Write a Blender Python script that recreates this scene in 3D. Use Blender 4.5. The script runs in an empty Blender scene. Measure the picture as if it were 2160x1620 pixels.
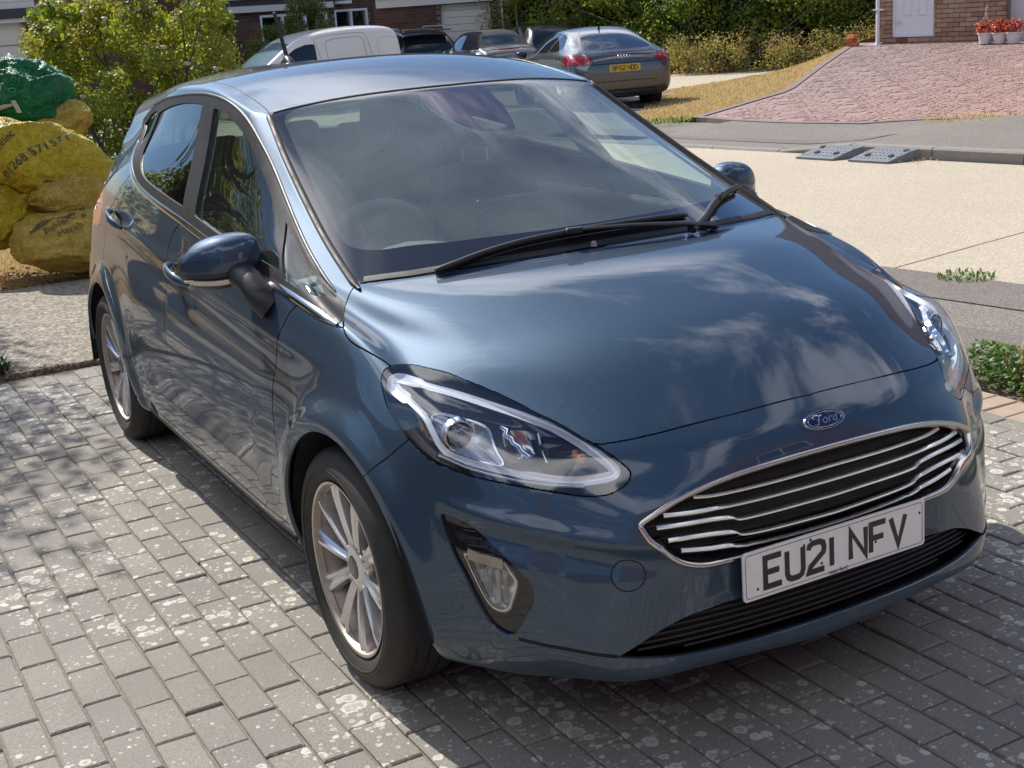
import bpy, bmesh, math, random
import numpy as np
from mathutils import Vector, Matrix
SC = bpy.context.scene
COL = SC.collection
RAD = math.radians
random.seed(7)
rng = np.random.default_rng(7)

# ------------------------------------------------------------------ camera, sky, sun, exposure
FWD = Vector((-0.84959127, 0.45112558, -0.27327711)).normalized()
RGT = Vector((0.48468638, 0.87210498, -0.06717158)).normalized()
UPV = RGT.cross(FWD).normalized()
cam_d = bpy.data.cameras.new('camera')
cam = bpy.data.objects.new('camera', cam_d)
COL.objects.link(cam)
cam_d.sensor_fit = 'HORIZONTAL'
cam_d.sensor_width = 36.0
cam_d.lens = 36.0 * 2798.77 / 2160.0
cam_d.clip_start = 0.05
cam_d.clip_end = 3000
cam.matrix_world = Matrix(((RGT.x, UPV.x, -FWD.x, 2.85637), (RGT.y, UPV.y, -FWD.y, -1.86371),
                           (RGT.z, UPV.z, -FWD.z, 1.59410), (0, 0, 0, 1)))
SC.camera = cam

SUN_DIR = Vector((-1.0, -0.17, 1.0)).normalized()      # from the ground towards the sun
SUN_EL = math.asin(SUN_DIR.z)
SUN_AZ = math.atan2(SUN_DIR.x, SUN_DIR.y)              # sky texture: clockwise from +y
world = bpy.data.worlds.new('World')
SC.world = world
world.use_nodes = True
wn, wl = world.node_tree.nodes, world.node_tree.links
wn.clear()
def W(t, **k):
    n = wn.new(t)
    for a, b in k.items(): setattr(n, a, b)
    return n
sky = W('ShaderNodeTexSky', sky_type='NISHITA', sun_disc=False)
sky.sun_elevation = SUN_EL
sky.sun_rotation = SUN_AZ
sky.altitude = 50; sky.air_density = 1.0; sky.dust_density = .45; sky.ozone_density = 3.2
tc = W('ShaderNodeTexCoord')
sep = W('ShaderNodeSeparateXYZ'); wl.new(tc.outputs['Generated'], sep.inputs[0])
zc = W('ShaderNodeMath', operation='MAXIMUM'); zc.inputs[1].default_value = 0.06; wl.new(sep.outputs[2], zc.inputs[0])
zo = W('ShaderNodeMath', operation='ADD'); zo.inputs[1].default_value = 0.12; wl.new(zc.outputs[0], zo.inputs[0])
dx = W('ShaderNodeMath', operation='DIVIDE'); wl.new(sep.outputs[0], dx.inputs[0]); wl.new(zo.outputs[0], dx.inputs[1])
dy = W('ShaderNodeMath', operation='DIVIDE'); wl.new(sep.outputs[1], dy.inputs[0]); wl.new(zo.outputs[0], dy.inputs[1])
cmb = W('ShaderNodeCombineXYZ'); wl.new(dx.outputs[0], cmb.inputs[0]); wl.new(dy.outputs[0], cmb.inputs[1])
mp = W('ShaderNodeMapping'); mp.inputs['Scale'].default_value = (0.55, 0.85, 1); mp.inputs['Location'].default_value = (0.35, 0.1, 0.0)
mp.inputs['Rotation'].default_value = (0, 0, 0.5)
wl.new(cmb.outputs[0], mp.inputs[0])
nz = W('ShaderNodeTexNoise'); nz.inputs['Scale'].default_value = 1.55; nz.inputs['Detail'].default_value = 9
nz.inputs['Roughness'].default_value = 0.58; nz.inputs['Distortion'].default_value = 0.35
wl.new(mp.outputs[0], nz.inputs[0])
cr = W('ShaderNodeValToRGB'); cr.color_ramp.elements[0].position = 0.47; cr.color_ramp.elements[1].position = 0.575
cr.color_ramp.interpolation = 'EASE'
wl.new(nz.outputs[0], cr.inputs[0])
nz2 = W('ShaderNodeTexNoise'); nz2.inputs['Scale'].default_value = 3.5; nz2.inputs['Detail'].default_value = 6
wl.new(mp.outputs[0], nz2.inputs[0])
cc = W('ShaderNodeValToRGB')
cc.color_ramp.elements[0].position = 0.3; cc.color_ramp.elements[0].color = (15.0, 15.8, 18.5, 1)
cc.color_ramp.elements[1].position = 0.75; cc.color_ramp.elements[1].color = (27.0, 27.0, 28.0, 1)
wl.new(nz2.outputs[0], cc.inputs[0])
# clouds gather above about 25 degrees; the sky is clear lower down, with a few thin streaks
el = W('ShaderNodeValToRGB'); el.color_ramp.elements[0].position = 0.36; el.color_ramp.elements[0].color = (.03, .03, .03, 1); el.color_ramp.elements[1].position = 0.52
wl.new(sep.outputs[2], el.inputs[0])
cm = W('ShaderNodeMath', operation='MULTIPLY'); wl.new(cr.outputs[0], cm.inputs[0]); wl.new(el.outputs[0], cm.inputs[1])
tint = W('ShaderNodeMix', data_type='RGBA', blend_type='MULTIPLY'); tint.inputs['Factor'].default_value = 1.0; tint.inputs['B'].default_value = (.78, .97, 1.20, 1)
wl.new(sky.outputs[0], tint.inputs['A'])
sd = W('ShaderNodeVectorMath', operation='DOT_PRODUCT'); wl.new(tc.outputs['Generated'], sd.inputs[0]); sd.inputs[1].default_value = tuple(SUN_DIR)
sd0 = W('ShaderNodeMath', operation='MAXIMUM'); sd0.inputs[1].default_value = 0; wl.new(sd.outputs['Value'], sd0.inputs[0])
sd1 = W('ShaderNodeMath', operation='POWER'); sd1.inputs[1].default_value = 4.0; wl.new(sd0.outputs[0], sd1.inputs[0])
sd2 = W('ShaderNodeMath', operation='MULTIPLY_ADD'); sd2.inputs[1].default_value = .35; sd2.inputs[2].default_value = .85; wl.new(sd1.outputs[0], sd2.inputs[0])
csc = W('ShaderNodeVectorMath', operation='SCALE'); wl.new(cc.outputs[0], csc.inputs[0]); wl.new(sd2.outputs[0], csc.inputs['Scale'])
mixc = W('ShaderNodeMix', data_type='RGBA')
wl.new(cm.outputs[0], mixc.inputs['Factor']); wl.new(tint.outputs['Result'], mixc.inputs['A']); wl.new(csc.outputs[0], mixc.inputs['B'])
bg = W('ShaderNodeBackground'); bg.inputs['Strength'].default_value = 0.078
wl.new(mixc.outputs['Result'], bg.inputs[0])
wo = W('ShaderNodeOutputWorld'); wl.new(bg.outputs[0], wo.inputs[0])

sun_d = bpy.data.lights.new('sun', 'SUN')
sun_d.energy = 4.9; sun_d.angle = RAD(0.53); sun_d.color = (1.0, 0.955, 0.89)
sun = bpy.data.objects.new('sun', sun_d); COL.objects.link(sun)
sun.rotation_euler = SUN_DIR.to_track_quat('Z', 'Y').to_euler()
sun.location = (0, 0, 20)
SC.view_settings.view_transform = 'Standard'
SC.view_settings.look = 'None'
SC.view_settings.exposure = 0.2
SC.view_settings.gamma = 1.0
SC.view_settings.use_curve_mapping = False
SC.cycles.max_bounces = 8
SC.cycles.transparent_max_bounces = 16
SC.cycles.caustics_reflective = False
SC.cycles.caustics_refractive = False
SC.cycles.sample_clamp_indirect = 6.0

# ------------------------------------------------------------------ helpers
def mesh_obj(name, verts, faces, mat=None, parent=None, smooth=False, normals=None):
    me = bpy.data.meshes.new(name)
    me.from_pydata([tuple(map(float, v)) for v in verts], [], [tuple(map(int, f)) for f in faces])
    if isinstance(mat, Mat): mat = mat.m
    if mat is not None: me.materials.append(mat)
    me.update()
    if smooth: me.polygons.foreach_set('use_smooth', [True] * len(me.polygons))
    if normals is not None: me.normals_split_custom_set_from_vertices([tuple(map(float, n)) for n in normals])
    o = bpy.data.objects.new(name, me)
    COL.objects.link(o)
    if parent is not None: o.parent = parent
    return o
def tag(o, label=None, cat=None, group=None, kind=None):
    if label: o['label'] = label
    if cat: o['category'] = cat
    if group: o['group'] = group
    if kind: o['kind'] = kind
    return o
def empty(name, loc=(0, 0, 0), rz=0.0, label=None, cat=None, group=None):
    o = bpy.data.objects.new(name, None); COL.objects.link(o)
    o.location = loc; o.rotation_euler = (0, 0, rz); o.empty_display_size = 0.2
    return tag(o, label, cat, group)
def copy_tree(o, parent=None, mat=None):
    c = o.copy(); COL.objects.link(c); c.parent = parent
    for ch in list(o.children): copy_tree(ch, c)
    return c
class MB:
    """collects simple solids into one mesh"""
    def __init__(s): s.v = []; s.f = []
    def add(s, vs, fs):
        b = len(s.v); s.v += [tuple(v) for v in vs]; s.f += [tuple(b + i for i in f) for f in fs]; return s
    def box(s, x0, x1, y0, y1, z0, z1, M=None):
        vs = [Vector(p) for p in ((x0,y0,z0),(x1,y0,z0),(x1,y1,z0),(x0,y1,z0),(x0,y0,z1),(x1,y0,z1),(x1,y1,z1),(x0,y1,z1))]
        if M is not None: vs = [M @ v for v in vs]
        return s.add(vs, [(3,2,1,0),(4,5,6,7),(0,1,5,4),(1,2,6,5),(2,3,7,6),(3,0,4,7)])
    def tube(s, pts, r, n=8, caps=True, closed=False, up=None):
        pts = [Vector(p) for p in pts]; N = len(pts)
        rs = r if hasattr(r, '__len__') else [r] * N
        b = len(s.v); prev = None
        for i, p in enumerate(pts):
            if closed: t = (pts[(i + 1) % N] - pts[i - 1]).normalized()
            else: t = (pts[min(i + 1, N - 1)] - pts[max(i - 1, 0)]).normalized()
            if prev is None:
                a = t.cross(Vector((0, 0, 1)))
                if a.length < 1e-3: a = t.cross(Vector((1, 0, 0)))
            else: a = prev - t * prev.dot(t)
            a.normalize(); prev = a; c = t.cross(a)
            for k in range(n):
                q = 2 * math.pi * k / n
                s.v.append(tuple(p + (a * math.cos(q) + c * math.sin(q)) * rs[i]))
        for i in range(N if closed else N - 1):
            j = (i + 1) % N
            for k in range(n):
                l = (k + 1) % n
                s.f.append((b + i*n + k, b + j*n + k, b + j*n + l, b + i*n + l))
        if caps and not closed:
            s.f.append(tuple(b + k for k in range(n))); s.f.append(tuple(b + (N-1)*n + k for k in reversed(range(n))))
        return s
    def lathe(s, prof, n=48, M=None, close=False):
        """prof: (radius, height) along local z"""
        b = len(s.v); m = len(prof)
        for r, h in prof:
            for k in range(n):
                q = 2*math.pi*k/n; v = Vector((r*math.cos(q), r*math.sin(q), h))
                s.v.append(tuple(M @ v if M is not None else v))
        for i in range(m if close else m - 1):
            j = (i + 1) % m
            for k in range(n):
                l = (k + 1) % n
                s.f.append((b + i*n + k, b + i*n + l, b + j*n + l, b + j*n + k))
        return s
    def prism(s, poly, z0, z1, M=None):
        """poly: list of (x, y), extruded z0..z1"""
        n = len(poly)
        vs = [Vector((x, y, z0)) for x, y in poly] + [Vector((x, y, z1)) for x, y in poly]
        if M is not None: vs = [M @ v for v in vs]
        return s.add(vs, [tuple(reversed(range(n))), tuple(range(n, 2*n))] + [(i, (i+1) % n, n + (i+1) % n, n + i) for i in range(n)])
    def build(s, name, mat=None, parent=None, smooth=False, bevel=0.0, seg=1):
        o = mesh_obj(name, s.v, s.f, mat, parent, smooth)
        if bevel:
            m = o.modifiers.new('bevel', 'BEVEL'); m.width = bevel; m.segments = seg; m.limit_method = 'ANGLE'; m.angle_limit = RAD(35)
            if smooth: m.harden_normals = True
        return o
def smooth_angle(o, deg=35):
    me = o.data
    me.polygons.foreach_set('use_smooth', [True] * len(me.polygons))
    try: me.set_sharp_from_angle(angle=RAD(deg))
    except Exception: pass
    return o

# ------------------------------------------------------------------ material helpers
class Mat:
    def __init__(s, name):
        s.m = bpy.data.materials.new(name); s.m.use_nodes = True
        s.n = s.m.node_tree.nodes; s.l = s.m.node_tree.links; s.n.clear()
        s.out = s.n.new('ShaderNodeOutputMaterial')
    def N(s, t, ins=None, **k):
        n = s.n.new(t)
        for a, b in k.items(): setattr(n, a, b)
        for a, b in (ins or {}).items():
            if isinstance(b, bpy.types.NodeSocket): s.l.new(b, n.inputs[a])
            else: n.inputs[a].default_value = b
        return n
    def coord(s, scale=(1, 1, 1), kind='Object'):
        t = s.N('ShaderNodeTexCoord')
        return s.N('ShaderNodeMapping', {'Vector': t.outputs[kind], 'Scale': scale}).outputs[0]
    def noise(s, vec, scale, detail=4, rough=0.55, dist=0.0):
        return s.N('ShaderNodeTexNoise', {'Vector': vec, 'Scale': scale, 'Detail': detail, 'Roughness': rough, 'Distortion': dist}).outputs[0]
    def ramp(s, fac, stops, interp='LINEAR'):
        r = s.N('ShaderNodeValToRGB', {'Fac': fac}); e = r.color_ramp.elements; r.color_ramp.interpolation = interp
        while len(e) < len(stops): e.new(0.5)
        for i, (p, c) in enumerate(stops):
            e[i].position = p; e[i].color = (c, c, c, 1) if not hasattr(c, '__len__') else (*c[:3], 1)
        return r.outputs[0]
    def mix(s, f, a, b, blend='MIX'):
        n = s.N('ShaderNodeMix', data_type='RGBA', blend_type=blend)
        for key, v in (('Factor', f), ('A', a), ('B', b)):
            if isinstance(v, bpy.types.NodeSocket): s.l.new(v, n.inputs[key])
            else: n.inputs[key].default_value = v if key == 'Factor' else ((*v[:3], 1) if hasattr(v, '__len__') else (v, v, v, 1))
        return n.outputs['Result']
    def math(s, op, a, b=0.0, clamp=False):
        n = s.N('ShaderNodeMath', operation=op, use_clamp=clamp)
        for i, v in enumerate((a, b)):
            if isinstance(v, bpy.types.NodeSocket): s.l.new(v, n.inputs[i])
            else: n.inputs[i].default_value = v
        return n.outputs[0]
    def bump(s, h, strength=0.3, dist=0.01):
        return s.N('ShaderNodeBump', {'Height': h, 'Strength': strength, 'Distance': dist}).outputs[0]
    def bsdf(s, **k):
        n = s.N('ShaderNodeBsdfPrincipled')
        names = {'col': 'Base Color', 'rough': 'Roughness', 'metal': 'Metallic', 'normal': 'Normal', 'coat': 'Coat Weight',
                 'coatr': 'Coat Roughness', 'ior': 'IOR', 'spec': 'Specular IOR Level', 'trans': 'Transmission Weight', 'coatn': 'Coat Normal',
                 'alpha': 'Alpha', 'sub': 'Subsurface Weight', 'sheen': 'Sheen Weight'}
        for a, v in k.items():
            i = n.inputs[names[a]]
            if isinstance(v, bpy.types.NodeSocket): s.l.new(v, i)
            elif a == 'col': i.default_value = (*v[:3], 1)
            else: i.default_value = v
        s.l.new(n.outputs[0], s.out.inputs[0]); s.b = n
        return s.m
def simple(name, col, rough=0.5, metal=0.0, var=0.12, scale=8.0, bump=0.0, bscale=60.0, **k):
    """plain paint / plastic / metal with a little procedural unevenness"""
    m = Mat(name); v = m.coord()
    n = m.noise(v, scale, 5)
    c = m.mix(n, tuple(x*(1-var) for x in col), tuple(min(1, x*(1+var)) for x in col))
    r = m.ramp(m.noise(v, scale*2.3, 4), [(0.3, max(0.02, rough*0.8)), (0.7, min(1, rough*1.2))])
    kw = dict(col=c, rough=r, metal=metal, **k)
    if bump: kw['normal'] = m.bump(m.noise(v, bscale, 4), bump, 0.004)
    return m.bsdf(**kw)
def thin_glass(name, tint=(0.8, 0.86, 0.84), rough=0.0, extra=0.0, ior=1.5, dust_haze=0.0):
    m = Mat(name)
    # Schlick reflectance, the same from either side of the pane; both faces reflect
    g_ = m.N('ShaderNodeNewGeometry'); dt = m.N('ShaderNodeVectorMath', {0: g_.outputs['Normal'], 1: g_.outputs['Incoming']}, operation='DOT_PRODUCT')
    q_ = m.math('SUBTRACT', 1.0, m.math('ABSOLUTE', dt.outputs['Value']), True)
    f2 = m.math('ADD', m.math('MULTIPLY', m.math('POWER', q_, 5.0), .93), .07, True)
    if extra: f2 = m.math('ADD', f2, extra, True)
    t = m.N('ShaderNodeBsdfTransparent', {'Color': (*tint, 1)})
    g = m.N('ShaderNodeBsdfAnisotropic', {'Color': (1, 1, 1, 1), 'Roughness': rough})
    mx = m.N('ShaderNodeMixShader', {0: f2, 1: t.outputs[0], 2: g.outputs[0]})
    if dust_haze:
        v = m.coord(); k = m.ramp(m.noise(v, 2.2, 6, .6, .4), [(.3, dust_haze*.4), (.75, dust_haze*1.5)])
        df = m.N('ShaderNodeBsdfDiffuse', {'Color': (.50, .58, .56, 1)}); m2 = m.N('ShaderNodeMixShader', {0: k, 1: mx.outputs[0], 2: df.outputs[0]}); mx = m2  # pale greenish diffuse layer: a dust film and painted haze together
    m.l.new(mx.outputs[0], m.out.inputs[0])
    return m.m
# ------------------------------------------------------------------ main car: body surface
# control points of the body surface, right half: (x, Y, z) in metres, Y = distance from the centre plane
SIDE = {
0: [(-2.9775,.6097,1.1143),(-3.15,.6315,.8239),(-3.1341,.6744,.7439),(-3.1852,.716,.502),(-3.165,.6989,.3415),(-3.1464,.6909,.2714),(-3.073,.6944,.2116),(-2.9653,.4977,.2233)],
1: [(-2.8609,.665,1.041),(-2.9607,.7465,.9208),(-2.9917,.7712,.6961),(-3.0048,.8094,.5203),(-2.9958,.7961,.3486),(-2.9444,.784,.254),(-2.9443,.7815,.1966),(-2.8717,.5915,.2085)],
2: [(-2.6574,.7052,1.0828),(-2.7621,.7743,.895),(-2.7485,.821,.7131),(-2.7518,.8541,.5149),(-2.759,.8503,.3535),(-2.7579,.8122,.2354),(-2.7216,.8203,.1983),(-2.7097,.6245,.2038)],
3: [(-2.3336,.7466,1.1035),(-2.3549,.7894,.9018),(-2.3514,.8426,.7147),(-2.3576,.8546,.5165),(-2.3566,.857,.3545),(-2.358,.8226,.235),(-2.3678,.8236,.1921),(-2.371,.6392,.2071)],
4: [(-1.9236,.7292,1.0998),(-1.8949,.7938,.9137),(-1.9083,.8449,.7202),(-1.908,.8592,.5182),(-1.9104,.855,.3495),(-1.9106,.8211,.2554),(-1.9082,.8145,.215),(-1.9074,.6674,.1981)],
5: [(-1.3952,.8024,1.0325),(-1.3962,.814,.9023),(-1.3975,.8603,.693),(-1.3982,.8641,.5186),(-1.3987,.8555,.348),(-1.3991,.8276,.2496),(-1.3999,.8156,.2079),(-1.4002,.6598,.2004)],
6: [(-.8584,.816,1.0033),(-.9056,.8219,.8685),(-.8878,.8655,.6856),(-.8929,.8666,.5323),(-.8919,.8568,.35),(-.8922,.8262,.2531),(-.8921,.8153,.2126),(-.8923,.6617,.1999)],
7: [(-.4094,.7924,.96),(-.4332,.8307,.8562),(-.4367,.8658,.6605),(-.4316,.8673,.4863),(-.4314,.8566,.3362),(-.432,.8261,.2457),(-.4317,.8142,.2007),(-.4311,.66,.2008)],
8: [(-.0738,.7748,.9104),(-.1253,.8231,.8358),(-.0595,.8627,.6356),(-.0861,.8677,.5158),(-.0827,.855,.3385),(-.0811,.8251,.2509),(-.0823,.8154,.2071),(-.0849,.6613,.2012)],
9: [(.0708,.7719,.883),(.1126,.8129,.774),(.1145,.8599,.6456),(.154,.8632,.4705),(.1611,.8544,.3373),(.1513,.8224,.2456),(.157,.8042,.2013),(.1664,.6513,.2074)],
10: [(.2249,.75,.7953),(.2564,.8104,.7387),(.2947,.8364,.6071),(.3055,.8515,.4584),(.339,.8382,.3029),(.3634,.8043,.2493),(.3466,.8118,.1952),(.3116,.6206,.198)],
11: [(.3893,.7624,.7929),(.4094,.7756,.7091),(.421,.7988,.5737),(.4428,.8094,.4593),(.4537,.8058,.3034),(.4414,.7736,.2269),(.4471,.7532,.1924),(.3766,.5633,.1941)],
12: [(.4826,.67,.7539),(.5599,.6881,.636),(.5889,.6966,.5587),(.6043,.7085,.4446),(.5964,.7078,.2852),(.5867,.6725,.2211),(.5637,.6624,.1879),(.4548,.5214,.1858)],
}
TOP = {
0: [(-3.1194,.4928,1.0484),(-3.1894,.4063,1.0546),(-3.2239,.2494,1.0335),(-3.2283,.1241,1.0434),(-3.2308,0,1.0392)],
1: [(-2.8613,.6206,1.138),(-2.8274,.5494,1.2167),(-2.8566,.5094,1.3224),(-2.9777,.2679,1.3671),(-2.9814,-0,1.3766)],
2: [(-2.6242,.6303,1.1391),(-2.5003,.545,1.2424),(-2.5151,.5505,1.3595),(-2.5466,.2696,1.4012),(-2.5519,0,1.4185)],
3: [(-2.2133,.6672,1.194),(-2.0976,.5653,1.3869),(-2.1392,.5605,1.3995),(-2.1481,.2863,1.4539),(-2.1737,-0,1.442)],
4: [(-1.8426,.6774,1.22),(-1.7795,.5856,1.3765),(-1.76,.576,1.4152),(-1.7337,.3026,1.4498),(-1.7402,-0,1.4577)],
5: [(-1.3932,.7142,1.2117),(-1.413,.5912,1.404),(-1.4585,.583,1.4148),(-1.3645,.303,1.4632),(-1.3787,-0,1.4771)],
6: [(-1.046,.7094,1.1491),(-1.0923,.6061,1.3425),(-1.0074,.5639,1.3361),(-.9384,.2962,1.3688),(-.9097,0,1.3747)],
7: [(-.5432,.7672,1.0474),(-.7472,.6378,1.1685),(-.6261,.645,1.1299),(-.4732,.3694,1.1876),(-.4608,0,1.2001)],
8: [(-.2093,.7743,.9085),(-.292,.7464,.9575),(-.1814,.6716,.9552),(.0023,.3899,.9767),(.0292,0,.9899)],
9: [(.0762,.753,.8718),(-.0629,.688,.8766),(.0703,.6513,.9162),(.1595,.379,.9721),(.2121,-0,.9735)],
10: [(.2067,.7097,.8041),(.1886,.6714,.8523),(.2664,.5659,.8616),(.3753,.3463,.9143),(.4194,-0,.9242)],
11: [(.3384,.6973,.7905),(.3153,.6342,.8174),(.4308,.5151,.843),(.547,.3476,.8556),(.5998,0,.8689)],
12: [(.6063,.5072,.706),(.6573,.4752,.7083),(.7125,.3788,.6926),(.7259,.2473,.7148),(.7446,0,.7231)],
}
FRONT = {
1: [(.5793,.6032,.6677),(.6293,.5304,.6525),(.6962,.439,.6403),(.7623,.2517,.696),(.7682,-0,.7001)],
2: [(.6478,.5849,.5595),(.7107,.5372,.5455),(.7817,.4511,.5856),(.8069,.2473,.5946),(.8162,0,.6023)],
3: [(.646,.5985,.4423),(.7056,.5432,.445),(.7671,.4464,.4326),(.8,.2502,.4354),(.8106,-0,.4352)],
4: [(.6703,.618,.2914),(.7348,.5712,.26),(.7696,.4582,.28),(.8027,.2525,.2816),(.8133,0,.2827)],
5: [(.65,.5926,.224),(.7347,.5408,.2234),(.7749,.4531,.2225),(.8036,.2543,.2448),(.8184,0,.2305)],
6: [(.6292,.5822,.1893),(.6909,.5186,.1846),(.7342,.4329,.1877),(.8086,.2722,.2117),(.8205,-0,.1808)],
7: [(.509,.4549,.193),(.5381,.4211,.1948),(.5714,.3421,.1914),(.5903,.2175,.2068),(.6087,-0,.1907)],
}
REAR = {
1: [(-3.1343,.5546,.8983),(-3.1651,.4775,.9072),(-3.1806,.3236,.9132),(-3.1935,.1678,.916),(-3.2024,0,.9185)],
2: [(-3.205,.6011,.7377),(-3.2212,.4963,.7318),(-3.2488,.3224,.7328),(-3.2517,.1556,.7339),(-3.2604,0,.7339)],
3: [(-3.1991,.6103,.5234),(-3.2285,.5164,.5197),(-3.2452,.3522,.5216),(-3.2688,.153,.5218),(-3.271,0,.522)],
4: [(-3.1948,.6013,.3645),(-3.2207,.5035,.3578),(-3.2438,.3297,.3597),(-3.2474,.1592,.3594),(-3.2563,0,.3594)],
5: [(-3.1612,.5824,.261),(-3.185,.491,.264),(-3.2056,.3133,.2633),(-3.2148,.158,.2636),(-3.221,-0,.2635)],
6: [(-3.1184,.6088,.209),(-3.1569,.5022,.2097),(-3.1796,.3202,.2096),(-3.186,.1763,.2097),(-3.1966,-0,.2097)],
7: [(-2.9689,.4253,.2194),(-2.9808,.3275,.2205),(-2.9893,.2493,.2202),(-3.0033,.1179,.2203),(-2.9986,0,.2204)],
}
for i_, d_ in ((2, .012), (3, .02), (4, .024), (5, .026), (6, .030), (7, .034), (8, .030), (9, .012)):   # keep the side glass flat
    p_ = TOP[i_][0]; TOP[i_][0] = (p_[0], p_[1]-d_, p_[2])
def fair(T, ks, i0, i1, comps, n=2, w=.5):
    for _ in range(n):
        for k in ks:
            old = {i: T[i][k] for i in range(i0-1, i1+2)}
            for i in range(i0, i1+1):
                a, b, c = old[i-1], old[i], old[i+1]; q = list(b); t = (b[0]-a[0])/(c[0]-a[0]) if abs(c[0]-a[0]) > 1e-6 else .5
                for m in comps: q[m] = b[m]+w*((a[m]+(c[m]-a[m])*t)-b[m])
                T[i][k] = tuple(q)
fair(SIDE, range(1, 7), 4, 8, (1, 2), 3, .55)
fair(SIDE, (0,), 4, 8, (1,), 2, .4)
fair(TOP, (0,), 4, 7, (1,), 2, .4)
def build_cage():
    pos, key2i, V = {}, {}, []
    def P(kind, a, b):
        if kind == 'S': return SIDE[a][b]
        if kind == 'T': return TOP[a][b-1]
        if kind == 'F': return FRONT[a][b-1]
        return REAR[a][b-1]
    def canon(kind, a, b):
        if kind == 'T' and b == 0: return ('S', a, 0)
        if kind == 'F':
            if a == 0: return canon('T', 12, b)
            if b == 0: return ('S', 12, a)
        if kind == 'R':
            if a == 0: return canon('T', 0, b)
            if b == 0: return ('S', 0, a)
        return (kind, a, b)
    def vid(kind, a, b, s):
        k = canon(kind, a, b); p = P(*k)
        if p[1] == 0: s = 1
        kk = k + (s,)
        if kk not in key2i:
            key2i[kk] = len(V); V.append((p[0], p[1]*s, p[2]))
        return key2i[kk]
    F, info = [], []
    for s in (-1, 1):
        def quad(kind, a, b, ids):
            F.append(ids if s > 0 else ids[::-1]); info.append((kind, a, b, s))
        for i in range(12):
            for j in range(7):
                quad('S', i, j, [vid('S',i,j,s), vid('S',i,j+1,s), vid('S',i+1,j+1,s), vid('S',i+1,j,s)])
            for k in range(5):
                quad('T', i, k, [vid('T',i,k,s), vid('T',i+1,k,s), vid('T',i+1,k+1,s), vid('T',i,k+1,s)])
        for r in range(7):
            for k in range(5):
                quad('F', r, k, [vid('F',r,k,s), vid('F',r+1,k,s), vid('F',r+1,k+1,s), vid('F',r,k+1,s)])
                quad('R', r, k, [vid('R',r,k,s), vid('R',r,k+1,s), vid('R',r+1,k+1,s), vid('R',r+1,k,s)])
    return np.array(V, float), F, info, key2i
CREASES = []   # (key a, key b, weight)
for i in range(3, 8): CREASES.append((('T',i,2),('T',i+1,2),.35))
for i in range(5, 8): CREASES.append((('T',i,3),('T',i+1,3),.45))
for i in (8, 9, 10, 11): CREASES.append((('T',i,3),('T',i+1,3),.25))
for k in range(2, 5): CREASES.append((('T',6,k),('T',6,k+1),.6)); CREASES.append((('T',8,k),('T',8,k+1),.75))
for k in range(1, 5): CREASES.append((('T',1,k),('T',1,k+1),.6))
for k in range(1, 5): CREASES.append((('F',5,k),('F',5,k+1),.4))
def limit_mesh(level=4, iters=0):
    V, F, info, ids = build_cage()
    target = V.copy()
    me = bpy.data.meshes.new('cage'); me.from_pydata(V.tolist(), [], F)
    ob = bpy.data.objects.new('cage', me); COL.objects.link(ob)
    cr = me.attributes.new('crease_edge', 'FLOAT', 'EDGE')
    ek = {tuple(sorted(e.vertices)): e.index for e in me.edges}
    for a, b, w in CREASES:
        for s in (-1, 1):
            def g(k):
                s2 = 1 if (k + (s,)) not in ids else s
                return ids[k + (s2,)]
            e = ek.get(tuple(sorted((g(a), g(b)))))
            if e is not None: cr.data[e].value = w
    md = ob.modifiers.new('s', 'SUBSURF'); md.levels = 1; md.render_levels = 1; md.use_limit_surface = True; md.quality = 4
    def ev():
        dg = bpy.context.evaluated_depsgraph_get()
        return ob.evaluated_get(dg)
    n = len(V); X = V.copy()
    for _ in range(iters):
        me.vertices.foreach_set('co', X.ravel()); me.update(); bpy.context.view_layer.update()
        e = ev(); m = e.to_mesh(); co = np.empty(len(m.vertices)*3); m.vertices.foreach_get('co', co); e.to_mesh_clear()
        X += 0.85 * (target - co.reshape(-1, 3)[:n])
    me.vertices.foreach_set('co', X.ravel()); md.levels = level; me.update(); bpy.context.view_layer.update()
    e = ev(); m = bpy.data.meshes.new_from_object(e)
    nv, nf = len(m.vertices), len(m.polygons)
    co = np.empty(nv*3); m.vertices.foreach_get('co', co)
    fv = np.empty(nf*4, int); m.polygons.foreach_get('vertices', fv)
    bpy.data.objects.remove(ob); bpy.data.meshes.remove(me); bpy.data.meshes.remove(m)
    per = 4**level
    finfo = np.repeat(np.arange(len(info)), per) if nf == len(info)*per else None
    return co.reshape(-1, 3), fv.reshape(-1, 4), info, finfo
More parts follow.
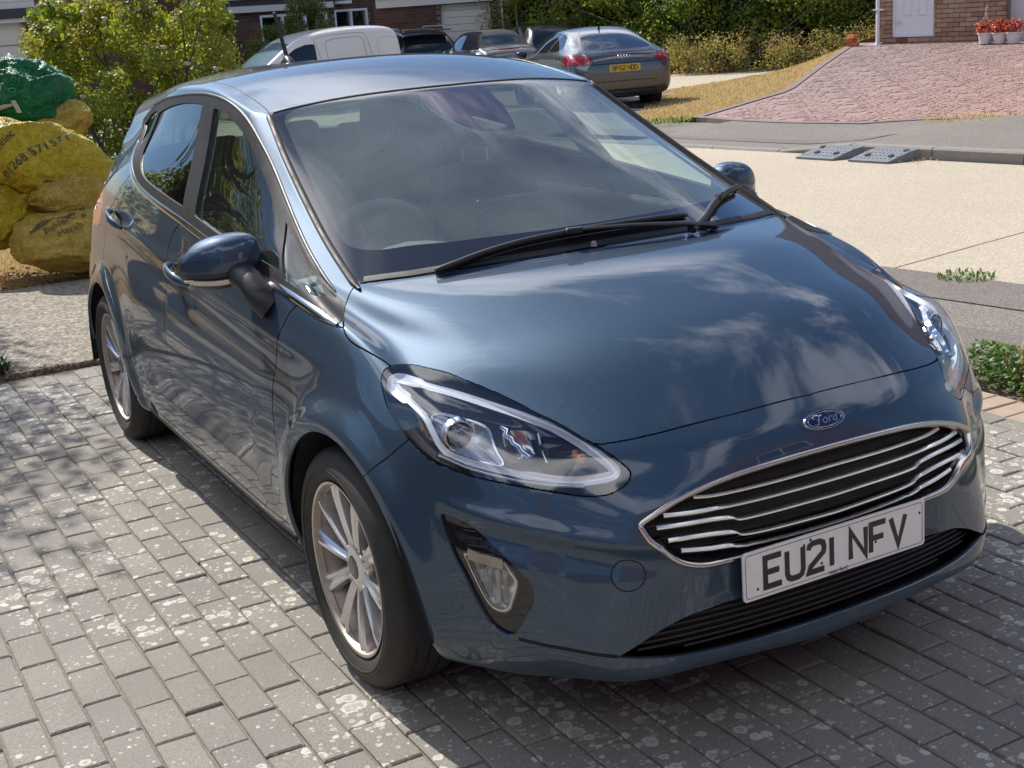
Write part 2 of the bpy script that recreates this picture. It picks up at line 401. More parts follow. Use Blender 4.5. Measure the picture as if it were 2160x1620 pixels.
# ------------------------------------------------------------------ cutting the body surface into panels along true outlines
def crspline(pts, n=8, closed=False):
    P = np.array(pts, float); N = len(P); out = []
    for i in range(N if closed else N - 1):
        g = lambda k: P[k % N] if closed else P[min(max(k, 0), N-1)]
        p0, p1, p2, p3 = g(i-1), g(i), g(i+1), g(i+2)
        for t in np.linspace(0, 1, n, endpoint=False):
            out.append(.5*((2*p1) + (-p0+p2)*t + (2*p0-5*p1+4*p2-p3)*t*t + (-p0+3*p1-3*p2+p3)*t**3))
    if not closed: out.append(P[-1])
    return np.array(out)
def poly_sdf(Q, poly):
    """signed distance (negative inside) of 2D points to a closed polygon"""
    poly = np.asarray(poly, float); lo, hi = poly.min(0)-.06, poly.max(0)+.06
    d = np.full(len(Q), 0.06)
    m = np.all((Q > lo) & (Q < hi), axis=1); P = Q[m]
    if not len(P): return d
    best = np.full(len(P), 1e9); ins = np.zeros(len(P), bool)
    for a, b in zip(poly, np.roll(poly, -1, 0)):
        e = b - a; L = e @ e
        if L < 1e-14: continue
        t = np.clip(((P - a) @ e)/L, 0, 1); v = P - a - t[:, None]*e
        best = np.minimum(best, (v*v).sum(1))
        c = ((a[1] > P[:, 1]) != (b[1] > P[:, 1]))
        xs = a[0] + (P[:, 1]-a[1])/(b[1]-a[1] + 1e-15)*e[0]
        ins ^= c & (P[:, 0] < xs)
    s = np.sqrt(best); s[ins] *= -1; d[m] = s
    return d
class Cutter:
    def __init__(s, V, F, N):
        s.V = V; s.N = N; s.W = 10
        s.F = np.full((len(F), s.W), -1, int); s.F[:, :4] = F; s.C = np.full(len(F), 4); s.L = np.zeros(len(F), int)
        s.names = ['body']
    def lab(s, n):
        if n not in s.names: s.names.append(n)
        return s.names.index(n)
    def cut(s, phi, name, only=('body',), vmask=None):
        """faces with phi < 0 (and label in only) get label name; faces crossing phi = 0 are split there"""
        li = s.lab(name); ok = np.isin(s.L, [s.lab(o) for o in only])
        phi = phi.copy(); phi[np.abs(phi) < 2e-4] = 2e-4
        if vmask is not None: phi[~vmask] = np.maximum(phi[~vmask], 2e-4)
        neg = phi < 0
        valid = s.F >= 0; idx = np.where(valid, s.F, 0)
        nn = (neg[idx] & valid).sum(1)
        full = ok & (nn == s.C); s.L[full] = li
        mixed = np.where(ok & (nn > 0) & (nn < s.C))[0]
        if not len(mixed): return
        newV, newN, em = [], [], {}; base = len(s.V)
        outF, outC, outL = [], [], []
        for f in mixed:
            vs = s.F[f, :s.C[f]].tolist(); a, b = [], []; nc = 0
            for q in range(len(vs)):
                v, w = vs[q], vs[(q+1) % len(vs)]
                (a if neg[v] else b).append(v)
                if neg[v] != neg[w]:
                    k = (v, w) if v < w else (w, v)
                    if k not in em:
                        t = phi[k[0]]/(phi[k[0]]-phi[k[1]])
                        em[k] = base + len(newV)
                        newV.append(s.V[k[0]]*(1-t) + s.V[k[1]]*t)
                        n = s.N[k[0]]*(1-t) + s.N[k[1]]*t; newN.append(n/np.linalg.norm(n))
                    a.append(em[k]); b.append(em[k]); nc += 1
            if nc != 2 or len(a) > s.W or len(b) > s.W or len(a) < 3 or len(b) < 3:
                if nn[f]*2 >= s.C[f]: s.L[f] = li
                continue
            old = s.L[f]
            s.F[f] = -1; s.F[f, :len(b)] = b; s.C[f] = len(b)
            r = [-1]*s.W; r[:len(a)] = a; outF.append(r); outC.append(len(a)); outL.append(li)
        if newV:
            s.V = np.vstack([s.V, newV]); s.N = np.vstack([s.N, newN])
            s.F = np.vstack([s.F, outF]); s.C = np.concatenate([s.C, outC]); s.L = np.concatenate([s.L, outL])
    def edge_labels(s):
        s.E = {}
        for f in range(len(s.F)):
            c = s.C[f]; vs = s.F[f]
            for q in range(c):
                v, w = vs[q], vs[(q+1) % c]
                s.E.setdefault((v, w) if v < w else (w, v), []).append(s.L[f])
    def panel(s, name, side=None, gaps=None, flange=.012, shift=0.0, fmask=None):
        """extract a labelled region; gaps: neighbour label -> gap width; returns verts, faces, normals"""
        li = s.lab(name); sel = s.L == li
        if side is not None:
            cy = s.V[np.where(s.F >= 0, s.F, s.F[:, :1]), 1].mean(1); sel &= (cy*side > 0)
        if fmask is not None: sel &= fmask
        fs = np.where(sel)[0]
        used = {}; V, N, F = [], [], []
        def g(v):
            if v not in used: used[v] = len(V); V.append(s.V[v]); N.append(s.N[v])
            return used[v]
        ecount = {}
        for f in fs:
            vs = s.F[f, :s.C[f]].tolist(); F.append([g(v) for v in vs])
            for q in range(len(vs)):
                v, w = vs[q], vs[(q+1) % len(vs)]; k = (v, w) if v < w else (w, v)
                ecount.setdefault(k, []).append((v, w))
        V = np.array(V); N = np.array(N)
        bnd = [e[0] for e in ecount.values() if len(e) == 1]
        mv = {}
        gaps = gaps or {}
        for v, w in bnd:
            k = (v, w) if v < w else (w, v)
            other = [l for l in s.E.get(k, []) if l != li]
            gp = 0.0
            if other: gp = gaps.get(s.names[other[0]], gaps.get('*', 0.0))
            a, b = used[v], used[w]
            e = V[b]-V[a]; n = N[a]+N[b]; inw = np.cross(n, e); ln = np.linalg.norm(inw)
            if ln < 1e-12: continue
            inw /= ln
            for i in (a, b): mv.setdefault(i, []).append(inw*gp*.5)
        nv = len(V); V2 = V.copy()
        for i, l in mv.items():
            l = np.array(l); m = l.mean(0); q = np.linalg.norm(m); mx = np.linalg.norm(l, axis=1).max()
            V2[i] = V[i] + (m/q*mx if q > 1e-9 else 0)
        if shift: V2 = V2 + N*shift
        if flange:
            fl = {}; V3, N3 = [V2], [N]
            ev, en = [], []
            for v, w in bnd:
                a, b = used[v], used[w]
                e = V2[b]-V2[a]; out = np.cross(e, N[a]+N[b]); ln = np.linalg.norm(out)
                if ln < 1e-12: continue
                out /= ln
                i0 = nv + len(ev)
                for p, on in ((a, 0), (b, 0), (b, 1), (a, 1)):
                    ev.append(V2[p] - N[p]*flange*on); en.append(out if on else (out+N[p])/np.linalg.norm(out+N[p]))
                F.append([i0+1, i0, i0+3, i0+2])
            if ev: V2 = np.vstack([V2, ev]); N = np.vstack([N, en])
        return V2, F, N
def vert_normals(V, F):
    a = V[F[:, 2]]-V[F[:, 0]]; b = V[F[:, 3]]-V[F[:, 1]]; n = np.cross(a, b)
    N = np.zeros_like(V)
    for c in range(4): np.add.at(N, F[:, c], n)
    return N/np.maximum(np.linalg.norm(N, axis=1), 1e-12)[:, None]
def sstep(x, a, b):
    t = np.clip((x-a)/(b-a), 0, 1); return t*t*(3-2*t)
FW = (0.03, 0.285, 0.372); RW = (-2.475, 0.288, 0.366)
def sculpt(V):
    """wheel-arch flares, shoulder crease, hollow lower doors"""
    V = V.copy(); x, y, z = V.T; Y = np.abs(y); s = np.sign(y)
    side = sstep(Y, .70, .79)*sstep(z, .16, .26)
    d = np.zeros(len(V))
    for cx, cz, r in (FW, RW):
        rr = np.hypot(x-cx, z-cz)
        d += .011*(1-sstep(rr, r+.012, r+.085))*side
        d -= .006*sstep(rr, r+.03, r+.10)*(1-sstep(rr, r+.12, r+.30))*side
    # hollow along the lower doors
    d -= .009*np.exp(-((z-.40)/.10)**2)*sstep(x, -2.05, -1.7)*(1-sstep(x, -.60, -.30))*side
    # crease through the door handles: a soft step
    zc = .80 + (-x-.1)*.050
    k = sstep(x, -2.75, -2.3)*(1-sstep(x, -.5, .15))*sstep(Y, .74, .78)
    d += k*(.005*np.exp(-((z-zc)/.026)**2) - .005*np.exp(-((z-zc+.07)/.05)**2))
    V[:, 1] += s*d
    # front bumper: sharp ledge from the fog lamp corners to the grille corners
    m = (x > .40)*sstep(x, .40, .50)
    zl = np.interp(Y, [.45, .58, .67, .78], [.50, .520, .548, .578])
    w = sstep(Y, .30, .50)*(1-sstep(Y, .76, .80))*m
    dd = .010*(np.exp(-((z-zl-.012)/.022)**2) - 1.1*np.exp(-((z-zl+.028)/.030)**2))*w
    nrm = np.stack([x*0+.8, s*.55*sstep(Y, .3, .7), x*0], -1)
    V += nrm*dd[:, None]
    V[:, 0] -= .013*(1-sstep(Y, .27, .36))*sstep(z, .34, .375)*(1-sstep(z, .44, .47))*(x > .5)
    return V

LEVEL = 5
V0, F0, cinfo, cfi = limit_mesh(LEVEL)
F0 = F0[:, ::-1].copy()
V0 = sculpt(V0)
N0 = vert_normals(V0, F0)
from mathutils.bvhtree import BVHTree
SURF = BVHTree.FromPolygons(V0.tolist(), F0.tolist())
def onsurf(p, d, off=0.0):
    """walk from p along d to the body surface; returns point lifted off it, and the normal"""
    d = Vector(d).normalized(); h = SURF.ray_cast(Vector(p), d)
    if h[0] is None: h = SURF.find_nearest(Vector(p))
    n = h[1] if h[1].dot(d) < 0 else -h[1]
    return h[0] + n*off, n
def nearsurf(p, off=0.0):
    h = SURF.find_nearest(Vector(p)); n = h[1]
    c = Vector((-1.2, 0, .6))
    if n.dot(h[0]-c) < 0: n = -n
    return h[0] + n*off, n
def V2np(v): return np.array(v, float)

# outlines, as read along the true views: side (x, z), front (Y, z), top (x, Y)
DLO_B = [(-.066,.893),(-.302,.923),(-.478,.941),(-.75,.965),(-1.028,.987),(-1.32,1.011),(-1.60,1.030),(-1.80,1.046),(-1.987,1.068),(-2.12,1.098),(-2.27,1.143),(-2.42,1.190),(-2.585,1.240)]
DLO_T = [(-2.585,1.262),(-2.384,1.318),(-2.15,1.348),(-1.897,1.368),(-1.70,1.378),(-1.512,1.381),(-1.306,1.368),(-1.1,1.326),(-.905,1.245),(-.679,1.138),(-.52,1.066),(-.385,1.009),(-.211,.941),(-.066,.897)]
def seg_poly(*curves):
    out = []
    for c in curves: out += [tuple(p) for p in (crspline(c, 6) if len(c) > 2 else c)]
    return out
DLO = seg_poly(DLO_B, DLO_T)
G_RD = seg_poly([(-1.355,1.052),(-1.632,1.070),(-1.85,1.088),(-1.98,1.108),(-2.08,1.145),(-2.135,1.185),(-2.17,1.235)], [(-2.17,1.235),(-2.185,1.302)], [(-2.185,1.302),(-1.961,1.334),(-1.75,1.350),(-1.535,1.352)], [(-1.535,1.352),(-1.46,1.22),(-1.355,1.052)])
G_FD = seg_poly([(-.447,.972),(-.70,.992),(-.918,1.011),(-1.205,1.038)], [(-1.205,1.038),(-1.31,1.20),(-1.395,1.345)], [(-1.395,1.345),(-1.275,1.335),(-1.133,1.303),(-1.009,1.262),(-.9,1.213),(-.794,1.163),(-.70,1.118),(-.625,1.082)], [(-.625,1.082),(-.53,1.025),(-.447,.972)])
G_FQ = seg_poly([(-.580,1.076),(-.47,1.030),(-.35,.983),(-.185,.930)], [(-.185,.930),(-.30,.942),(-.405,.956)], [(-.405,.956),(-.50,1.015),(-.580,1.076)])
G_RQ = seg_poly([(-2.235,1.165),(-2.36,1.192),(-2.52,1.243)], [(-2.52,1.243),(-2.40,1.288),(-2.255,1.306)], [(-2.255,1.306),(-2.24,1.24),(-2.235,1.165)])
DOOR_A = crspline([(-.235,1.05),(-.262,.935),(-.315,.885),(-.352,.83),(-.375,.752),(-.385,.65),(-.385,.50),(-.380,.36),(-.36,.262),(-.35,.10)], 6)
DOOR_B = crspline([(-1.33,1.10),(-1.345,1.012),(-1.41,.965),(-1.452,.91),(-1.460,.80),(-1.455,.669),(-1.445,.55),(-1.43,.42),(-1.42,.27),(-1.41,.10)], 6)
DOOR_C = crspline([(-2.06,1.13),(-2.19,1.07),(-2.36,.97),(-2.455,.90),(-2.475,.82),(-2.455,.745),(-2.36,.695),(-2.22,.615),(-2.12,.50),(-2.065,.38),(-2.03,.27),(-2.02,.10)], 6)
BON_REAR = crspline([(-.180,.664),(-.150,.615),(-.095,.52),(-.034,.37),(.004,.2),(.014,0)], 6)
BON_FRONT = crspline([(.720,0),(.713,.15),(.700,.25),(.680,.34),(.655,.415),(.627,.478)], 6)
BON_SIDE = crspline([(.627,.478),(.58,.53),(.45,.64),(.30,.71),(.161,.7395),(.10,.759),(.04,.772),(-.02,.772),(-.075,.751),(-.114,.733),(-.146,.716),(-.165,.693),(-.176,.676),(-.180,.664)], 6)
WS_TOP = crspline([(-1.006,.560),(-1.000,.50),(-.975,.38),(-.945,.24),(-.928,.12),(-.922,0)], 6)
WS_SIDE = crspline([(-.178,.660),(-.285,.655),(-.42,.645),(-.60,.622),(-.80,.594),(-.94,.570),(-1.006,.560)], 6)
GR_T = [(.4745,.560),(.455,.574),(.398,.601),(.323,.622),(.247,.634),(.166,.640),(.082,.643),(0,.644)]
GR_B = [(0,.436),(.245,.438),(.292,.440),(.343,.446),(.382,.457),(.410,.474),(.438,.500),(.462,.527),(.4745,.560)]
LG_T = [(.537,.279),(.493,.302),(.453,.322),(.418,.336),(.378,.347),(.321,.353),(.262,.355),(0,.355)]
LG_B = [(0,.252),(.131,.252),(.267,.252),(.392,.257),(.469,.266),(.537,.279)]
LAMP_N = Vector((.55, .60, .50)).normalized()
LAMP_O = Vector((.43, .66, .73))
LAMP_E1 = Vector((.53, -.29, -.18)); LAMP_E1 = (LAMP_E1 - LAMP_N*LAMP_E1.dot(LAMP_N)).normalized()
LAMP_E2 = LAMP_N.cross(LAMP_E1).normalized()
if LAMP_E2.z < 0: LAMP_E2 = -LAMP_E2
def to_plane(P, O, e1, e2):
    Q = np.array(P, float); Q = Q - V2np(O); return np.stack([Q @ V2np(e1), Q @ V2np(e2)], -1)
LAMP_TOP3 = [(.161,.739,.831),(.167,.715,.831),(.19,.694,.83),(.234,.674,.827),(.279,.652,.821),(.332,.629,.809),(.383,.604,.796),(.443,.575,.777),(.489,.555,.76),(.545,.527,.74),(.588,.508,.721),(.629,.484,.701),(.663,.464,.678),(.684,.450,.657),(.692,.455,.644)]
LAMP_BOT3 = [(.692,.455,.644),(.693,.470,.632),(.685,.497,.619),(.668,.524,.614),(.641,.556,.616),(.605,.602,.626),(.558,.665,.642),(.497,.722,.656),(.445,.754,.669),(.408,.771,.678),(.371,.783,.694),(.337,.789,.71),(.282,.792,.737),(.233,.789,.763),(.194,.78,.791),(.173,.772,.809),(.163,.758,.825),(.161,.739,.831)]
LAMP_P = seg_poly(to_plane(LAMP_TOP3, LAMP_O, LAMP_E1, LAMP_E2), to_plane(LAMP_BOT3, LAMP_O, LAMP_E1, LAMP_E2))
FOG_N = Vector((.72, .69, 0.0)).normalized(); FOG_O = Vector((.55, .72, .42)); FOG_E1 = Vector((.69, -.72, 0)).normalized(); FOG_E2 = Vector((0, 0, 1))
BEZ3 = [(.446,.781,.566),(.459,.772,.567),(.486,.757,.562),(.518,.74,.547),(.545,.724,.525),(.577,.702,.496),(.601,.68,.466),(.616,.664,.441),(.621,.66,.42),(.621,.663,.396),(.614,.674,.374),(.603,.687,.345),(.591,.698,.323),(.581,.707,.317),(.565,.721,.326),(.553,.732,.338),(.542,.742,.36),(.523,.755,.402),(.507,.764,.438),(.485,.773,.475),(.464,.779,.518),(.450,.781,.55)]
FOG3 = [(.499,.762,.494),(.535,.739,.492),(.575,.705,.486),(.589,.694,.465),(.599,.686,.444),(.6,.687,.428),(.596,.694,.403),(.588,.703,.375),(.578,.713,.367),(.561,.727,.371),(.548,.737,.386),(.536,.746,.412),(.519,.755,.449),(.508,.76,.474)]
BEZ_P = [tuple(q) for q in crspline(to_plane(BEZ3, FOG_O, FOG_E1, FOG_E2), 4, True)]
FOG_P = [tuple(q) for q in crspline(to_plane(FOG3, FOG_O, FOG_E1, FOG_E2), 4, True)]

cu = Cutter(V0, F0, N0)
def AV(): 
    V = cu.V; return V[:, 0], np.abs(V[:, 1]), V[:, 2]
def planeQ(O, e1, e2):
    V = cu.V.copy(); V[:, 1] = np.abs(V[:, 1]); return to_plane(V, O, e1, e2)
def side_of(curve):
    """signed x distance to a z-indexed curve (positive in front)"""
    x, Y, z = AV(); c = curve[np.argsort(curve[:, 1])]; return x - np.interp(z, c[:, 1], c[:, 0])
# wheel openings and underside
for cx, cz, r in (FW, RW):
    x, Y, z = AV(); ph = np.where(z > cz, np.hypot(x-cx, z-cz)-r, np.abs(x-cx)-r-(cz-z)*.14)
    cu.cut(ph, 'void', vmask=(Y > .38) & (z < .9))
x, Y, z = AV(); cu.cut(planeQ(LAMP_O, LAMP_E1, LAMP_E2)[:, 0]*0 + poly_sdf(planeQ(LAMP_O, LAMP_E1, LAMP_E2), LAMP_P), 'lamp', vmask=(x > .05) & (Y > .3) & (z > .55))
x, Y, z = AV(); cu.cut(poly_sdf(planeQ(FOG_O, FOG_E1, FOG_E2), BEZ_P), 'bezel', vmask=(x > .3) & (Y > .4) & (z < .62))
x, Y, z = AV(); cu.cut(poly_sdf(planeQ(FOG_O, FOG_E1, FOG_E2), FOG_P), 'foghole', only=('bezel',), vmask=(x > .3) & (Y > .4) & (z < .62))
for T_, B_, nm in ((GR_T, GR_B, 'grillehole'), (LG_T, LG_B, 'lowgrille')):
    pl = seg_poly(T_, B_); pl = [(p[0], p[1]) for p in pl]; 
    full = pl + []
    x, Y, z = AV(); Q = np.stack([np.where(np.abs(cu.V[:, 1]) < 1e9, Y, Y), z], -1)
    # close the half outline across the centre plane so that Y = 0 counts as inside
    half = [(q[0] if q[0] > 1e-6 else -.05, q[1]) for q in pl]
    cu.cut(poly_sdf(Q, half), nm, vmask=(x > .5))
# windscreen, bonnet
wsp = [(q[0], q[1]) for q in np.vstack([WS_SIDE, WS_TOP[1:]])] + [(-.922, -.05), (.014, -.05)] + [(q[0], q[1]) for q in BON_REAR[::-1]]
x, Y, z = AV(); cu.cut(poly_sdf(np.stack([x, Y], -1), wsp), 'windscreen', vmask=(z > .9))
bp = [(q[0], q[1]) for q in BON_REAR] + [(.014, -.05), (.72, -.05)] + [(q[0], q[1]) for q in BON_FRONT] + [(q[0], q[1]) for q in BON_SIDE[1:-1]]
x, Y, z = AV(); cu.cut(poly_sdf(np.stack([x, Y], -1), bp), 'bonnet', vmask=(z > .64) & (x > -.3))
# tailgate glass
x, Y, z = AV(); cu.cut(poly_sdf(np.stack([Y, z], -1), [(-.05,1.315),(.45,1.305),(.50,1.27),(.53,1.13),(.50,1.115),(-.05,1.11)]), 'tailgate_glass', vmask=(x < -2.6))
# side glass
for nm, pl in (('dlo', DLO),):
    x, Y, z = AV(); cu.cut(poly_sdf(np.stack([x, z], -1), pl), nm, vmask=(Y > .45) & (x > -2.75))
for nm, pl in (('glass_front_door', G_FD), ('glass_rear_door', G_RD), ('glass_front_quarter', G_FQ), ('glass_rear_quarter', G_RQ)):
    x, Y, z = AV(); cu.cut(poly_sdf(np.stack([x, z], -1), pl), nm, only=('dlo',), vmask=(Y > .45))
# bumpers, wings, doors
x, Y, z = AV(); cu.cut(-(x - (.225+(z-.612)*1.10)), 'front_bumper', vmask=(z < .80) & (x > 0))
x, Y, z = AV()
dA, dB, dC = DOOR_A, DOOR_B, DOOR_C
dlo = crspline(DLO_B, 6); dlo = dlo[np.argsort(dlo[:, 0])]
def zbelt(x): return np.where(x < -.066, np.interp(x, dlo[:, 0], dlo[:, 1])+.003, .889)
x, Y, z = AV(); cu.cut(np.maximum(-side_of(dA), z-zbelt(x)), 'front_wing', vmask=(x < .6) & (Y > .5))
x, Y, z = AV(); cu.cut(np.maximum.reduce([-side_of(dB), side_of(dA), z-zbelt(x), .268-z]), 'front_door', vmask=(Y > .5))
x, Y, z = AV(); cu.cut(np.maximum.reduce([-side_of(dC), side_of(dB), z-zbelt(x), .268-z]), 'rear_door', vmask=(Y > .5))
x, Y, z = AV(); cu.cut(poly_sdf(np.stack([x, z], -1), [(-2.575,.94),(-2.68,1.02),(-3.2,1.04),(-3.2,.84),(-2.66,.85),(-2.60,.87)]), 'tail_lamp', vmask=(Y > .5) & (x < -2.4))
x, Y, z = AV(); cu.cut(z-(.62+0*x), 'rear_bumper', vmask=(x < -2.84))
cu.edge_labels()

# ---- paints and trims
def car_paint(name, base, flake, rough=.54, dust_haze=.10):
    m = Mat(name); v = m.coord()
    vo = m.N('ShaderNodeTexVoronoi', {'Vector': v, 'Scale': 900.0})
    sp = m.ramp(vo.outputs['Color'], [(.35, 0), (.9, 1)])
    lw = m.N('ShaderNodeLayerWeight', {'Blend': .35})
    col = m.mix(lw.outputs['Facing'], flake, base)
    col = m.mix(m.math('MULTIPLY', sp, .35), col, tuple(min(1, c*2.2) for c in flake))
    dn = m.noise(v, 5.0, 6, .65); df = m.ramp(dn, [(.45, 0), (.8, 1)])
    geo = m.N('ShaderNodeNewGeometry'); sz = m.N('ShaderNodeSeparateXYZ', {'Vector': geo.outputs['Position']})
    low = m.ramp(sz.outputs[2], [(.15, 1), (.55, .18)])
    dm = m.math('MULTIPLY', m.math('ADD', m.math('MULTIPLY', df, .5), .4), m.math('MULTIPLY', low, dust_haze*3.2), True)
    col2 = m.mix(dm, col, (.20, .175, .14))
    # dried water spots and specks
    sv = m.N('ShaderNodeTexVoronoi', {'Vector': v, 'Scale': 42.0}); spk = m.ramp(sv.outputs['Distance'], [(.0, 1), (.045, .6), (.06, 0)])
    keep = m.ramp(m.noise(v, 11.0, 2), [(.58, 0), (.62, 1)])
    sm = m.math('MULTIPLY', m.math('MULTIPLY', spk, keep), .55)
    col3 = m.mix(sm, col2, (.45, .45, .43))
    r = m.math('ADD', m.math('MULTIPLY', dm, .35), rough)
    cr = m.math('ADD', m.ramp(m.noise(v, 3.0, 5), [(.35, .004), (.8, .022)]), m.math('ADD', m.math('MULTIPLY', dm, .22), m.math('MULTIPLY', sm, .4)))
    orange = m.bump(m.noise(v, 140.0, 2), .006, .002)
    return m.bsdf(col=col3, metal=.62, rough=r, coat=1.0, coatr=cr, coatn=orange)
PAINT = car_paint('blue_paint', (.007, .021, .044), (.026, .063, .110))
BLACK_GLOSS = simple('black_gloss_trim', (.012, .012, .013), .12, coat=.5)
BLACK_SATIN = simple('black_satin_trim', (.022, .021, .021), .42, bump=.15, bscale=400)
BLACK_PLASTIC = simple('black_plastic', (.018, .018, .019), .55, bump=.25, bscale=300)
DARK_VOID = simple('dark_inner_shell', (.010, .010, .011), .9)
TRIM_GREY = simple('frame_trim_dark_grey', (.024, .021, .020), .5, spec=.2)
CHROME = simple('chrome', (.72, .70, .68), .10, metal=1.0, var=.05)
CHROME_DULL = simple('satin_chrome', (.60, .57, .53), .24, metal=1.0, var=.10)
RUBBER = simple('rubber_seal', (.015, .015, .015), .6)
GLASS_WS = thin_glass('windscreen_glass', (.84, .97, .90), extra=.045, dust_haze=.155)  # little real dust, the rest is haze painted to pale the view
GLASS_FRONT = thin_glass('tinted_side_glass', (.82, .94, .88), dust_haze=.02)
GLASS_REAR = thin_glass('privacy_glass', (.16, .18, .17))
GLASS_LAMP = thin_glass('clear_lamp_lens', (.95, .97, .99), extra=.04)

car = empty('hatchback_car', (0, 0, 0), 0, 'dark blue five door hatchback parked in front on the grey block paving', 'car')
GAPS = {'*': .0038}
for q in ('lamp',): GAPS[q] = .004
def mk(name, lab, mat, side=None, gaps=None, flange=.012, shift=0.0, parent=None, label=None):
    V, F, N = cu.panel(lab, side, gaps, flange, shift)
    if not len(F): print('EMPTY', name, lab); return None
    o = mesh_obj(name, V, F, mat, parent or car, True, N)
    if label: o['label'] = label
    return o
BG = {'front_bumper': .004, 'front_wing': .004, 'front_door': .005, 'rear_door': .005, 'bonnet': .0045, 'lamp': .004, 'rear_bumper': .004, 'tail_lamp': .003, 'body': .004}
body = mk('body_shell', 'body', PAINT, None, BG)
bonnet = mk('bonnet', 'bonnet', PAINT, None, dict(BG, windscreen=.012), .014)
fbump = mk('front_bumper', 'front_bumper', PAINT, None, dict(BG, bezel=.001), .014)
rbump = mk('rear_bumper', 'rear_bumper', PAINT, None, BG)
for s in (-1, 1):
    mk('front_wing', 'front_wing', PAINT, s, BG)
    fd = mk('front_door', 'front_door', PAINT, s, BG); rd = mk('rear_door', 'rear_door', PAINT, s, BG)
    fr = mk('window_frame', 'dlo', TRIM_GREY, s, None, .010, .0015)
    mk('side_window', 'glass_front_door', GLASS_FRONT, s, None, 0, -.003)
    mk('side_window', 'glass_rear_door', GLASS_REAR, s, None, 0, -.003)
    mk('quarter_window', 'glass_front_quarter', GLASS_FRONT, s, None, 0, -.003)
    mk('quarter_window', 'glass_rear_quarter', GLASS_REAR, s, None, 0, -.003)
    mk('tail_lamp', 'tail_lamp', simple('tail_lamp_red', (.35, .012, .01), .12, coat=1.0), s, BG)
mk('rear_window', 'tailgate_glass', thin_glass('rear_window_glass', (.34, .42, .39), dust_haze=.02), None, None, 0, -.002)

# ---- windscreen: clear glass with a black printed border, both real faces of the same pane
wsl = cu.lab('windscreen')
CLEAR = [(-.945,.0),(-.948,.20),(-.962,.36),(-.985,.47),(-.965,.530),(-.90,.548),(-.70,.579),(-.542,.603),(-.42,.620),(-.345,.622),(-.295,.60),(-.255,.56),(-.215,.49),(-.165,.40),(-.125,.28),(-.100,.15),(-.092,0)]
half = [(q[0], q[1]) for q in crspline(CLEAR, 5)] + [(-.092, -.05), (-.945, -.05)]
x, Y, z = AV(); cu.cut(poly_sdf(np.stack([x, Y], -1), half), 'ws_clear', only=('windscreen',))
cu.cut(poly_sdf(np.stack([cu.V[:, 0], cu.V[:, 1]], -1), [tuple(q) for q in crspline([(-.93,-.10),(-.83,-.135),(-.72,-.12),(-.625,-.075),(-.600,-.02),(-.600,.035),(-.64,.06),(-.78,.095),(-.93,.10)], 4)]), 'ws_sensor', only=('ws_clear',))
cu.cut(poly_sdf(np.stack([cu.V[:, 0], cu.V[:, 1]], -1), [(-.715,-.045),(-.620,-.048),(-.618,.028),(-.632,.034)]), 'ws_window', only=('ws_sensor',))
FRIT = Mat('black_printed_border').bsdf(col=(.016, .015, .016), rough=.045, coat=1.0, coatr=.01)
mk('windscreen', 'ws_clear', GLASS_WS, None, None, 0, -.001)
mk('windscreen_window', 'ws_window', GLASS_WS, None, None, 0, -.001)
mk('windscreen_border', 'windscreen', FRIT, None, None, .006, -.001)
mk('sensor_cover', 'ws_sensor', Mat('sensor_cover_black').bsdf(col=(.05, .035, .04), rough=.05, coat=1.0, coatr=.01), None, None, .02, -.001)

# ---- inner shell: dark backing that follows the body 25 mm inside, open where the glass is
def inner_shell():
    openl = [cu.lab(n) for n in ('ws_clear', 'ws_window', 'glass_front_door', 'glass_rear_door', 'glass_front_quarter', 'glass_rear_quarter', 'tailgate_glass', 'void', 'lamp', 'foghole', 'grillehole', 'lowgrille', 'bezel')]
    V, N = cu.V, cu.N
    fz = V[np.where(cu.F >= 0, cu.F, cu.F[:, :1])].mean(1)
    sel = ~np.isin(cu.L, openl)
    return sel, fz
sel, fz = inner_shell()
def shell_obj(name, mask, mat, off):
    fs = np.where(mask)[0]; used = {}; V = []; F = []
    for f in fs:
        r = []
        for v in cu.F[f, :cu.C[f]].tolist():
            if v not in used: used[v] = len(V); V.append(cu.V[v]-cu.N[v]*off)
            r.append(used[v])
        F.append(r)
    return mesh_obj(name, V, F, mat, car, True)
CABIN_DARK = simple('cabin_trim_dark', (.045, .047, .05), .8, bump=.2, bscale=120)
HEADLINER = simple('headliner_pale_grey', (.42, .43, .42), .9)
pill = (fz[:, 2] > .93) & (fz[:, 0] < .02)
shell_obj('roof_lining', sel & pill, HEADLINER, .022)
shell_obj('inner_shell', sel & ~pill, DARK_VOID, .016)

# ---- black bezels round the fog lamps
for s in (-1, 1):
    bz = mk('fog_lamp_bezel', 'bezel', BLACK_GLOSS, s, {'foghole': 0}, .02, -.010)

# chrome strip under the side windows, and the black rail over them
def ribbon(name, pts, nrm, w, t, mat, parent, taper=True):
    """flat strip along pts lying on the surface: w across, t proud, rounded top"""
    P = [Vector(p) for p in pts]; n = len(P); mb = MB(); prof = [(-.5, -.3), (-.5, .55), (-.28, 1.0), (.28, 1.0), (.5, .55), (.5, -.3)]
    for i in range(n):
        T = (P[min(i+1, n-1)]-P[max(i-1, 0)]).normalized(); N = Vector(nrm[i]); B = N.cross(T).normalized()
        k = 1.0
        if taper: k = min(1, .35+min(i, n-1-i)*.35)
        for a, b in prof: mb.v.append(tuple(P[i] + B*(a*w*k) + N*(b*t)))
    m = len(prof)
    for i in range(n-1):
        for k in range(m):
            l = (k+1) % m; mb.f.append((i*m+k, i*m+l, (i+1)*m+l, (i+1)*m+k))
    mb.f.append(tuple(range(m))[::-1]); mb.f.append(tuple((n-1)*m+k for k in range(m)))
    return smooth_angle(mb.build(name, mat, parent), 50)
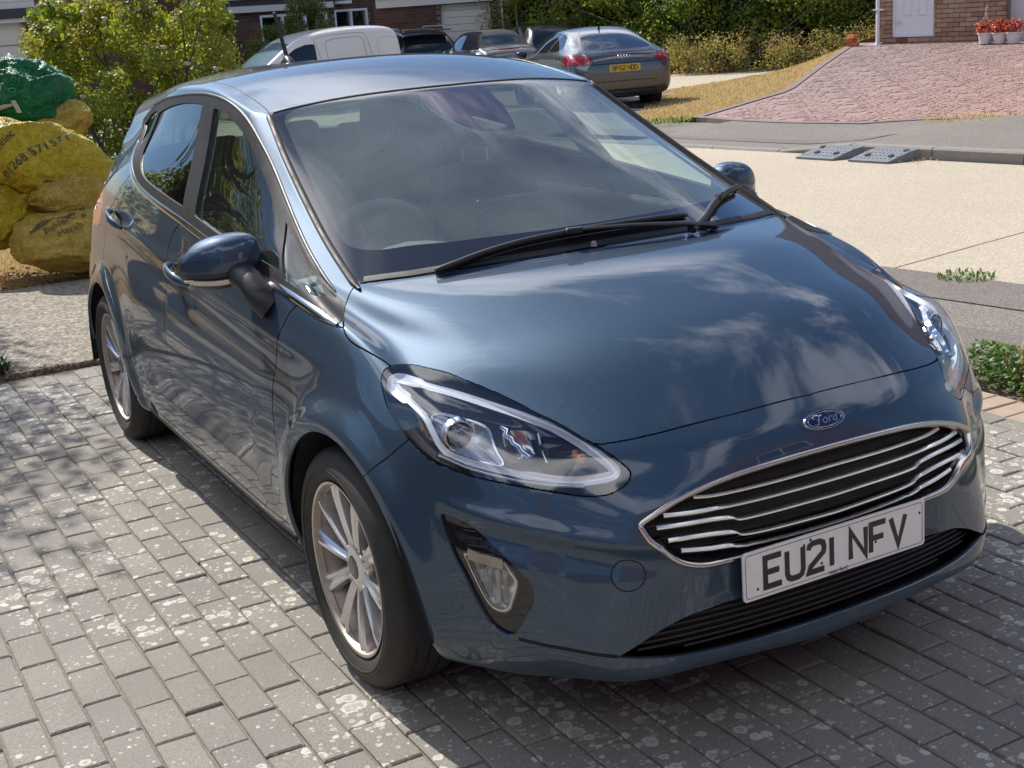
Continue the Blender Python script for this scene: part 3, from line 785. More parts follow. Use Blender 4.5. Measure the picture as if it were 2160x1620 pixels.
def side_pt(x, z, s, off=0.0):
    return onsurf((x, s*1.4, z), (0, -s, 0), off)
for s in (-1, 1):
    pts, nr = [], []
    for q in crspline([(a, b+.003) for a, b in DLO_B[:-1]], 5):
        p, n = side_pt(q[0], q[1]-.004, s, .000); pts.append(p); nr.append(n)
    ribbon('chrome_waist_strip', pts, nr, .021, .006, CHROME, car)
    pts, nr = [], []
    for q in crspline(DLO_T[1:-1], 5):
        p, n = side_pt(q[0], q[1]+.002, s, 0); pts.append(p); nr.append(n)
    ribbon('window_seal', pts, nr, .010, .004, BLACK_SATIN, car)
    # windscreen side moulding
    pts, nr = [], []
    for q in crspline([(-.150,.672),(-.285,.664),(-.42,.652),(-.60,.629),(-.80,.601),(-.94,.577),(-1.006,.566)], 5):
        p, n = onsurf((q[0], s*q[1], 2.0), (0, 0, -1), 0); pts.append(p); nr.append(n)
    ribbon('windscreen_moulding', pts, nr, .020, .007, TRIM_GREY, car)
    # b pillar joint line
pts = []; nr = []
for t in np.linspace(-1, 1, 25):
    Yv = .55*abs(t); xx = np.interp(Yv, WS_TOP[::-1, 1], WS_TOP[::-1, 0])
    p, n = onsurf((xx-.004, .55*t, 2.0), (0, 0, -1), -.002); pts.append(p); nr.append(n)
ribbon('windscreen_top_seal', pts, nr, .010, .004, RUBBER, car, False)
# roof ditch mouldings (dark line where the side panel meets the roof)
for s in (-1, 1):
    pts = []; nr = []
    for q in crspline([(-1.010,.560),(-1.12,.549),(-1.37,.540),(-1.62,.535),(-2.0,.528),(-2.45,.515)], 5):
        p, n = onsurf((q[0], s*q[1], 2.0), (0, 0, -1), -.0035); pts.append(p); nr.append(n)
    ribbon('roof_joint', pts, nr, .007, .0045, BLACK_SATIN, car)
# ---- headlamps
AMBER = simple('amber_plastic', (.55, .16, .02), .2, coat=1.0)
LAMP_DARK = simple('lamp_bucket_dark', (.17, .17, .175), .30, metal=.6)
DRL_WHITE = simple('light_guide_silver', (.93, .94, .96), .22, metal=.15, var=.03, coat=1.0)
REFL = simple('lamp_reflector', (.85, .86, .88), .12, metal=1.0, var=.05)
LENS_DARK = simple('projector_lens', (.10, .11, .12), .03, coat=1.0, coatr=.0, metal=.3)
def lamp_pt(a, b, depth=0.0):
    p = LAMP_O + LAMP_E1*a + LAMP_E2*b + LAMP_N*.35
    h = SURF.ray_cast(p, -LAMP_N)
    if h[0] is None or (h[0]-p).length > .7: h = SURF.find_nearest(p)
    return h[0] - LAMP_N*depth
def mir(p, s): return Vector((p[0], p[1]*s, p[2]))
def loop_inset(poly, d, n=90):
    P = np.array(poly); seg = np.linalg.norm(np.roll(P, -1, 0)-P, axis=1); t = np.concatenate([[0], np.cumsum(seg)])
    u = np.linspace(0, t[-1], n, endpoint=False); Q = np.stack([np.interp(u, t, np.append(P[:, c], P[0, c])) for c in (0, 1)], -1)
    T = np.roll(Q, -1, 0)-np.roll(Q, 1, 0); T /= np.linalg.norm(T, axis=1)[:, None]; Nn = np.stack([-T[:, 1], T[:, 0]], -1)
    A = ((Q[:, 0]*np.roll(Q[:, 1], -1)-np.roll(Q[:, 0], -1)*Q[:, 1]).sum())
    if A < 0: Nn = -Nn
    R = Q+Nn*d; ok = poly_sdf(R, poly) < -d*.93
    return R[ok]
def ribbon2(name, P2, w, d0, thick, mat, parent, s, closed=False, ws=None):
    """bar following a path in the lamp plane, d0 below the lens"""
    P2 = np.array(P2); n = len(P2); mb = MB(); prof = [(-.5, -1), (-.5, .3), (-.25, .0), (0, -.12), (.25, .0), (.5, .3), (.5, -1)]; m = len(prof)
    for i in range(n):
        a, c = (P2[i-1], P2[(i+1) % n]) if closed else (P2[max(i-1, 0)], P2[min(i+1, n-1)])
        T = (c-a)/max(np.linalg.norm(c-a), 1e-9); B = np.array([-T[1], T[0]]); ww = w if ws is None else ws[i]
        for u, h in prof:
            q = P2[i]+B*u*ww; mb.v.append(tuple(mir(lamp_pt(q[0], q[1], d0 - h*thick), s)))
    for i in range(n if closed else n-1):
        for k in range(m-1): mb.f.append((i*m+k, i*m+k+1, ((i+1) % n)*m+k+1, ((i+1) % n)*m+k))
    return smooth_angle(mb.build(name, mat, parent), 40)
DRL2 = crspline([(-.268,.016),(-.262,.030),(-.232,.036),(-.165,.042),(-.10,.050),(-.03,.057),(.066,.066),(.158,.069),(.241,.059),(.292,.047),(.303,.036),(.285,.016),(.224,-.022),(.136,-.051),(.043,-.072),(-.021,-.079),(-.060,-.068),(-.090,-.048),(-.127,-.026),(-.19,-.008),(-.24,.002)], 5, True)
lampV, lampF, lampN = cu.panel('lamp', 1, None, 0)
for s in (-1, 1):
    V, F, N = cu.panel('lamp', s, {'*': .004}, .006)
    lens = mesh_obj('headlamp', V, F, GLASS_LAMP, car, True, N)
    # bucket
    Q = to_plane(lampV, LAMP_O, LAMP_E1, LAMP_E2); ds = -poly_sdf(Q, LAMP_P)
    dep = .004 + .068*(1-np.exp(-np.maximum(ds, 0)/.016))
    BV = lampV - V2np(LAMP_N)*dep[:, None]; BV[:, 1] *= s
    BF = lampF if s > 0 else [f[::-1] for f in lampF]
    mesh_obj('bucket', BV, BF, LAMP_DARK, lens, True)
    rim = loop_inset(LAMP_P, .003, 120)
    ribbon2('lamp_edge', rim, .004, .005, .006, BLACK_GLOSS, lens, s, True)
    wid = []
    for q in DRL2:
        top = q[1] > .03; wid.append(.021 if (q[0] > .15) else (.018 if top else .014))
        if q[0] < -.2: wid[-1] = .026
    ribbon2('light_guide', DRL2, .012, .020, .012, DRL_WHITE, lens, s, True, wid)
    # projector unit
    c = lamp_pt(-.035, -.032, .048); c = mir(c, s); ax = mir(Vector((.93, .22, .12)), s).normalized()
    q = ax.to_track_quat('Z', 'Y').to_matrix().to_4x4(); M = Matrix.Translation(c) @ q
    mb = MB(); mb.lathe([(0.0,.016),(.010,.0152),(.020,.011),(.027,.004),(.029,-.004)], 32, M); smooth_angle(mb.build('projector_lens', LENS_DARK, lens), 60)
    mb = MB(); mb.lathe([(.0295,-.006),(.0295,.004),(.031,.008),(.034,.008),(.036,.003),(.040,-.010)], 40, M); smooth_angle(mb.build('projector_ring', REFL, lens), 50)
    sh = crspline([(-.112,-.022),(-.100,-.008),(-.079,-.003),(-.034,.006),(.006,.009),(.026,.002),(.040,-.010),(.062,-.030),(.084,-.045),(.080,-.055),(.049,-.062),(.011,-.070),(-.041,-.072),(-.074,-.056),(-.100,-.034)], 4, True)
    ribbon2('shield_frame', sh, .006, .034, .010, REFL, lens, s, True)
    # shield floor around the projector: shallow bowl
    def sheet(name, poly, depf, mat, nr=7):
        P = np.array(poly); cpt = P.mean(0); mb = MB(); n = len(P)
        for r in range(nr+1):
            t = r/nr
            for k in range(n):
                qq = cpt+(P[k]-cpt)*t; mb.v.append(tuple(mir(lamp_pt(qq[0], qq[1], depf(t)), s)))
        for r in range(nr):
            for k in range(n):
                l = (k+1) % n; mb.f.append((r*n+k, r*n+l, (r+1)*n+l, (r+1)*n+k))
        return smooth_angle(mb.build(name, mat, lens), 60)
    sheet('shield', sh, lambda t: .058-.022*t*t, simple('shield_grey', (.55, .56, .58), .25, metal=.7))
    r2 = crspline([(.050,.010),(.075,.036),(.110,.040),(.140,.022),(.168,.002),(.150,-.012),(.110,-.030),(.092,-.034)], 4, True)
    sheet('reflector', r2, lambda t: .070-.030*t*t, simple('reflector_smoked', (.45, .46, .48), .14, metal=1.0))
    stp = [(.034,.022),(.050,.022),(.056,.010),(.072,.010),(.080,.003),(.096,.002),(.104,-.004),(.126,-.008)]
    ribbon2('reflector_step', stp, .010, .036, .006, REFL, lens, s)
    ribbon2('divider', [(.112,.048),(.130,.030),(.150,.010),(.166,-.004)], .003, .030, .012, REFL, lens, s)
    for (a, b, r_) in ((.205,.040,.010), (.222,.034,.014), (-.118,-.052,.009)):
        cc_ = mir(lamp_pt(a, b, .038), s); mb = MB(); mb.lathe([(0,r_*.9),(r_*.6,r_*.7),(r_,0),(r_*.7,-r_*.8)], 10, Matrix.Translation(cc_) @ q)
        smooth_angle(mb.build('amber_bulb', AMBER, lens), 50)
    ribbon2('side_marker_lens', [(-.20,-.005),(-.165,-.020),(-.125,-.042),(-.095,-.064)], .012, .030, .006, simple('smoked_grey', (.10, .10, .10), .2), lens, s)
    ribbon2('lower_strip', [(-.05,-.088),(.02,-.087),(.08,-.078),(.14,-.064),(.20,-.043),(.26,-.016)], .008, .012, .006, CHROME_DULL, lens, s)

# ---- fog lamps, bezels
def fog_pt(a, b, depth=0.0):
    p = FOG_O + FOG_E1*a + FOG_E2*b + FOG_N*.3; h = SURF.ray_cast(p, -FOG_N)
    return h[0] - FOG_N*depth
FOG_GLASS = thin_glass('fog_lamp_glass', (.92, .93, .90), extra=.02)
for s in (-1, 1):
    V, F, N = cu.panel('foghole', s, None, .012, -.008)
    fl = mesh_obj('fog_lamp', V, F, FOG_GLASS, car, True, N)
    P = np.array(FOG_P); c0 = P.mean(0); n = len(P)
    def fsheet(name, poly, d0, d1, mat, pw=2, nr=8, centre=None):
        PP = np.array(poly); cpt = PP.mean(0) if centre is None else np.array(centre); mb = MB(); n = len(PP)
        for r in range(nr+1):
            t = r/nr
            for k in range(n):
                qq = cpt+(PP[k]-cpt)*t; mb.v.append(tuple(mir(fog_pt(qq[0], qq[1], d0+(d1-d0)*t**pw), s)))
        for r in range(nr):
            for k in range(n):
                l = (k+1) % n; mb.f.append((r*n+k, r*n+l, (r+1)*n+l, (r+1)*n+k))
        return smooth_angle(mb.build(name, mat, fl), 60)
    fsheet('fog_reflector', P*1.0, .060, .014, simple('fog_reflector_silver', (.80, .79, .75), .22, metal=.7), 2.0, 10, c0-np.array([.0, .012]))
    rimf = c0+(P-c0)*.94; mb = MB(); m = len(rimf)
    for k in range(m):
        for (sc, dd) in ((1.0, .006), (.93, .006), (.90, .016)):
            qq = c0+(rimf[k]-c0)*sc; mb.v.append(tuple(mir(fog_pt(qq[0], qq[1], dd), s)))
    for k in range(m):
        l = (k+1) % m
        for j in range(2): mb.f.append((k*3+j, k*3+j+1, l*3+j+1, l*3+j))
    smooth_angle(mb.build('fog_lamp_rim', CHROME_DULL, fl), 50)
    # vertical facets of the reflector
    for k, a in enumerate((-.030, -.012, .006, .022)):
        mb = MB(); cols = []
        for b in np.linspace(.035, -.040, 7):
            dq = .034-.018*(((b+.002)/.045)**2)*-1
            cols.append((fog_pt(a-.006, b, .040-.010*abs(b)/.04), fog_pt(a+.000, b, .024), fog_pt(a+.006, b, .040-.010*abs(b)/.04)))
        for c3 in cols: mb.v += [tuple(mir(q_, s)) for q_ in c3]
        for i in range(len(cols)-1):
            for j in (0, 1): mb.f.append((i*3+j, i*3+j+1, (i+1)*3+j+1, (i+1)*3+j))
        smooth_angle(mb.build('reflector_facet', simple('facet_silver_%d' % k, ((.90, .91, .93), (.42, .50, .66), (.85, .85, .83), (.55, .54, .52))[k], .2, metal=.5), fl), 70)
    c = mir(fog_pt(-.026, .040, .030), s); ax = mir(FOG_N, s).to_track_quat('Z', 'Y').to_matrix().to_4x4()
    mb = MB(); mb.lathe([(0, .012), (.006, .010), (.008, .0), (.010, -.006)], 14, Matrix.Translation(c) @ ax); smooth_angle(mb.build('bulb_cap', simple('bulb_grey', (.12, .12, .12), .3, metal=.6), fl), 50)
    # bar across the top of the lamp
    mb = MB()
    for a, b in ((-.052, .072), (.028, .058)):
        for db, dd in ((.010, .002), (-.012, .002), (-.012, .02), (.010, .02)): mb.v.append(tuple(mir(fog_pt(a, b+db, dd), s)))
    mb.f += [(0, 4, 5, 1), (1, 5, 6, 2), (2, 6, 7, 3), (3, 7, 4, 0), (0, 1, 2, 3), (7, 6, 5, 4)]
    mb.build('fog_lamp_brow', CHROME_DULL, fl)
    # slats in the dark corner above the lamp
    for k in range(6):
        b = .145-.014*k; a0, a1 = -.075+.014*k*.42, -.062+.014*k*1.05
        mb = MB(); mb.tube([mir(fog_pt(a0+(a1-a0)*t, b, .006), s) for t in (0, .33, .66, 1)], .0022, 6); mb.build('bezel_slat', BLACK_SATIN, fl)
    # painted lip along the outer side of the recess and the dark groove to the lower intake
    pts, nr = [], []
    for qx in crspline([(.597,.690,.3125),(.611,.677,.308),(.645,.637,.298),(.681,.599,.291),(.712,.565,.286),(.738,.533,.281)], 8):
        p, n_ = nearsurf(mir(qx, s), .0); pts.append(p-n_*.0012); nr.append(n_)
    ribbon('lip_groove', pts, nr, .0075, .0032, DARK_VOID, fbump, False)
    # towing eye / sensor cap ring
p, n = nearsurf((.737, -.499, .454), 0)
a = n.cross(Vector((0, 0, 1))).normalized(); b = a.cross(n)
pts = []
for k in range(40):
    t = 2*math.pi*k/40; q_ = p + a*.0355*math.cos(t)+b*.034*math.sin(t); pts.append(nearsurf(q_, -.0006)[0])
mb = MB(); mb.tube(pts, .0017, 6, closed=True); mb.build('towing_eye_cap', DARK_VOID, fbump)

# ---- grille
def fr_pt(Y, z, off=0.0):
    h = SURF.ray_cast(Vector((2.0, Y, z)), Vector((-1, 0, 0))); n = h[1] if h[1].x > 0 else -h[1]
    return h[0] + n*off, n
V, F, N = cu.panel('grillehole', None, None, 0, -.045)
grille = mesh_obj('grille', V, F, BLACK_PLASTIC, car, True, N)
ring2 = [(q[0], q[1]) for q in seg_poly(GR_T, GR_B)]
RT = [tuple(q) for q in crspline(GR_B, 6)] + [tuple(q) for q in crspline(GR_T[::-1][::-1], 6)]   # bottom centre -> corner, then corner -> top centre
L2 = []
for q in RT + [(-y, z) for y, z in RT[::-1]]:
    if not L2 or math.hypot(q[0]-L2[-1][0], q[1]-L2[-1][1]) > .004: L2.append(q)
if math.hypot(L2[0][0]-L2[-1][0], L2[0][1]-L2[-1][1]) < .004: L2.pop()
mb = MB(); n = len(L2); prof = [(-.0015, -.012), (-.0015, .001), (.0015, .0050), (.0055, .0052), (.0095, .0030), (.0120, -.005), (.0120, -.022)]; m = len(prof)
for i in range(n):
    p, nn = fr_pt(*L2[i]); pa, _ = fr_pt(*L2[i-1]); pb, _ = fr_pt(*L2[(i+1) % n]); T = (pb-pa).normalized(); B = nn.cross(T).normalized()
    c = Vector((.78, 0, .54))
    if B.dot(c-p) < 0: B = -B
    for u, h in prof: mb.v.append(tuple(p+B*u+nn*h))
for i in range(n):
    j = (i+1) % n
    for k in range(m-1): mb.f.append((i*m+k, i*m+k+1, j*m+k+1, j*m+k))
smooth_angle(mb.build('grille_surround', CHROME_DULL, grille), 60)
mb = MB()   # dark tunnel behind the surround
for i in range(n):
    p, nn = fr_pt(*L2[i], -.004); c = Vector((p.x, p.y*.965, .54+(p.z-.54)*.88)); mb.v.append(tuple(c)); mb.v.append(tuple(c-Vector((.05, 0, 0))))
for i in range(n): j = (i+1) % n; mb.f.append((2*i, 2*j, 2*j+1, 2*i+1))
mb.build('grille_tunnel', DARK_VOID, grille, True)
BARC = simple('slat_chrome', (.88, .87, .85), .20, metal=.85, var=.04)
BARS = [
 ([(0,.597),(.08,.596),(.17,.595),(.265,.595),(.31,.596),(.350,.600)], .37),
 ([(0,.565),(.083,.565),(.20,.565),(.27,.566),(.31,.568),(.35,.569),(.420,.573)], .29),
 ([(0,.529),(.085,.530),(.20,.530),(.250,.532),(.270,.540),(.33,.546),(.438,.549)], .262),
 ([(0,.488),(.086,.490),(.19,.492),(.243,.496),(.264,.506),(.33,.514),(.418,.520)], .252),
 ([(0,.455),(.086,.456),(.17,.460),(.243,.468),(.272,.477),(.32,.481),(.388,.487)], .255)]
for pts, yb in BARS:
    hp = crspline(pts, 5); full = [(y, z) for y, z in hp[::-1]] + [(-y, z) for y, z in hp[1:]]
    mb = MB(); m = 6
    for y, z in full:
        p, nn = fr_pt(y, z, -.010); f = nn.copy(); f.z = 0; f.normalize()
        h = .0040 + .0024*sstep(np.array(abs(y)), yb-.02, yb+.04)*float(1 if yb < .36 else 0); h = float(h)
        for dx_, dz_ in ((-.008, h*.75), (-.002, h*.75), (.0012, h*.2), (.0012, -h*.4), (-.002, -h*.95), (-.008, -h*.95)): mb.v.append((p.x+f.x*dx_, p.y+f.y*dx_, p.z+dz_))
    nn_ = len(full)
    for i in range(nn_-1):
        for k in range(m): l = (k+1) % m; mb.f.append((i*m+k, i*m+l, (i+1)*m+l, (i+1)*m+k))
    mb.f.append(tuple(range(m))); mb.f.append(tuple((nn_-1)*m+k for k in reversed(range(m))))
    smooth_angle(mb.build('grille_bar', BARC, grille), 40)
for z_ in np.arange(.455, .64, .0135):   # fine dark lattice behind
    mb = MB(); ok = [y for y in np.linspace(-.46, .46, 47) if poly_sdf(np.array([[abs(y), z_]]), [(q[0] if q[0] > 1e-6 else -.05, q[1]) for q in ring2])[0] < -.006]
    if len(ok) > 2: mb.tube([fr_pt(y, z_, -.034)[0] for y in ok], .0020, 5); mb.build('lattice_rib', BLACK_PLASTIC, grille)
V, F, N = cu.panel('lowgrille', None, None, 0, -.055)
lg = mesh_obj('lower_intake', V, F, DARK_VOID, car, True, N)
lgp = [(q[0] if q[0] > 1e-6 else -.05, q[1]) for q in seg_poly(LG_T, LG_B)]
for z_ in (.338, .322, .306, .290, .274, .260):
    ok = [y for y in np.linspace(-.54, .54, 61) if poly_sdf(np.array([[abs(y), z_]]), lgp)[0] < -.003]
    if len(ok) > 2:
        mb = MB(); mb.tube([fr_pt(y, z_, -.016-.3*(.345-z_))[0] for y in ok], .0034, 6); smooth_angle(mb.build('intake_slat', BLACK_SATIN, lg), 40)

# ---- number plate and lettering
PL_WHITE = Mat('plate_white'); v = PL_WHITE.coord()
PL_WHITE.bsdf(col=PL_WHITE.mix(PL_WHITE.ramp(PL_WHITE.noise(v, 30, 6, .7), [(.55, 0), (.75, .55)]), (.86, .86, .85), (.62, .59, .52)), rough=.22, coat=.6)
PL_YEL = simple('plate_yellow', (.72, .44, .03), .35, var=.08)
INK = simple('plate_ink', (.016, .015, .020), .3, var=.05)
def glyph(ch, w=.050, h=.079):
    """strokes as polylines in a w x h box"""
    a = []
    if ch == 'E': a = [[(w,0),(0,0),(0,h),(w,h)], [(0,h*.5),(w*.86,h*.5)]]
    elif ch == 'F': a = [[(0,0),(0,h),(w,h)], [(0,h*.5),(w*.84,h*.5)]]
    elif ch == 'U': a = [[(0,h),(0,h*.22),(w*.08,h*.07),(w*.28,0),(w*.72,0),(w*.92,h*.07),(w,h*.22),(w,h)]]
    elif ch == '2': a = [[(0,h*.80),(w*.06,h*.93),(w*.28,h),(w*.72,h),(w*.94,h*.92),(w,h*.76),(w*.96,h*.60),(w*.12,h*.20),(0,0),(w,0)]]
    elif ch == '1': a = [[(w*.5,0),(w*.5,h)]]
    elif ch == 'N': a = [[(0,0),(0,h),(w,0),(w,h)]]
    elif ch == 'V': a = [[(0,h),(w*.5,0),(w,h)]]
    elif ch == 'B': a = [[(0,0),(0,h),(w*.75,h),(w*.96,h*.88),(w*.96,h*.64),(w*.75,h*.52),(w,h*.38),(w,h*.12),(w*.78,0),(0,0)], [(0,h*.52),(w*.75,h*.52)]]
    elif ch == '6': a = [[(w*.95,h*.9),(w*.7,h),(w*.25,h),(0,h*.85),(0,h*.15),(w*.2,0),(w*.8,0),(w,h*.15),(w,h*.42),(w*.8,h*.56),(0,h*.52)]]
    elif ch == 'H': a = [[(0,0),(0,h)], [(w,0),(w,h)], [(0,h*.5),(w,h*.5)]]
    elif ch == 'D': a = [[(0,0),(0,h),(w*.7,h),(w,h*.8),(w,h*.2),(w*.7,0),(0,0)]]
    elif ch == 'K': a = [[(0,0),(0,h)], [(w,h),(0,h*.45)], [(w*.35,h*.62),(w,0)]]
    elif ch == 'M': a = [[(0,0),(0,h),(w*.5,h*.35),(w,h),(w,0)]]
    elif ch == '3': a = [[(0,h*.9),(w*.3,h),(w*.8,h),(w,h*.8),(w*.9,h*.58),(w*.4,h*.52),(w*.9,h*.46),(w,h*.2),(w*.8,0),(w*.3,0),(0,h*.1)]]
    elif ch == '5': a = [[(w,h),(0,h),(0,h*.55),(w*.8,h*.58),(w,h*.4),(w,h*.15),(w*.8,0),(w*.2,0),(0,h*.12)]]
    return a
def stroke_mesh(mb, lines, sw, zt, M):
    """each polyline becomes a mitred strip of width sw, raised zt"""
    for k, ln in enumerate(lines):
        P = [Vector((x, y)) for x, y in ln]; n = len(P); L, R = [], []
        closed = (P[0]-P[-1]).length < 1e-6
        if closed: P = P[:-1]; n -= 1
        for i in range(n):
            pa = P[i-1] if (i > 0 or closed) else None; pb = P[(i+1) % n] if (i < n-1 or closed) else None
            t0 = (P[i]-pa).normalized() if pa is not None else None; t1 = (pb-P[i]).normalized() if pb is not None else None
            if t0 is None: t0 = t1
            if t1 is None: t1 = t0
            n0 = Vector((-t0.y, t0.x)); n1 = Vector((-t1.y, t1.x)); m = (n0+n1); m.normalize(); sc = 1/max(.42, m.dot(n0))
            L.append(P[i]+m*sw/2*sc); R.append(P[i]-m*sw/2*sc)
        b = len(mb.v); z = zt + k*.00012
        for l, r in zip(L, R):
            mb.v.append(tuple(M @ Vector((l.x, l.y, z)))); mb.v.append(tuple(M @ Vector((r.x, r.y, z))))
        for i in range(n if closed else n-1):
            j = (i+1) % n; mb.f.append((b+2*i, b+2*i+1, b+2*j+1, b+2*j))
def text_mesh(name, body, size, M, mat, parent, extrude=.0004, align='CENTER', shear=0.0, space=1.0):
    cu_ = bpy.data.curves.new(name, 'FONT'); cu_.body = body; cu_.size = size; cu_.extrude = extrude; cu_.align_x = align; cu_.align_y = 'CENTER'; cu_.shear = shear; cu_.space_character = space
    cu_.resolution_u = 3
    ob = bpy.data.objects.new(name, cu_); COL.objects.link(ob); bpy.context.view_layer.update()
    me = bpy.data.meshes.new_from_object(ob.evaluated_get(bpy.context.evaluated_depsgraph_get()))
    bpy.data.objects.remove(ob); bpy.data.curves.remove(cu_)
    me.materials.clear(); me.materials.append(mat.m if isinstance(mat, Mat) else mat)
    o = bpy.data.objects.new(name, me); COL.objects.link(o); o.matrix_world = M
    if parent is not None: o.parent = parent
    return o
def round_rect(w, h, r, n=5):
    P = []
    for cx, cy, a0 in ((w/2-r, h/2-r, 0), (-w/2+r, h/2-r, 90), (-w/2+r, -h/2+r, 180), (w/2-r, -h/2+r, 270)):
        for k in range(n+1): a = RAD(a0+90*k/n); P.append((cx+r*math.cos(a), cy+r*math.sin(a)))
    return P
def plate(name, reg, M, mat, parent, border=True, w=.52, h=.111, gapc=.033, stroke=.0135, ch_w=.044, pitch=.0595):
    mb = MB(); mb.prism(round_rect(w, h, .009), -.004, 0, M); o = mb.build(name, mat, parent)
    mb = MB(); widths = [(.0 if c == '1' else ch_w) for c in reg]
    xs, x_ = [], 0
    for c in reg:
        if c == ' ': x_ += gapc; continue
        cw = ch_w if c != '1' else .012
        xs.append((c, x_, cw)); x_ += cw+pitch-ch_w
    tot = xs[-1][1]+xs[-1][2]; hh = .079-.0135
    for c, xx, cw in xs:
        MM = M @ Matrix.Translation((xx-tot/2, -hh/2-.001, 0)); stroke_mesh(mb, glyph(c, cw, hh), stroke, .0006, MM)
    mb.build('registration', INK, o)
    if border:
        mb = MB(); mb.tube([M @ Vector((x, y, .0003)) for x, y in round_rect(w-.014, h-.014, .006)], .0007, 4, closed=True); mb.build('plate_border', INK, o)
    return o
pitchM = Matrix(((0, 0, 1, .809), (1, 0, 0, -.0005), (0, 1, 0, .4055), (0, 0, 0, 1))) @ Matrix.Rotation(RAD(-1.5), 4, 'X')
np_ = plate('number_plate', 'EU21 NFV', pitchM, PL_WHITE, car)
pm = pitchM.copy(); 
text_mesh('dealer_name', 'rates ford', .0135, pitchM @ Matrix.Translation((.0, -.0487, .0008)), simple('ink_grey', (.12, .12, .15), .5), np_)
for (x_, y_) in ((-.0935,.033),(.112,-.012),(-.222,-.033),(.245,.024),(-.075,.041),(-.045,-.021)):
    mb = MB(); mb.lathe([(0,.0012),(.0028,.0008),(.0036,.0)], 8, pitchM @ Matrix.Translation((x_, y_, 0))); mb.build('fly_speck', INK, np_)

# ---- badge: blue oval with silver script
bp0, bn = fr_pt(0, .6925, 0); up = Vector((0, 0, 1)); up = (up-bn*up.dot(bn)).normalized(); rt = up.cross(bn).normalized()
BM = Matrix(((rt.x, up.x, bn.x, bp0.x), (rt.y, up.y, bn.y, bp0.y), (rt.z, up.z, bn.z, bp0.z), (0, 0, 0, 1)))
def oval(rx, ry, prof, n=48):
    mb = MB()
    for k_, h in prof:
        for i in range(n): t = 2*math.pi*i/n; mb.v.append(tuple(BM @ Vector((rx*k_*math.cos(t) if k_ else 0, (ry*k_)*math.sin(t), h))))
    for r in range(len(prof)-1):
        for i in range(n): j = (i+1) % n; mb.f.append((r*n+i, r*n+j, (r+1)*n+j, (r+1)*n+i))
    return mb
bd = smooth_angle(oval(.0575, .0225, [(1.0, -.004), (1.0, .003), (.97, .0052), (.90, .0052), (.885, .0035)]).build('badge', CHROME, car), 40)
smooth_angle(oval(.0575, .0225, [(.885, .0033), (.6, .0046), (.3, .0052), (.001, .0054)]).build('badge_field', simple('badge_blue', (.004, .012, .085), .12, coat=1.0), bd), 40)
mb = oval(.0575, .0225, [(1, 0)]); mb = MB()
mb.tube([BM @ Vector((.0575*.80*math.cos(2*math.pi*i/48), .0225*.74*math.sin(2*math.pi*i/48), .0048)) for i in range(48)], .0006, 4, closed=True); mb.build('badge_line', CHROME, bd)
def script(mb, lines, M, r0):
    for ln, wv in lines:
        P = crspline(ln, 6); n = len(P); w = np.interp(np.linspace(0, 1, n), np.linspace(0, 1, len(wv)), wv)
        mb.tube([M @ Vector((x, y, .0056)) for x, y in P], [r0*k for k in w], 5)
mb = MB(); S = .001
script(mb, [
 ([(-31*S,-7*S),(-27.5*S,-11*S),(-22*S,-9*S),(-17*S,1*S),(-14.5*S,8*S),(-10*S,10*S)], (.8, 1, 1.4, 1.5, 1.0, .7)),
 ([(-28*S,4*S),(-31*S,8*S),(-27*S,12*S),(-18*S,11.5*S),(-10*S,9*S),(-4*S,11.5*S)], (.6, 1, 1.4, 1.3, 1.1, .6)),
 ([(-24*S,.5*S),(-18*S,2*S),(-11*S,1.5*S)], (.7, 1.1, .7))], BM, .0011)
tm = text_mesh('badge_letters', 'ord', .0290, BM @ Matrix.Translation((.0105, -.0003, .0052)), CHROME, bd, .0006, 'CENTER', .38, 1.02)
smooth_angle(mb.build('badge_script', CHROME, bd), 60)
# ---- wheels
TYRE = Mat('tyre_rubber'); v = TYRE.coord()
TYRE.bsdf(col=TYRE.mix(TYRE.noise(v, 18, 5), (.018, .017, .017), (.045, .042, .038)), rough=.72, normal=TYRE.bump(TYRE.noise(v, 160, 3), .25, .003))
ALLOY = Mat('alloy_silver'); v = ALLOY.coord()
dirt = ALLOY.ramp(ALLOY.noise(v, 14, 6, .7), [(.50, 0), (.85, .6)])
ALLOY.bsdf(col=ALLOY.mix(dirt, (.80, .80, .81), (.48, .42, .36)), metal=.85, rough=ALLOY.ramp(dirt, [(0, .22), (1, .5)]), coat=.4)
ALLOY_DIRTY = Mat('alloy_inner_brake_dust'); v = ALLOY_DIRTY.coord()
ALLOY_DIRTY.bsdf(col=ALLOY_DIRTY.mix(ALLOY_DIRTY.noise(v, 20, 6), (.30, .245, .20), (.50, .43, .37)), metal=.5, rough=.5)
DISC = simple('brake_disc', (.22, .16, .13), .4, metal=.9)
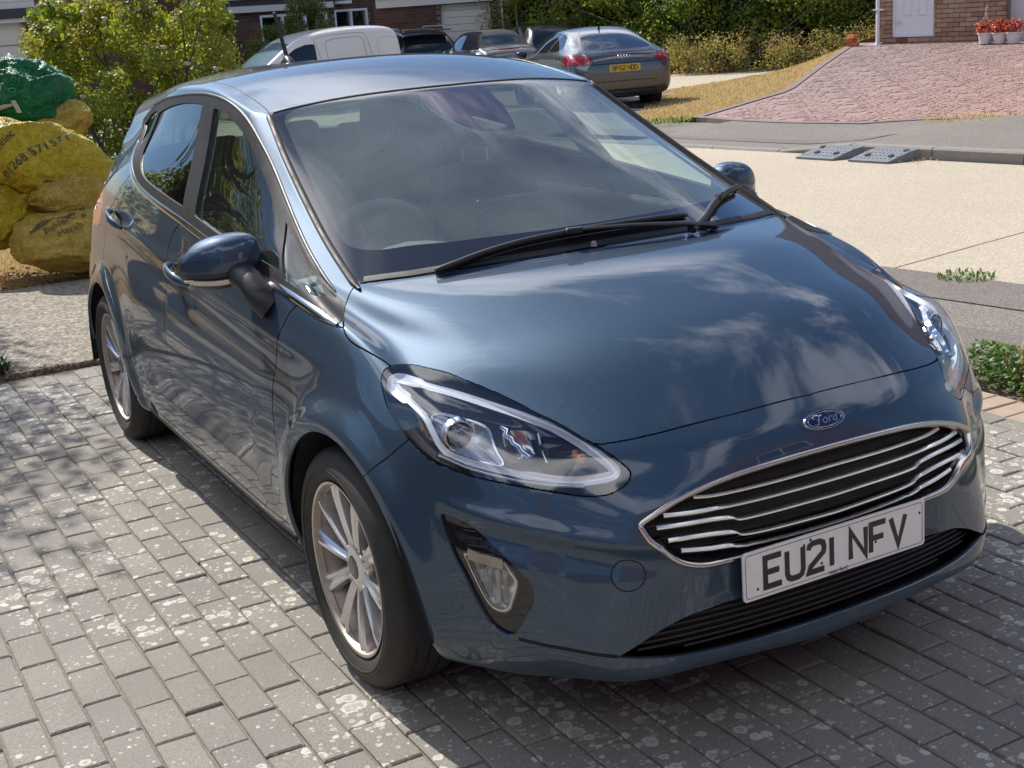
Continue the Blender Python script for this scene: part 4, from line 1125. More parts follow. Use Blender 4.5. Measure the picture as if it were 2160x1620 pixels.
def wheel(x, s, yf, twist):
    """wheel with its outer face at |y| = yf; local z axis points outwards"""
    cz = .3005
    M = Matrix.Translation((x, s*yf, cz)) @ Matrix.Rotation(RAD(-90*s), 4, 'X') @ Matrix.Rotation(RAD(twist), 4, 'Z')
    # rim barrel with rolled lip
    mb = MB(); mb.lathe([(.2035,-.018),(.2190,-.012),(.2205,-.004),(.2180,.0005),(.2135,-.001),(.2095,-.010),(.2060,-.022),(.1965,-.040),(.1900,-.075),(.1860,-.12),(.188,-.165)], 72, M)
    w = smooth_angle(mb.build('wheel', ALLOY_DIRTY, car), 40)
    mb = MB(); mb.lathe([(.2135,-.0008),(.2165,.0016),(.2200,.0008),(.2212,-.0035),(.2195,-.009)], 72, M); smooth_angle(mb.build('rim_lip', CHROME_DULL, w), 60)
    # tyre
    prof = [(.206,-.020),(.2180,-.0115),(.2240,-.0030),(.2330,.0035),(.2470,.0095),(.2590,.0125),(.2650,.0118),(.2720,.0090),(.2830,.0020),(.2930,-.0085),(.2985,-.0170),(.3012,-.0260),
            (.3020,-.0340),(.3022,-.0480),(.2955,-.0500),(.2955,-.0570),(.3022,-.0590),(.3025,-.0820),(.2955,-.0840),(.2955,-.0920),(.3025,-.0940),(.3022,-.1160),(.2955,-.1180),(.2955,-.1250),(.3022,-.1270),(.3012,-.150),(.2980,-.163),(.288,-.173),(.265,-.184),(.235,-.176),(.206,-.160)]
    mb = MB(); mb.lathe(prof, 96, M); ty = smooth_angle(mb.build('tyre', TYRE, w), 35)
    # tread blocks: lateral cuts on the outer shoulder as raised ribs
    mb = MB()
    for k in range(72):
        a = 2*math.pi*k/72; R = M @ Matrix.Rotation(a, 4, 'Z')
        mb.add([R @ Vector(p) for p in ((.2975,-.0045,-.0165),(.2975,.0040,-.0165),(.3035,.0052,-.0480),(.3035,-.0032,-.0480),(.2900,-.0045,-.0165),(.2900,.0040,-.0165),(.2950,.0052,-.0480),(.2950,-.0032,-.0480))],
               [(0,1,2,3),(4,7,6,5),(0,4,5,1),(1,5,6,2),(2,6,7,3),(3,7,4,0)])
    tb = mb.build('tread_block', TYRE, w); tb['kind'] = 'stuff'
    # raised sidewall lettering band
    mb = MB(); mb.lathe([(.250,.0112),(.2505,.0122),(.2535,.0128),(.2540,.0120)], 96, M); smooth_angle(mb.build('sidewall_ring', TYRE, w), 40)
    # spokes
    def spoke(a):
        R = M @ Matrix.Rotation(a, 4, 'Z'); mb = MB(); rows = []
        for r, hw, zt, zb in ((.040,.0150,-.030,-.075),(.062,.0150,-.0235,-.066),(.100,.0165,-.0165,-.052),(.145,.0190,-.0105,-.043),(.185,.0225,-.0065,-.038),(.2080,.0260,-.0070,-.036)):
            rows.append([(r,-hw*1.10,zb),(r,-hw,zt-.004),(r,-hw*.70,zt),(r,-hw*.28,zt-.0022),(r,0,zt-.0075),(r,hw*.28,zt-.0022),(r,hw*.70,zt),(r,hw,zt-.004),(r,hw*1.10,zb)])
        m = len(rows[0])
        for row in rows: mb.v += [tuple(R @ Vector(p)) for p in row]
        for i in range(len(rows)-1):
            for k in range(m-1): mb.f.append((i*m+k, i*m+k+1, (i+1)*m+k+1, (i+1)*m+k))
        return smooth_angle(mb.build('spoke', ALLOY, w), 28)
    for k in range(10): spoke(2*math.pi*(k+.5)/10)
    # hub, nuts, cap
    mb = MB(); mb.lathe([(.030,-.021),(.034,-.020),(.046,-.0235),(.062,-.027),(.068,-.034),(.070,-.060)], 40, M); smooth_angle(mb.build('hub', ALLOY, w), 40)
    mb = MB(); mb.lathe([(0,-.0165),(.014,-.0165),(.024,-.0175),(.0285,-.0195),(.0295,-.026)], 32, M); cp = smooth_angle(mb.build('centre_cap', simple('cap_grey', (.16, .16, .17), .25, metal=.7), w), 30)
    for k in range(4):
        a = 2*math.pi*(k+.35)/4; c = M @ Matrix.Translation((.054*math.cos(a), .054*math.sin(a), -.030))
        mb = MB(); mb.lathe([(.0155,-.002),(.0155,.004),(.0120,.004),(.0115,-.006)], 16, c); smooth_angle(mb.build('nut_recess', ALLOY_DIRTY, w), 40)
        mb = MB(); mb.lathe([(0,.0065),(.0075,.0065),(.0095,.0030),(.0095,-.006)], 6, c); mb.build('wheel_nut', CHROME_DULL, w)
    mb = MB(); mb.lathe([(.055,-.085),(.128,-.085),(.130,-.088),(.130,-.100),(.05,-.100)], 48, M); smooth_angle(mb.build('brake_disc', DISC, w), 30)
    mb = MB(); mb.lathe([(.16,-.12),(.01,-.12),(.01,-.17),(.19,-.17)], 24, M); mb.build('inner_hub', DARK_VOID, w)
    mb = MB(); mb.tube([M @ Vector((.185, .055, -.028)), M @ Vector((.168, .050, -.018))], .003, 8); mb.build('valve', BLACK_SATIN, w)
    return w
for s in (-1, 1):
    wheel(0.0, s, .842, 12); wheel(-2.493, s, .826, 30)
    for cx, cz, r in (FW, RW):   # wheel housings
        mb = MB(); n = 24; rr = r+.012
        for k in range(n+1):
            a = math.pi*(-.02+1.04*k/n)
            for y_ in (.845, .46): mb.v.append((cx+rr*math.cos(a), s*(y_ if a is None else y_), max(.235, cz+rr*math.sin(a))))
        for k in range(n): mb.f.append((2*k, 2*k+1, 2*k+3, 2*k+2))
        b = len(mb.v); mb.v.append((cx, s*.46, .12)); 
        for k in range(n): mb.f.append((2*k+1, b, 2*k+3))
        mb.build('wheel_housing', DARK_VOID, car, True)
mb = MB(); mb.box(-.14, .56, -.57, .57, .20, .70); mb.build('bonnet_light_block', DARK_VOID, car)  # unseen box added to stop sunlight leaking out under the bonnet
MBu = MB(); MBu.box(-2.9, .55, -.62, .62, .17, .19); MBu.build('underbody', DARK_VOID, car)
for s in (-1, 1):
    MBu = MB(); MBu.box(-2.10, -.36, min(s*.60, s*.79), max(s*.60, s*.79), .185, .20); MBu.build('sill_floor', DARK_VOID, car)
    # dark joint along the foot of the doors and the sill edge
    pts, nr = [], []
    for xx in np.linspace(-2.02, -.37, 30):
        p, n = side_pt(xx, .236, s, 0); pts.append(p-n*.002); nr.append(n)
    ribbon('sill_edge', pts, nr, .016, .004, BLACK_SATIN, car, False)

# ---- door handles
def sweep(name, pts, rw, rh, mat, parent, n=12, upv=Vector((0, 0, 1))):
    P = [Vector(p) for p in pts]; N = len(P); mb = MB()
    for i, p in enumerate(P):
        T = (P[min(i+1, N-1)]-P[max(i-1, 0)]).normalized(); B = T.cross(upv).normalized(); U = B.cross(T).normalized()
        for k in range(n):
            a = 2*math.pi*k/n; mb.v.append(tuple(p+B*math.cos(a)*rw[i]+U*math.sin(a)*rh[i]))
    for i in range(N-1):
        for k in range(n): l = (k+1) % n; mb.f.append((i*n+k, i*n+l, (i+1)*n+l, (i+1)*n+k))
    mb.f.append(tuple(range(n))); mb.f.append(tuple((N-1)*n+k for k in reversed(range(n))))
    return smooth_angle(mb.build(name, mat, parent), 50)
for s in (-1, 1):
    for x0, x1, z0, z1 in ((-1.375, -1.155, .874, .838), (-2.320, -2.105, .945, .905)):
        # recess cup: darker dish behind the grip
        pm, nm = side_pt((x0+x1)/2+.01, (z0+z1)/2, s, 0)
        base = [side_pt(x0+(x1-x0)*t, z0+(z1-z0)*t, s, 0)[0] for t in np.linspace(0, 1, 11)]
        offs = [.004, .020, .030, .036, .038, .039, .038, .036, .031, .022, .006]
        nn = nm; pts = [b+nn*o for b, o in zip(base, offs)]
        h = sweep('door_handle', pts, [.004, .008, .0095, .010, .010, .010, .010, .010, .0095, .008, .005], [.006, .013, .0165, .0175, .018, .018, .018, .0175, .0165, .013, .007], PAINT, car)
        mb = MB(); A = (base[8]-base[2]).normalized(); U = nn.cross(A).normalized(); n = 20
        for r_, dep in ((1.0, .0012), (.86, .0016), (.5, .0020), (.01, .0022)):
            for k in range(n): a = 2*math.pi*k/n; mb.v.append(tuple(base[5]+A*math.cos(a)*.072*r_+U*math.sin(a)*.026*r_+nn*dep))
        for r_ in range(3):
            for k in range(n): l = (k+1) % n; mb.f.append((r_*n+k, r_*n+l, (r_+1)*n+l, (r_+1)*n+k))
        smooth_angle(mb.build('handle_cup', BLACK_GLOSS, h), 60)

# ---- door mirrors
def superell(c, ax, e=2.4, nu=36, nv=20, f=None):
    mb = MB()
    for j in range(nv+1):
        ph = math.pi*(j/nv-.5)
        for i in range(nu):
            th = 2*math.pi*i/nu
            cx_ = math.copysign(abs(math.cos(ph))**(2/e), math.cos(ph)); sx_ = math.copysign(abs(math.sin(ph))**(2/e), math.sin(ph))
            a = math.copysign(abs(math.cos(th))**(2/e), math.cos(th)); b = math.copysign(abs(math.sin(th))**(2/e), math.sin(th))
            p = Vector((cx_*a, cx_*b, sx_)); mb.v.append(tuple(f(p) if f else p))
    for j in range(nv):
        for i in range(nu): k = (i+1) % nu; mb.f.append((j*nu+i, j*nu+k, (j+1)*nu+k, (j+1)*nu+i))
    return mb
for s in (-1, 1):
    def shape(p):   # local: x forward, y outward, z up, unit superellipsoid -> mirror housing
        x, y, z = p
        yy = y*.104; taper = 1.0-.30*max(0, y)**2-.06*max(0, -y)
        xx = (x*.072 if x > 0 else x*.030)*(1-.25*max(0, y)**2)
        zz = z*.071*taper + (.006 if z > 0 else 0)*(-y)
        return Vector((-.640+xx-.035*max(0, y)**1.5-.02*y, s*(.872+yy), .985+zz-.012*y))
    mb = superell(None, None, 2.9, 44, 24, shape)
    up_f = [f for f in mb.f if np.mean([mb.v[i][2] for i in f]) >= .963 and np.mean([mb.v[i][0] for i in f]) > -.668]
    lo_f = [f for f in mb.f if np.mean([mb.v[i][2] for i in f]) < .963 or np.mean([mb.v[i][0] for i in f]) <= -.668]
    mc = smooth_angle(mesh_obj('door_mirror', mb.v, up_f, PAINT, car), 60)
    smooth_angle(mesh_obj('mirror_lower', [(a+ (0), b, c) for a, b, c in mb.v], lo_f, BLACK_SATIN, mc), 60)
    # indicator strip
    pts = []; nr = []
    for t in np.linspace(-.55, .93, 16):
        th = t
        p = shape(Vector((math.sqrt(max(0, 1-abs(th)**2.5))**.8, th, -.60))); p2 = shape(Vector((math.sqrt(max(0, 1-abs(th)**2.5))**.8, th, -.45)))
        n_ = Vector((.9, s*.45*max(0, th), -.35)).normalized(); pts.append(p+n_*.002); nr.append(n_)
    ribbon('mirror_indicator', pts, nr, .015, .004, simple('indicator_clear', (.55, .50, .46), .12, metal=.6, coat=1.0), mc)
    # reflecting glass
    mb = MB(); mb.lathe([(0, 0), (.5, 0), (.98, 0)], 28, Matrix(((0, 0, -1, -.674), (s*.080, 0, 0, s*.885), (0, .054, 0, .996), (0, 0, 0, 1)))); mb.build('mirror_glass', CHROME, mc)
    # stalk: tapered curved foot to the door
    b0, n0 = side_pt(-.455, .886, s, 0)
    pts = [b0-n0*.01, b0+n0*.014+Vector((-.02, 0, .020)), b0+n0*.026+Vector((-.07, 0, .050)), Vector((-.600, s*.845, .962)), Vector((-.630, s*.855, .985))]
    P = crspline([tuple(p) for p in pts], 4); k = len(P)
    sweep('mirror_stalk', [tuple(p) for p in P], list(np.interp(np.linspace(0, 1, k), [0, .35, .7, 1], [.048, .040, .038, .035])), list(np.interp(np.linspace(0, 1, k), [0, .35, .7, 1], [.038, .032, .034, .03])), BLACK_SATIN, mc, 16, Vector((1, 0, .2)))

# ---- wipers, cowl, aerial
ws_pt = lambda x_, y_, o=0.0: onsurf((x_, y_, 2.0), (0, 0, -1), o)
def wiper(name, blade, arm, bend=.02):
    P = crspline(blade, 6); pts = []
    for q in P: pts.append(ws_pt(q[0], q[1], .016)[0])
    n = len(pts); w = sweep(name, pts, [.006]+[.0085]*(n-2)+[.006], [.005]+[.0085]*(n-2)+[.005], BLACK_SATIN, car, 8)
    mb = MB(); mb.tube([ws_pt(q[0], q[1], .004)[0] for q in P], .0035, 5); mb.build('wiper_rubber', RUBBER, w)
    A = crspline([a[:2] for a in arm], 4); hs = np.interp(np.linspace(0, 1, len(A)), np.linspace(0, 1, len(arm)), [a[2] for a in arm])
    pts = [ws_pt(q[0], q[1], h)[0] for q, h in zip(A, hs)]; k = len(pts)
    sweep('wiper_arm', pts, list(np.interp(np.linspace(0, 1, k), [0, .2, 1], [.015, .011, .007])), list(np.interp(np.linspace(0, 1, k), [0, .2, 1], [.012, .008, .005])), BLACK_SATIN, w, 8)
    mid = pts[-1]; mb = MB(); mb.box(-.022, .022, -.010, .010, -.008, .008, Matrix.Translation(mid) @ (Vector(pts[-1])-Vector(pts[-2])).to_track_quat('X', 'Z').to_matrix().to_4x4()); mb.build('blade_clip', CHROME_DULL if 0 else BLACK_PLASTIC, w, bevel=.003)
    return w
wiper('windscreen_wiper', [(-.070,-.500),(-.062,-.30),(-.050,-.10),(-.048,.07),(-.056,.245)], [(.000,.30,.012),(.002,.20,.026),(-.012,.05,.030),(-.040,-.12,.026)])
wiper('windscreen_wiper', [(-.010,.262),(-.080,.34),(-.19,.47),(-.305,.618)], [(.012,.215,.012),(-.02,.27,.026),(-.09,.35,.028),(-.155,.425,.026)])
# scuttle strip between bonnet and glass
V_, N_ = [], []
pts, nr = [], []
for t in np.linspace(-.645, .645, 41):
    c = BON_REAR[np.argsort(BON_REAR[:, 1])]; xx = np.interp(abs(t), c[:, 1], c[:, 0])
    p, n = ws_pt(xx-.018, t, 0); pts.append(p); nr.append(n)
ribbon('scuttle_strip', pts, nr, .022, .0015, BLACK_PLASTIC, car, False)
mb = MB(); p, n = ws_pt(.002, -.085, .006); mb.lathe([(0,.008),(.006,.006),(.008,0),(.009,-.006)], 12, Matrix.Translation(p)); smooth_angle(mb.build('washer_jet', simple('jet_grey', (.35, .32, .30), .4), car), 40)
ab, an = ws_pt(-2.36, -.0, 0)
ae = sweep('roof_aerial', [ab+Vector((.045, 0, -.004)), ab+Vector((.02, 0, .008)), ab+Vector((-.01, 0, .022)), ab+Vector((-.035, 0, .030)), ab+Vector((-.05, 0, .026))], [.012, .018, .016, .010, .006], [.004, .012, .014, .010, .006], BLACK_SATIN, car, 12)
mb = MB(); mb.tube([ab+Vector((-.015, 0, .02)), ab+Vector((-.045, 0, .075)), ab+Vector((-.11, 0, .20)), ab+Vector((-.115, 0, .205))], [.009, .0085, .008, .006], 8); mb.build('aerial_mast', RUBBER, ae)

# ---- cabin: seats, dashboard, wheel, mirror
SEAT = simple('seat_cloth_charcoal', (.035, .037, .042), .9)
DASH = simple('dashboard_soft_dark', (.12, .125, .125), .7, bump=.25, bscale=200)
def cushion(name, x0, x1, y0, y1, z0, z1, mat, parent, rot=0.0, piv=None, bv=.05, taper=1.0):
    bm = bmesh.new(); bmesh.ops.create_cube(bm, size=1.0)
    for v in bm.verts:
        v.co = Vector(((x0+x1)/2+v.co.x*(x1-x0), (y0+y1)/2+v.co.y*(y1-y0)*(taper if v.co.z > 0 else 1), (z0+z1)/2+v.co.z*(z1-z0)))
    bmesh.ops.bevel(bm, geom=bm.edges[:], offset=bv, segments=4, profile=.6, affect='EDGES')
    if rot: bmesh.ops.rotate(bm, verts=bm.verts, cent=piv or ((x0+x1)/2, 0, z0), matrix=Matrix.Rotation(rot, 3, 'Y'))
    me = bpy.data.meshes.new(name); bm.to_mesh(me); bm.free(); me.materials.append(mat)
    o = bpy.data.objects.new(name, me); COL.objects.link(o); o.parent = parent
    return smooth_angle(o, 60)
for y in (-.36, .36):
    st = cushion('front_seat', -1.35, -.85, y-.25, y+.25, .42, .56, SEAT, car)
    cushion('seat_back', -1.42, -1.28, y-.24, y+.24, .52, 1.08, SEAT, st, RAD(-14), (-1.33, 0, .55), .055, .86)
    cushion('headrest', -1.545, -1.465, y-.13, y+.13, 1.11, 1.27, SEAT, st, 0, None, .035)
    for dy in (-.05, .05):
        mb = MB(); mb.tube([(-1.49, y+dy, 1.02), (-1.505, y+dy, 1.13)], .006, 6); mb.build('headrest_post', CHROME_DULL, st)
rs = cushion('rear_seat', -2.25, -1.80, -.60, .60, .45, .60, SEAT, car)
cushion('seat_back', -2.40, -2.26, -.58, .58, .55, 1.05, SEAT, rs, RAD(-16), (-2.33, 0, .55), .05)
for y in (-.34, .34): cushion('headrest', -2.50, -2.43, y-.12, y+.12, 1.05, 1.17, SEAT, rs, 0, None, .03)
mb = MB(); n = 25
for t in np.linspace(-.70, .70, n):
    a = abs(t)/.70; xf = -.12-.13*a*a; zr = .935-.02*a*a; bump_ = .045*math.exp(-((t+.36)/.17)**2)
    for (x_, z_) in ((xf, zr-.005), (xf-.10, zr+.0), (-.42, zr+.005+bump_*.4), (-.56, zr+.0+bump_), (-.64, zr-.04+bump_*.6), (-.68, zr-.14), (-.60, .60), (-.50, .40)): mb.v.append((x_, t, z_))
for i in range(n-1):
    for k in range(7): mb.f.append((i*8+k, i*8+k+1, (i+1)*8+k+1, (i+1)*8+k))
smooth_angle(mb.build('dashboard', DASH, car), 50)
sw = MB(); cM = Matrix.Translation((-.80, -.36, .90)) @ Matrix.Rotation(RAD(-66), 4, 'Y')
sw.tube([cM @ Vector((.185*math.cos(2*math.pi*k/40), .185*math.sin(2*math.pi*k/40), 0)) for k in range(40)], .015, 8, closed=True)
swo = smooth_angle(sw.build('steering_wheel', DASH, car), 60)
mb = MB(); mb.lathe([(0, .02), (.05, .015), (.07, -.01)], 20, cM); mb.build('airbag_pad', DASH, swo, True)
for a in (0, 180, 270 if 0 else 90):
    mb = MB(); mb.tube([cM @ Vector((.05*math.cos(RAD(a+90)), .05*math.sin(RAD(a+90)), 0)), cM @ Vector((.18*math.cos(RAD(a+90)), .18*math.sin(RAD(a+90)), 0))], .016, 6); mb.build('wheel_spoke', DASH, swo)
cushion('rear_view_mirror', -.80, -.775, -.12, .12, 1.215, 1.275, BLACK_PLASTIC, car, 0, None, .011)
cushion('touch_screen', -.60, -.575, -.11, .11, .93, 1.06, BLACK_GLOSS, car, 0, None, .008)
for s in (-1, 1):
    cushion('door_card', -2.0, -.42, min(s*.70, s*.765), max(s*.70, s*.765), .35, .93, CABIN_DARK, car, 0, None, .02)
mb = MB(); mb.box(-2.85, -.3, -.72, .72, .28, .33); mb.build('cabin_floor', CABIN_DARK, car)
mb = MB(); mb.box(-2.80, -2.45, -.55, .55, .86, .88); mb.build('parcel_shelf', CABIN_DARK, car)
# ------------------------------------------------------------------ ground, road, paving
RA = RAD(9.3); RU = Vector((math.cos(RA), math.sin(RA), 0)); RV = Vector((-math.sin(RA), math.cos(RA), 0))
def uv(u, v, z=0.0): return Vector((RU.x*u+RV.x*v, RU.y*u+RV.y*v, z))
def gz(x, y): return -.0115*max(0.0, -x-6.5)
def struct(o): o['kind'] = 'structure'; return o
def sheet(name, pts, mat, z=0.0, thick=.05, bev=0):
    """flat slab with a real edge; pts are (x, y) in order"""
    mb = MB(); n = len(pts); top = [(p[0], p[1], z+(p[2] if len(p) > 2 else 0)) for p in pts]
    mb.add(top+[(a, b, c-thick) for a, b, c in top], [tuple(range(n)), tuple(reversed(range(n, 2*n)))]+[(i, n+i, n+(i+1) % n, (i+1) % n) for i in range(n)])
    o = mb.build(name, mat)
    bm = bmesh.new(); bm.from_mesh(o.data); bmesh.ops.recalc_face_normals(bm, faces=bm.faces); bm.to_mesh(o.data); bm.free()
    return struct(o)
def aggregate(name, base, dark, light, scale=160, bump=.5, patch=.35, rough=.9):
    m = Mat(name); v = m.coord()
    vo = m.N('ShaderNodeTexVoronoi', {'Vector': v, 'Scale': scale, 'Randomness': 1.0})
    st = m.ramp(vo.outputs['Color'], [(.2, dark), (.55, base), (.9, light)])
    n1 = m.noise(v, .7, 6, .6); n2 = m.noise(v, 6, 5)
    c = m.mix(m.ramp(n1, [(.35, patch), (.7, 0)]), st, tuple(x*.62 for x in base))
    c = m.mix(m.ramp(n2, [(.35, .25), (.7, 0)]), c, tuple(x*.7 for x in base))
    h = m.math('ADD', m.math('MULTIPLY', vo.outputs['Distance'], -.7), m.math('MULTIPLY', m.noise(v, 30, 5), .6))
    return m.bsdf(col=c, rough=rough, normal=m.bump(h, bump, .006))
CONC = Mat('road_concrete'); v = CONC.coord()
sp = CONC.noise(v, 60, 3, .7); st = CONC.noise(CONC.coord((1, 1.0, 1)), .5, 6, .6)
c = CONC.mix(CONC.ramp(sp, [(.40, 0), (.62, 1)]), (.40, .335, .245), (.56, .485, .375))
c = CONC.mix(CONC.ramp(st, [(.35, .30), (.65, 0)]), c, (.33, .285, .215))
vs = CONC.N('ShaderNodeTexVoronoi', {'Vector': v, 'Scale': 55.0}); c = CONC.mix(CONC.ramp(vs.outputs['Distance'], [(.10, .55), (.2, 0)]), c, (.25, .20, .14))
CONC.bsdf(col=c, rough=.9, normal=CONC.bump(CONC.math('ADD', sp, vs.outputs['Distance']), .5, .006))
TARMAC = aggregate('footway_tarmac', (.235, .205, .175), (.13, .115, .10), (.36, .325, .285), 130, .6)
TARMAC2 = aggregate('footway_tarmac_patch', (.20, .172, .150), (.12, .105, .092), (.30, .27, .235), 150, .5)
AGG = aggregate('exposed_aggregate', (.30, .255, .195), (.11, .09, .07), (.58, .52, .42), 60, 1.0, .55)
KERBC = aggregate('kerb_concrete', (.30, .275, .24), (.20, .18, .16), (.40, .37, .33), 220, .3)
KERBS = simple('kerb_face_weathered', (.17, .155, .14), .9, var=.3, scale=5, bump=.4, bscale=80)
DRY = Mat('dry_grass_soil'); v = DRY.coord()
n1 = DRY.noise(v, 1.3, 8, .65); n2 = DRY.noise(DRY.coord((1, 1, 1)), 45, 5, .7); n3 = DRY.noise(v, 6.5, 5, .7)
c = DRY.mix(DRY.ramp(n2, [(.35, 0), (.7, 1)]), (.20, .115, .045), (.46, .32, .15)); c = DRY.mix(DRY.ramp(n1, [(.5, 0), (.72, .55)]), c, (.15, .15, .05))
c = DRY.mix(DRY.ramp(n3, [(.4, .5), (.6, 0)]), c, (.33, .19, .08))
DRY.bsdf(col=c, rough=.95, normal=DRY.bump(n2, .8, .03))

mb = MB()   # terrain to the horizon
xs = [-400, -120, -70, -50, -40, -34, -30, -26, -22, -18, -15, -12, -9, -6.5, -4, 0, 10, 30, 80, 400]; ys = [-400, -100, -40, -20, -10, -5, 0, 5, 10, 15, 20, 25, 30, 40, 60, 120, 400]
for x_ in xs:
    for y_ in ys: mb.v.append((x_, y_, -.06+gz(max(x_, -60), y_)))
for i in range(len(xs)-1):
    for j in range(len(ys)-1): a = i*len(ys)+j; mb.f.append((a, a+len(ys), a+len(ys)+1, a+1))
struct(mb.build('ground', DRY))
# block paved driveway: bedding, then every block with a joint
BED = simple('paving_joint_sand', (.24, .205, .16), .95, var=.4, scale=60, bump=.8, bscale=300)
sheet('paving_bed', [(-3.88, -9), (7.5, -9), (7.5, 2.16), (-3.88, 2.16)], BED, -.0085, .04)
BLK = Mat('paving_block_concrete'); v = BLK.coord(); oi = BLK.N('ShaderNodeNewGeometry'); oi2 = BLK.N('ShaderNodeObjectInfo')
wpos = oi.outputs['Position']
att = BLK.N('ShaderNodeAttribute', attribute_name='tone', attribute_type='INSTANCER'); att2 = BLK.N('ShaderNodeAttribute', attribute_name='tone', attribute_type='GEOMETRY')
tone = BLK.math('ADD', BLK.math('MULTIPLY', oi2.outputs['Random'], 1.0), att2.outputs['Fac'])
tone = BLK.math('FRACT', tone)
basec = BLK.ramp(tone, [(0, (.285, .262, .222)), (.35, (.335, .305, .256)), (.6, (.308, .276, .240)), (.8, (.350, .322, .272)), (1, (.288, .264, .230))])
grit = BLK.noise(wpos, 240, 3, .7); basec = BLK.mix(BLK.ramp(grit, [(.38, .6), (.56, 0)]), basec, (.135, .122, .105))
gl = BLK.N('ShaderNodeTexVoronoi', {'Vector': wpos, 'Scale': 150.0}); basec = BLK.mix(BLK.ramp(gl.outputs['Distance'], [(.06, .8), (.16, 0)]), basec, (.50, .46, .40))
big = BLK.noise(wpos, 2.2, 6, .6); basec = BLK.mix(BLK.ramp(big, [(.35, .35), (.6, 0)]), basec, (.17, .158, .138))
# pale lichen rosettes, larger and denser in drifts
dens = BLK.noise(wpos, 1.1, 3, .5)
wob = BLK.N('ShaderNodeMixRGB'); 
def lich(scale, thr0, thr1, lo, hi, seedoff):
    mpv = BLK.N('ShaderNodeMapping', {'Vector': wpos, 'Location': (seedoff, seedoff*.7, 0)}).outputs[0]
    dn = BLK.N('ShaderNodeTexNoise', {'Vector': mpv, 'Scale': scale*3.1, 'Detail': 4}).outputs['Color']
    mv = BLK.mix(.035 if scale > 20 else .06, mpv, dn, 'LINEAR_LIGHT') if 0 else BLK.N('ShaderNodeVectorMath', {0: mpv, 1: BLK.N('ShaderNodeVectorMath', {0: dn, 'Scale': .35/scale}, operation='SCALE').outputs[0]}, operation='ADD').outputs[0]
    vo = BLK.N('ShaderNodeTexVoronoi', {'Vector': mv, 'Scale': scale, 'Randomness': 1.0})
    sc_ = BLK.N('ShaderNodeSeparateColor', {'Color': vo.outputs['Color']})
    size = BLK.math('MULTIPLY', BLK.math('SUBTRACT', sc_.outputs[0], lo), hi, False)
    size = BLK.math('MULTIPLY', BLK.math('MAXIMUM', size, 0.0), BLK.ramp(dens, [(thr0, .12), (thr1, 1.0)]))
    inside = BLK.math('SUBTRACT', size, vo.outputs['Distance'])
    k = BLK.math('MULTIPLY', inside, 26.0, True); core_ = BLK.math('MULTIPLY', BLK.math('SUBTRACT', inside, .16), 14.0, True); k = BLK.math('MULTIPLY', k, BLK.math('SUBTRACT', 1.0, BLK.math('MULTIPLY', core_, .55)))
    return k, vo
k1, vo1 = lich(24.0, .38, .60, .30, 1.1, 3.0)
k2, vo2 = lich(62.0, .30, .62, .35, 1.0, 9.0)
lc = BLK.ramp(vo1.outputs['Color'], [(0, (.66, .62, .52)), (.5, (.60, .56, .49)), (1, (.70, .67, .60))])
basec = BLK.mix(BLK.math('MULTIPLY', k1, .85), basec, lc); basec = BLK.mix(BLK.math('MULTIPLY', k2, .75), basec, (.60, .565, .49))
BLK.bsdf(col=basec, rough=.88, normal=BLK.bump(BLK.math('ADD', grit, BLK.math('MULTIPLY', gl.outputs['Distance'], .5)), .55, .0035))
BLKO = simple('paving_block_buff', (.40, .30, .22), .9, var=.25, scale=14, bump=.5, bscale=260)
drive = empty('driveway_paving', (0, 0, 0)); drive['kind'] = 'structure'
def block_mesh(name, lx, ly, h=.05, b=.004, mat=None, dz=0.0):
    x0, y0 = lx/2, ly/2; P = [(-x0, -y0), (x0, -y0), (x0, y0), (-x0, y0)]; Q = [(-x0+b, -y0+b), (x0-b, -y0+b), (x0-b, y0-b), (-x0+b, y0-b)]
    V = [(x, y, -h) for x, y in P]+[(x, y, -b*.8) for x, y in P]+[(x, y, 0) for x, y in Q]
    F = [(8, 9, 10, 11)]+[(4+i, 4+(i+1) % 4, 8+(i+1) % 4, 8+i) for i in range(4)]+[(i, (i+1) % 4, 4+(i+1) % 4, 4+i) for i in range(4)]
    me = bpy.data.meshes.new(name); me.from_pydata(V, [], F); me.materials.append(mat.m if isinstance(mat, Mat) else mat); return me
bme = block_mesh('paving_block', .1955, .0942, mat=BLK); blocks = []
ang = RAD(0.4); ca, sa = math.cos(ang), math.sin(ang)
campos = Vector((2.856, -1.864, 1.594))
def in_view(p, m=1.06):
    d_ = p-campos; z_ = d_.dot(FWD)
    if z_ < .2: return False
    return abs(d_.dot(RGT)/z_*2798.77) < 1080*m and -810*m < -d_.dot(UPV)/z_*2798.77 < 810*m
for j in range(-95, 60):
    for i in range(-40, 60):
        lx = (i+(.5 if j % 2 else 0))*.2015; ly = j*.1005
        x_ = lx*ca-ly*sa; y_ = lx*sa+ly*ca
        if not (-3.78 < x_ < 7.4 and -8.8 < y_ < 1.93): continue
        blocks.append((x_, y_, (Vector((x_, y_, 0))-campos).length, in_view(Vector((x_, y_, 0)))))
def hidden_by_car(x_, y_): return -2.9 < x_ < .35 and -.62 < y_ < .80
cand = sorted([b for b in blocks if b[3] and not hidden_by_car(b[0], b[1])], key=lambda b: b[2])
solo = set((b[0], b[1]) for b in cand[:295])
jit = random.Random(11); sv, sf, st_ = [], [], []
proto_v = [tuple(v.co) for v in bme.vertices]; proto_f = [tuple(p.vertices) for p in bme.polygons]
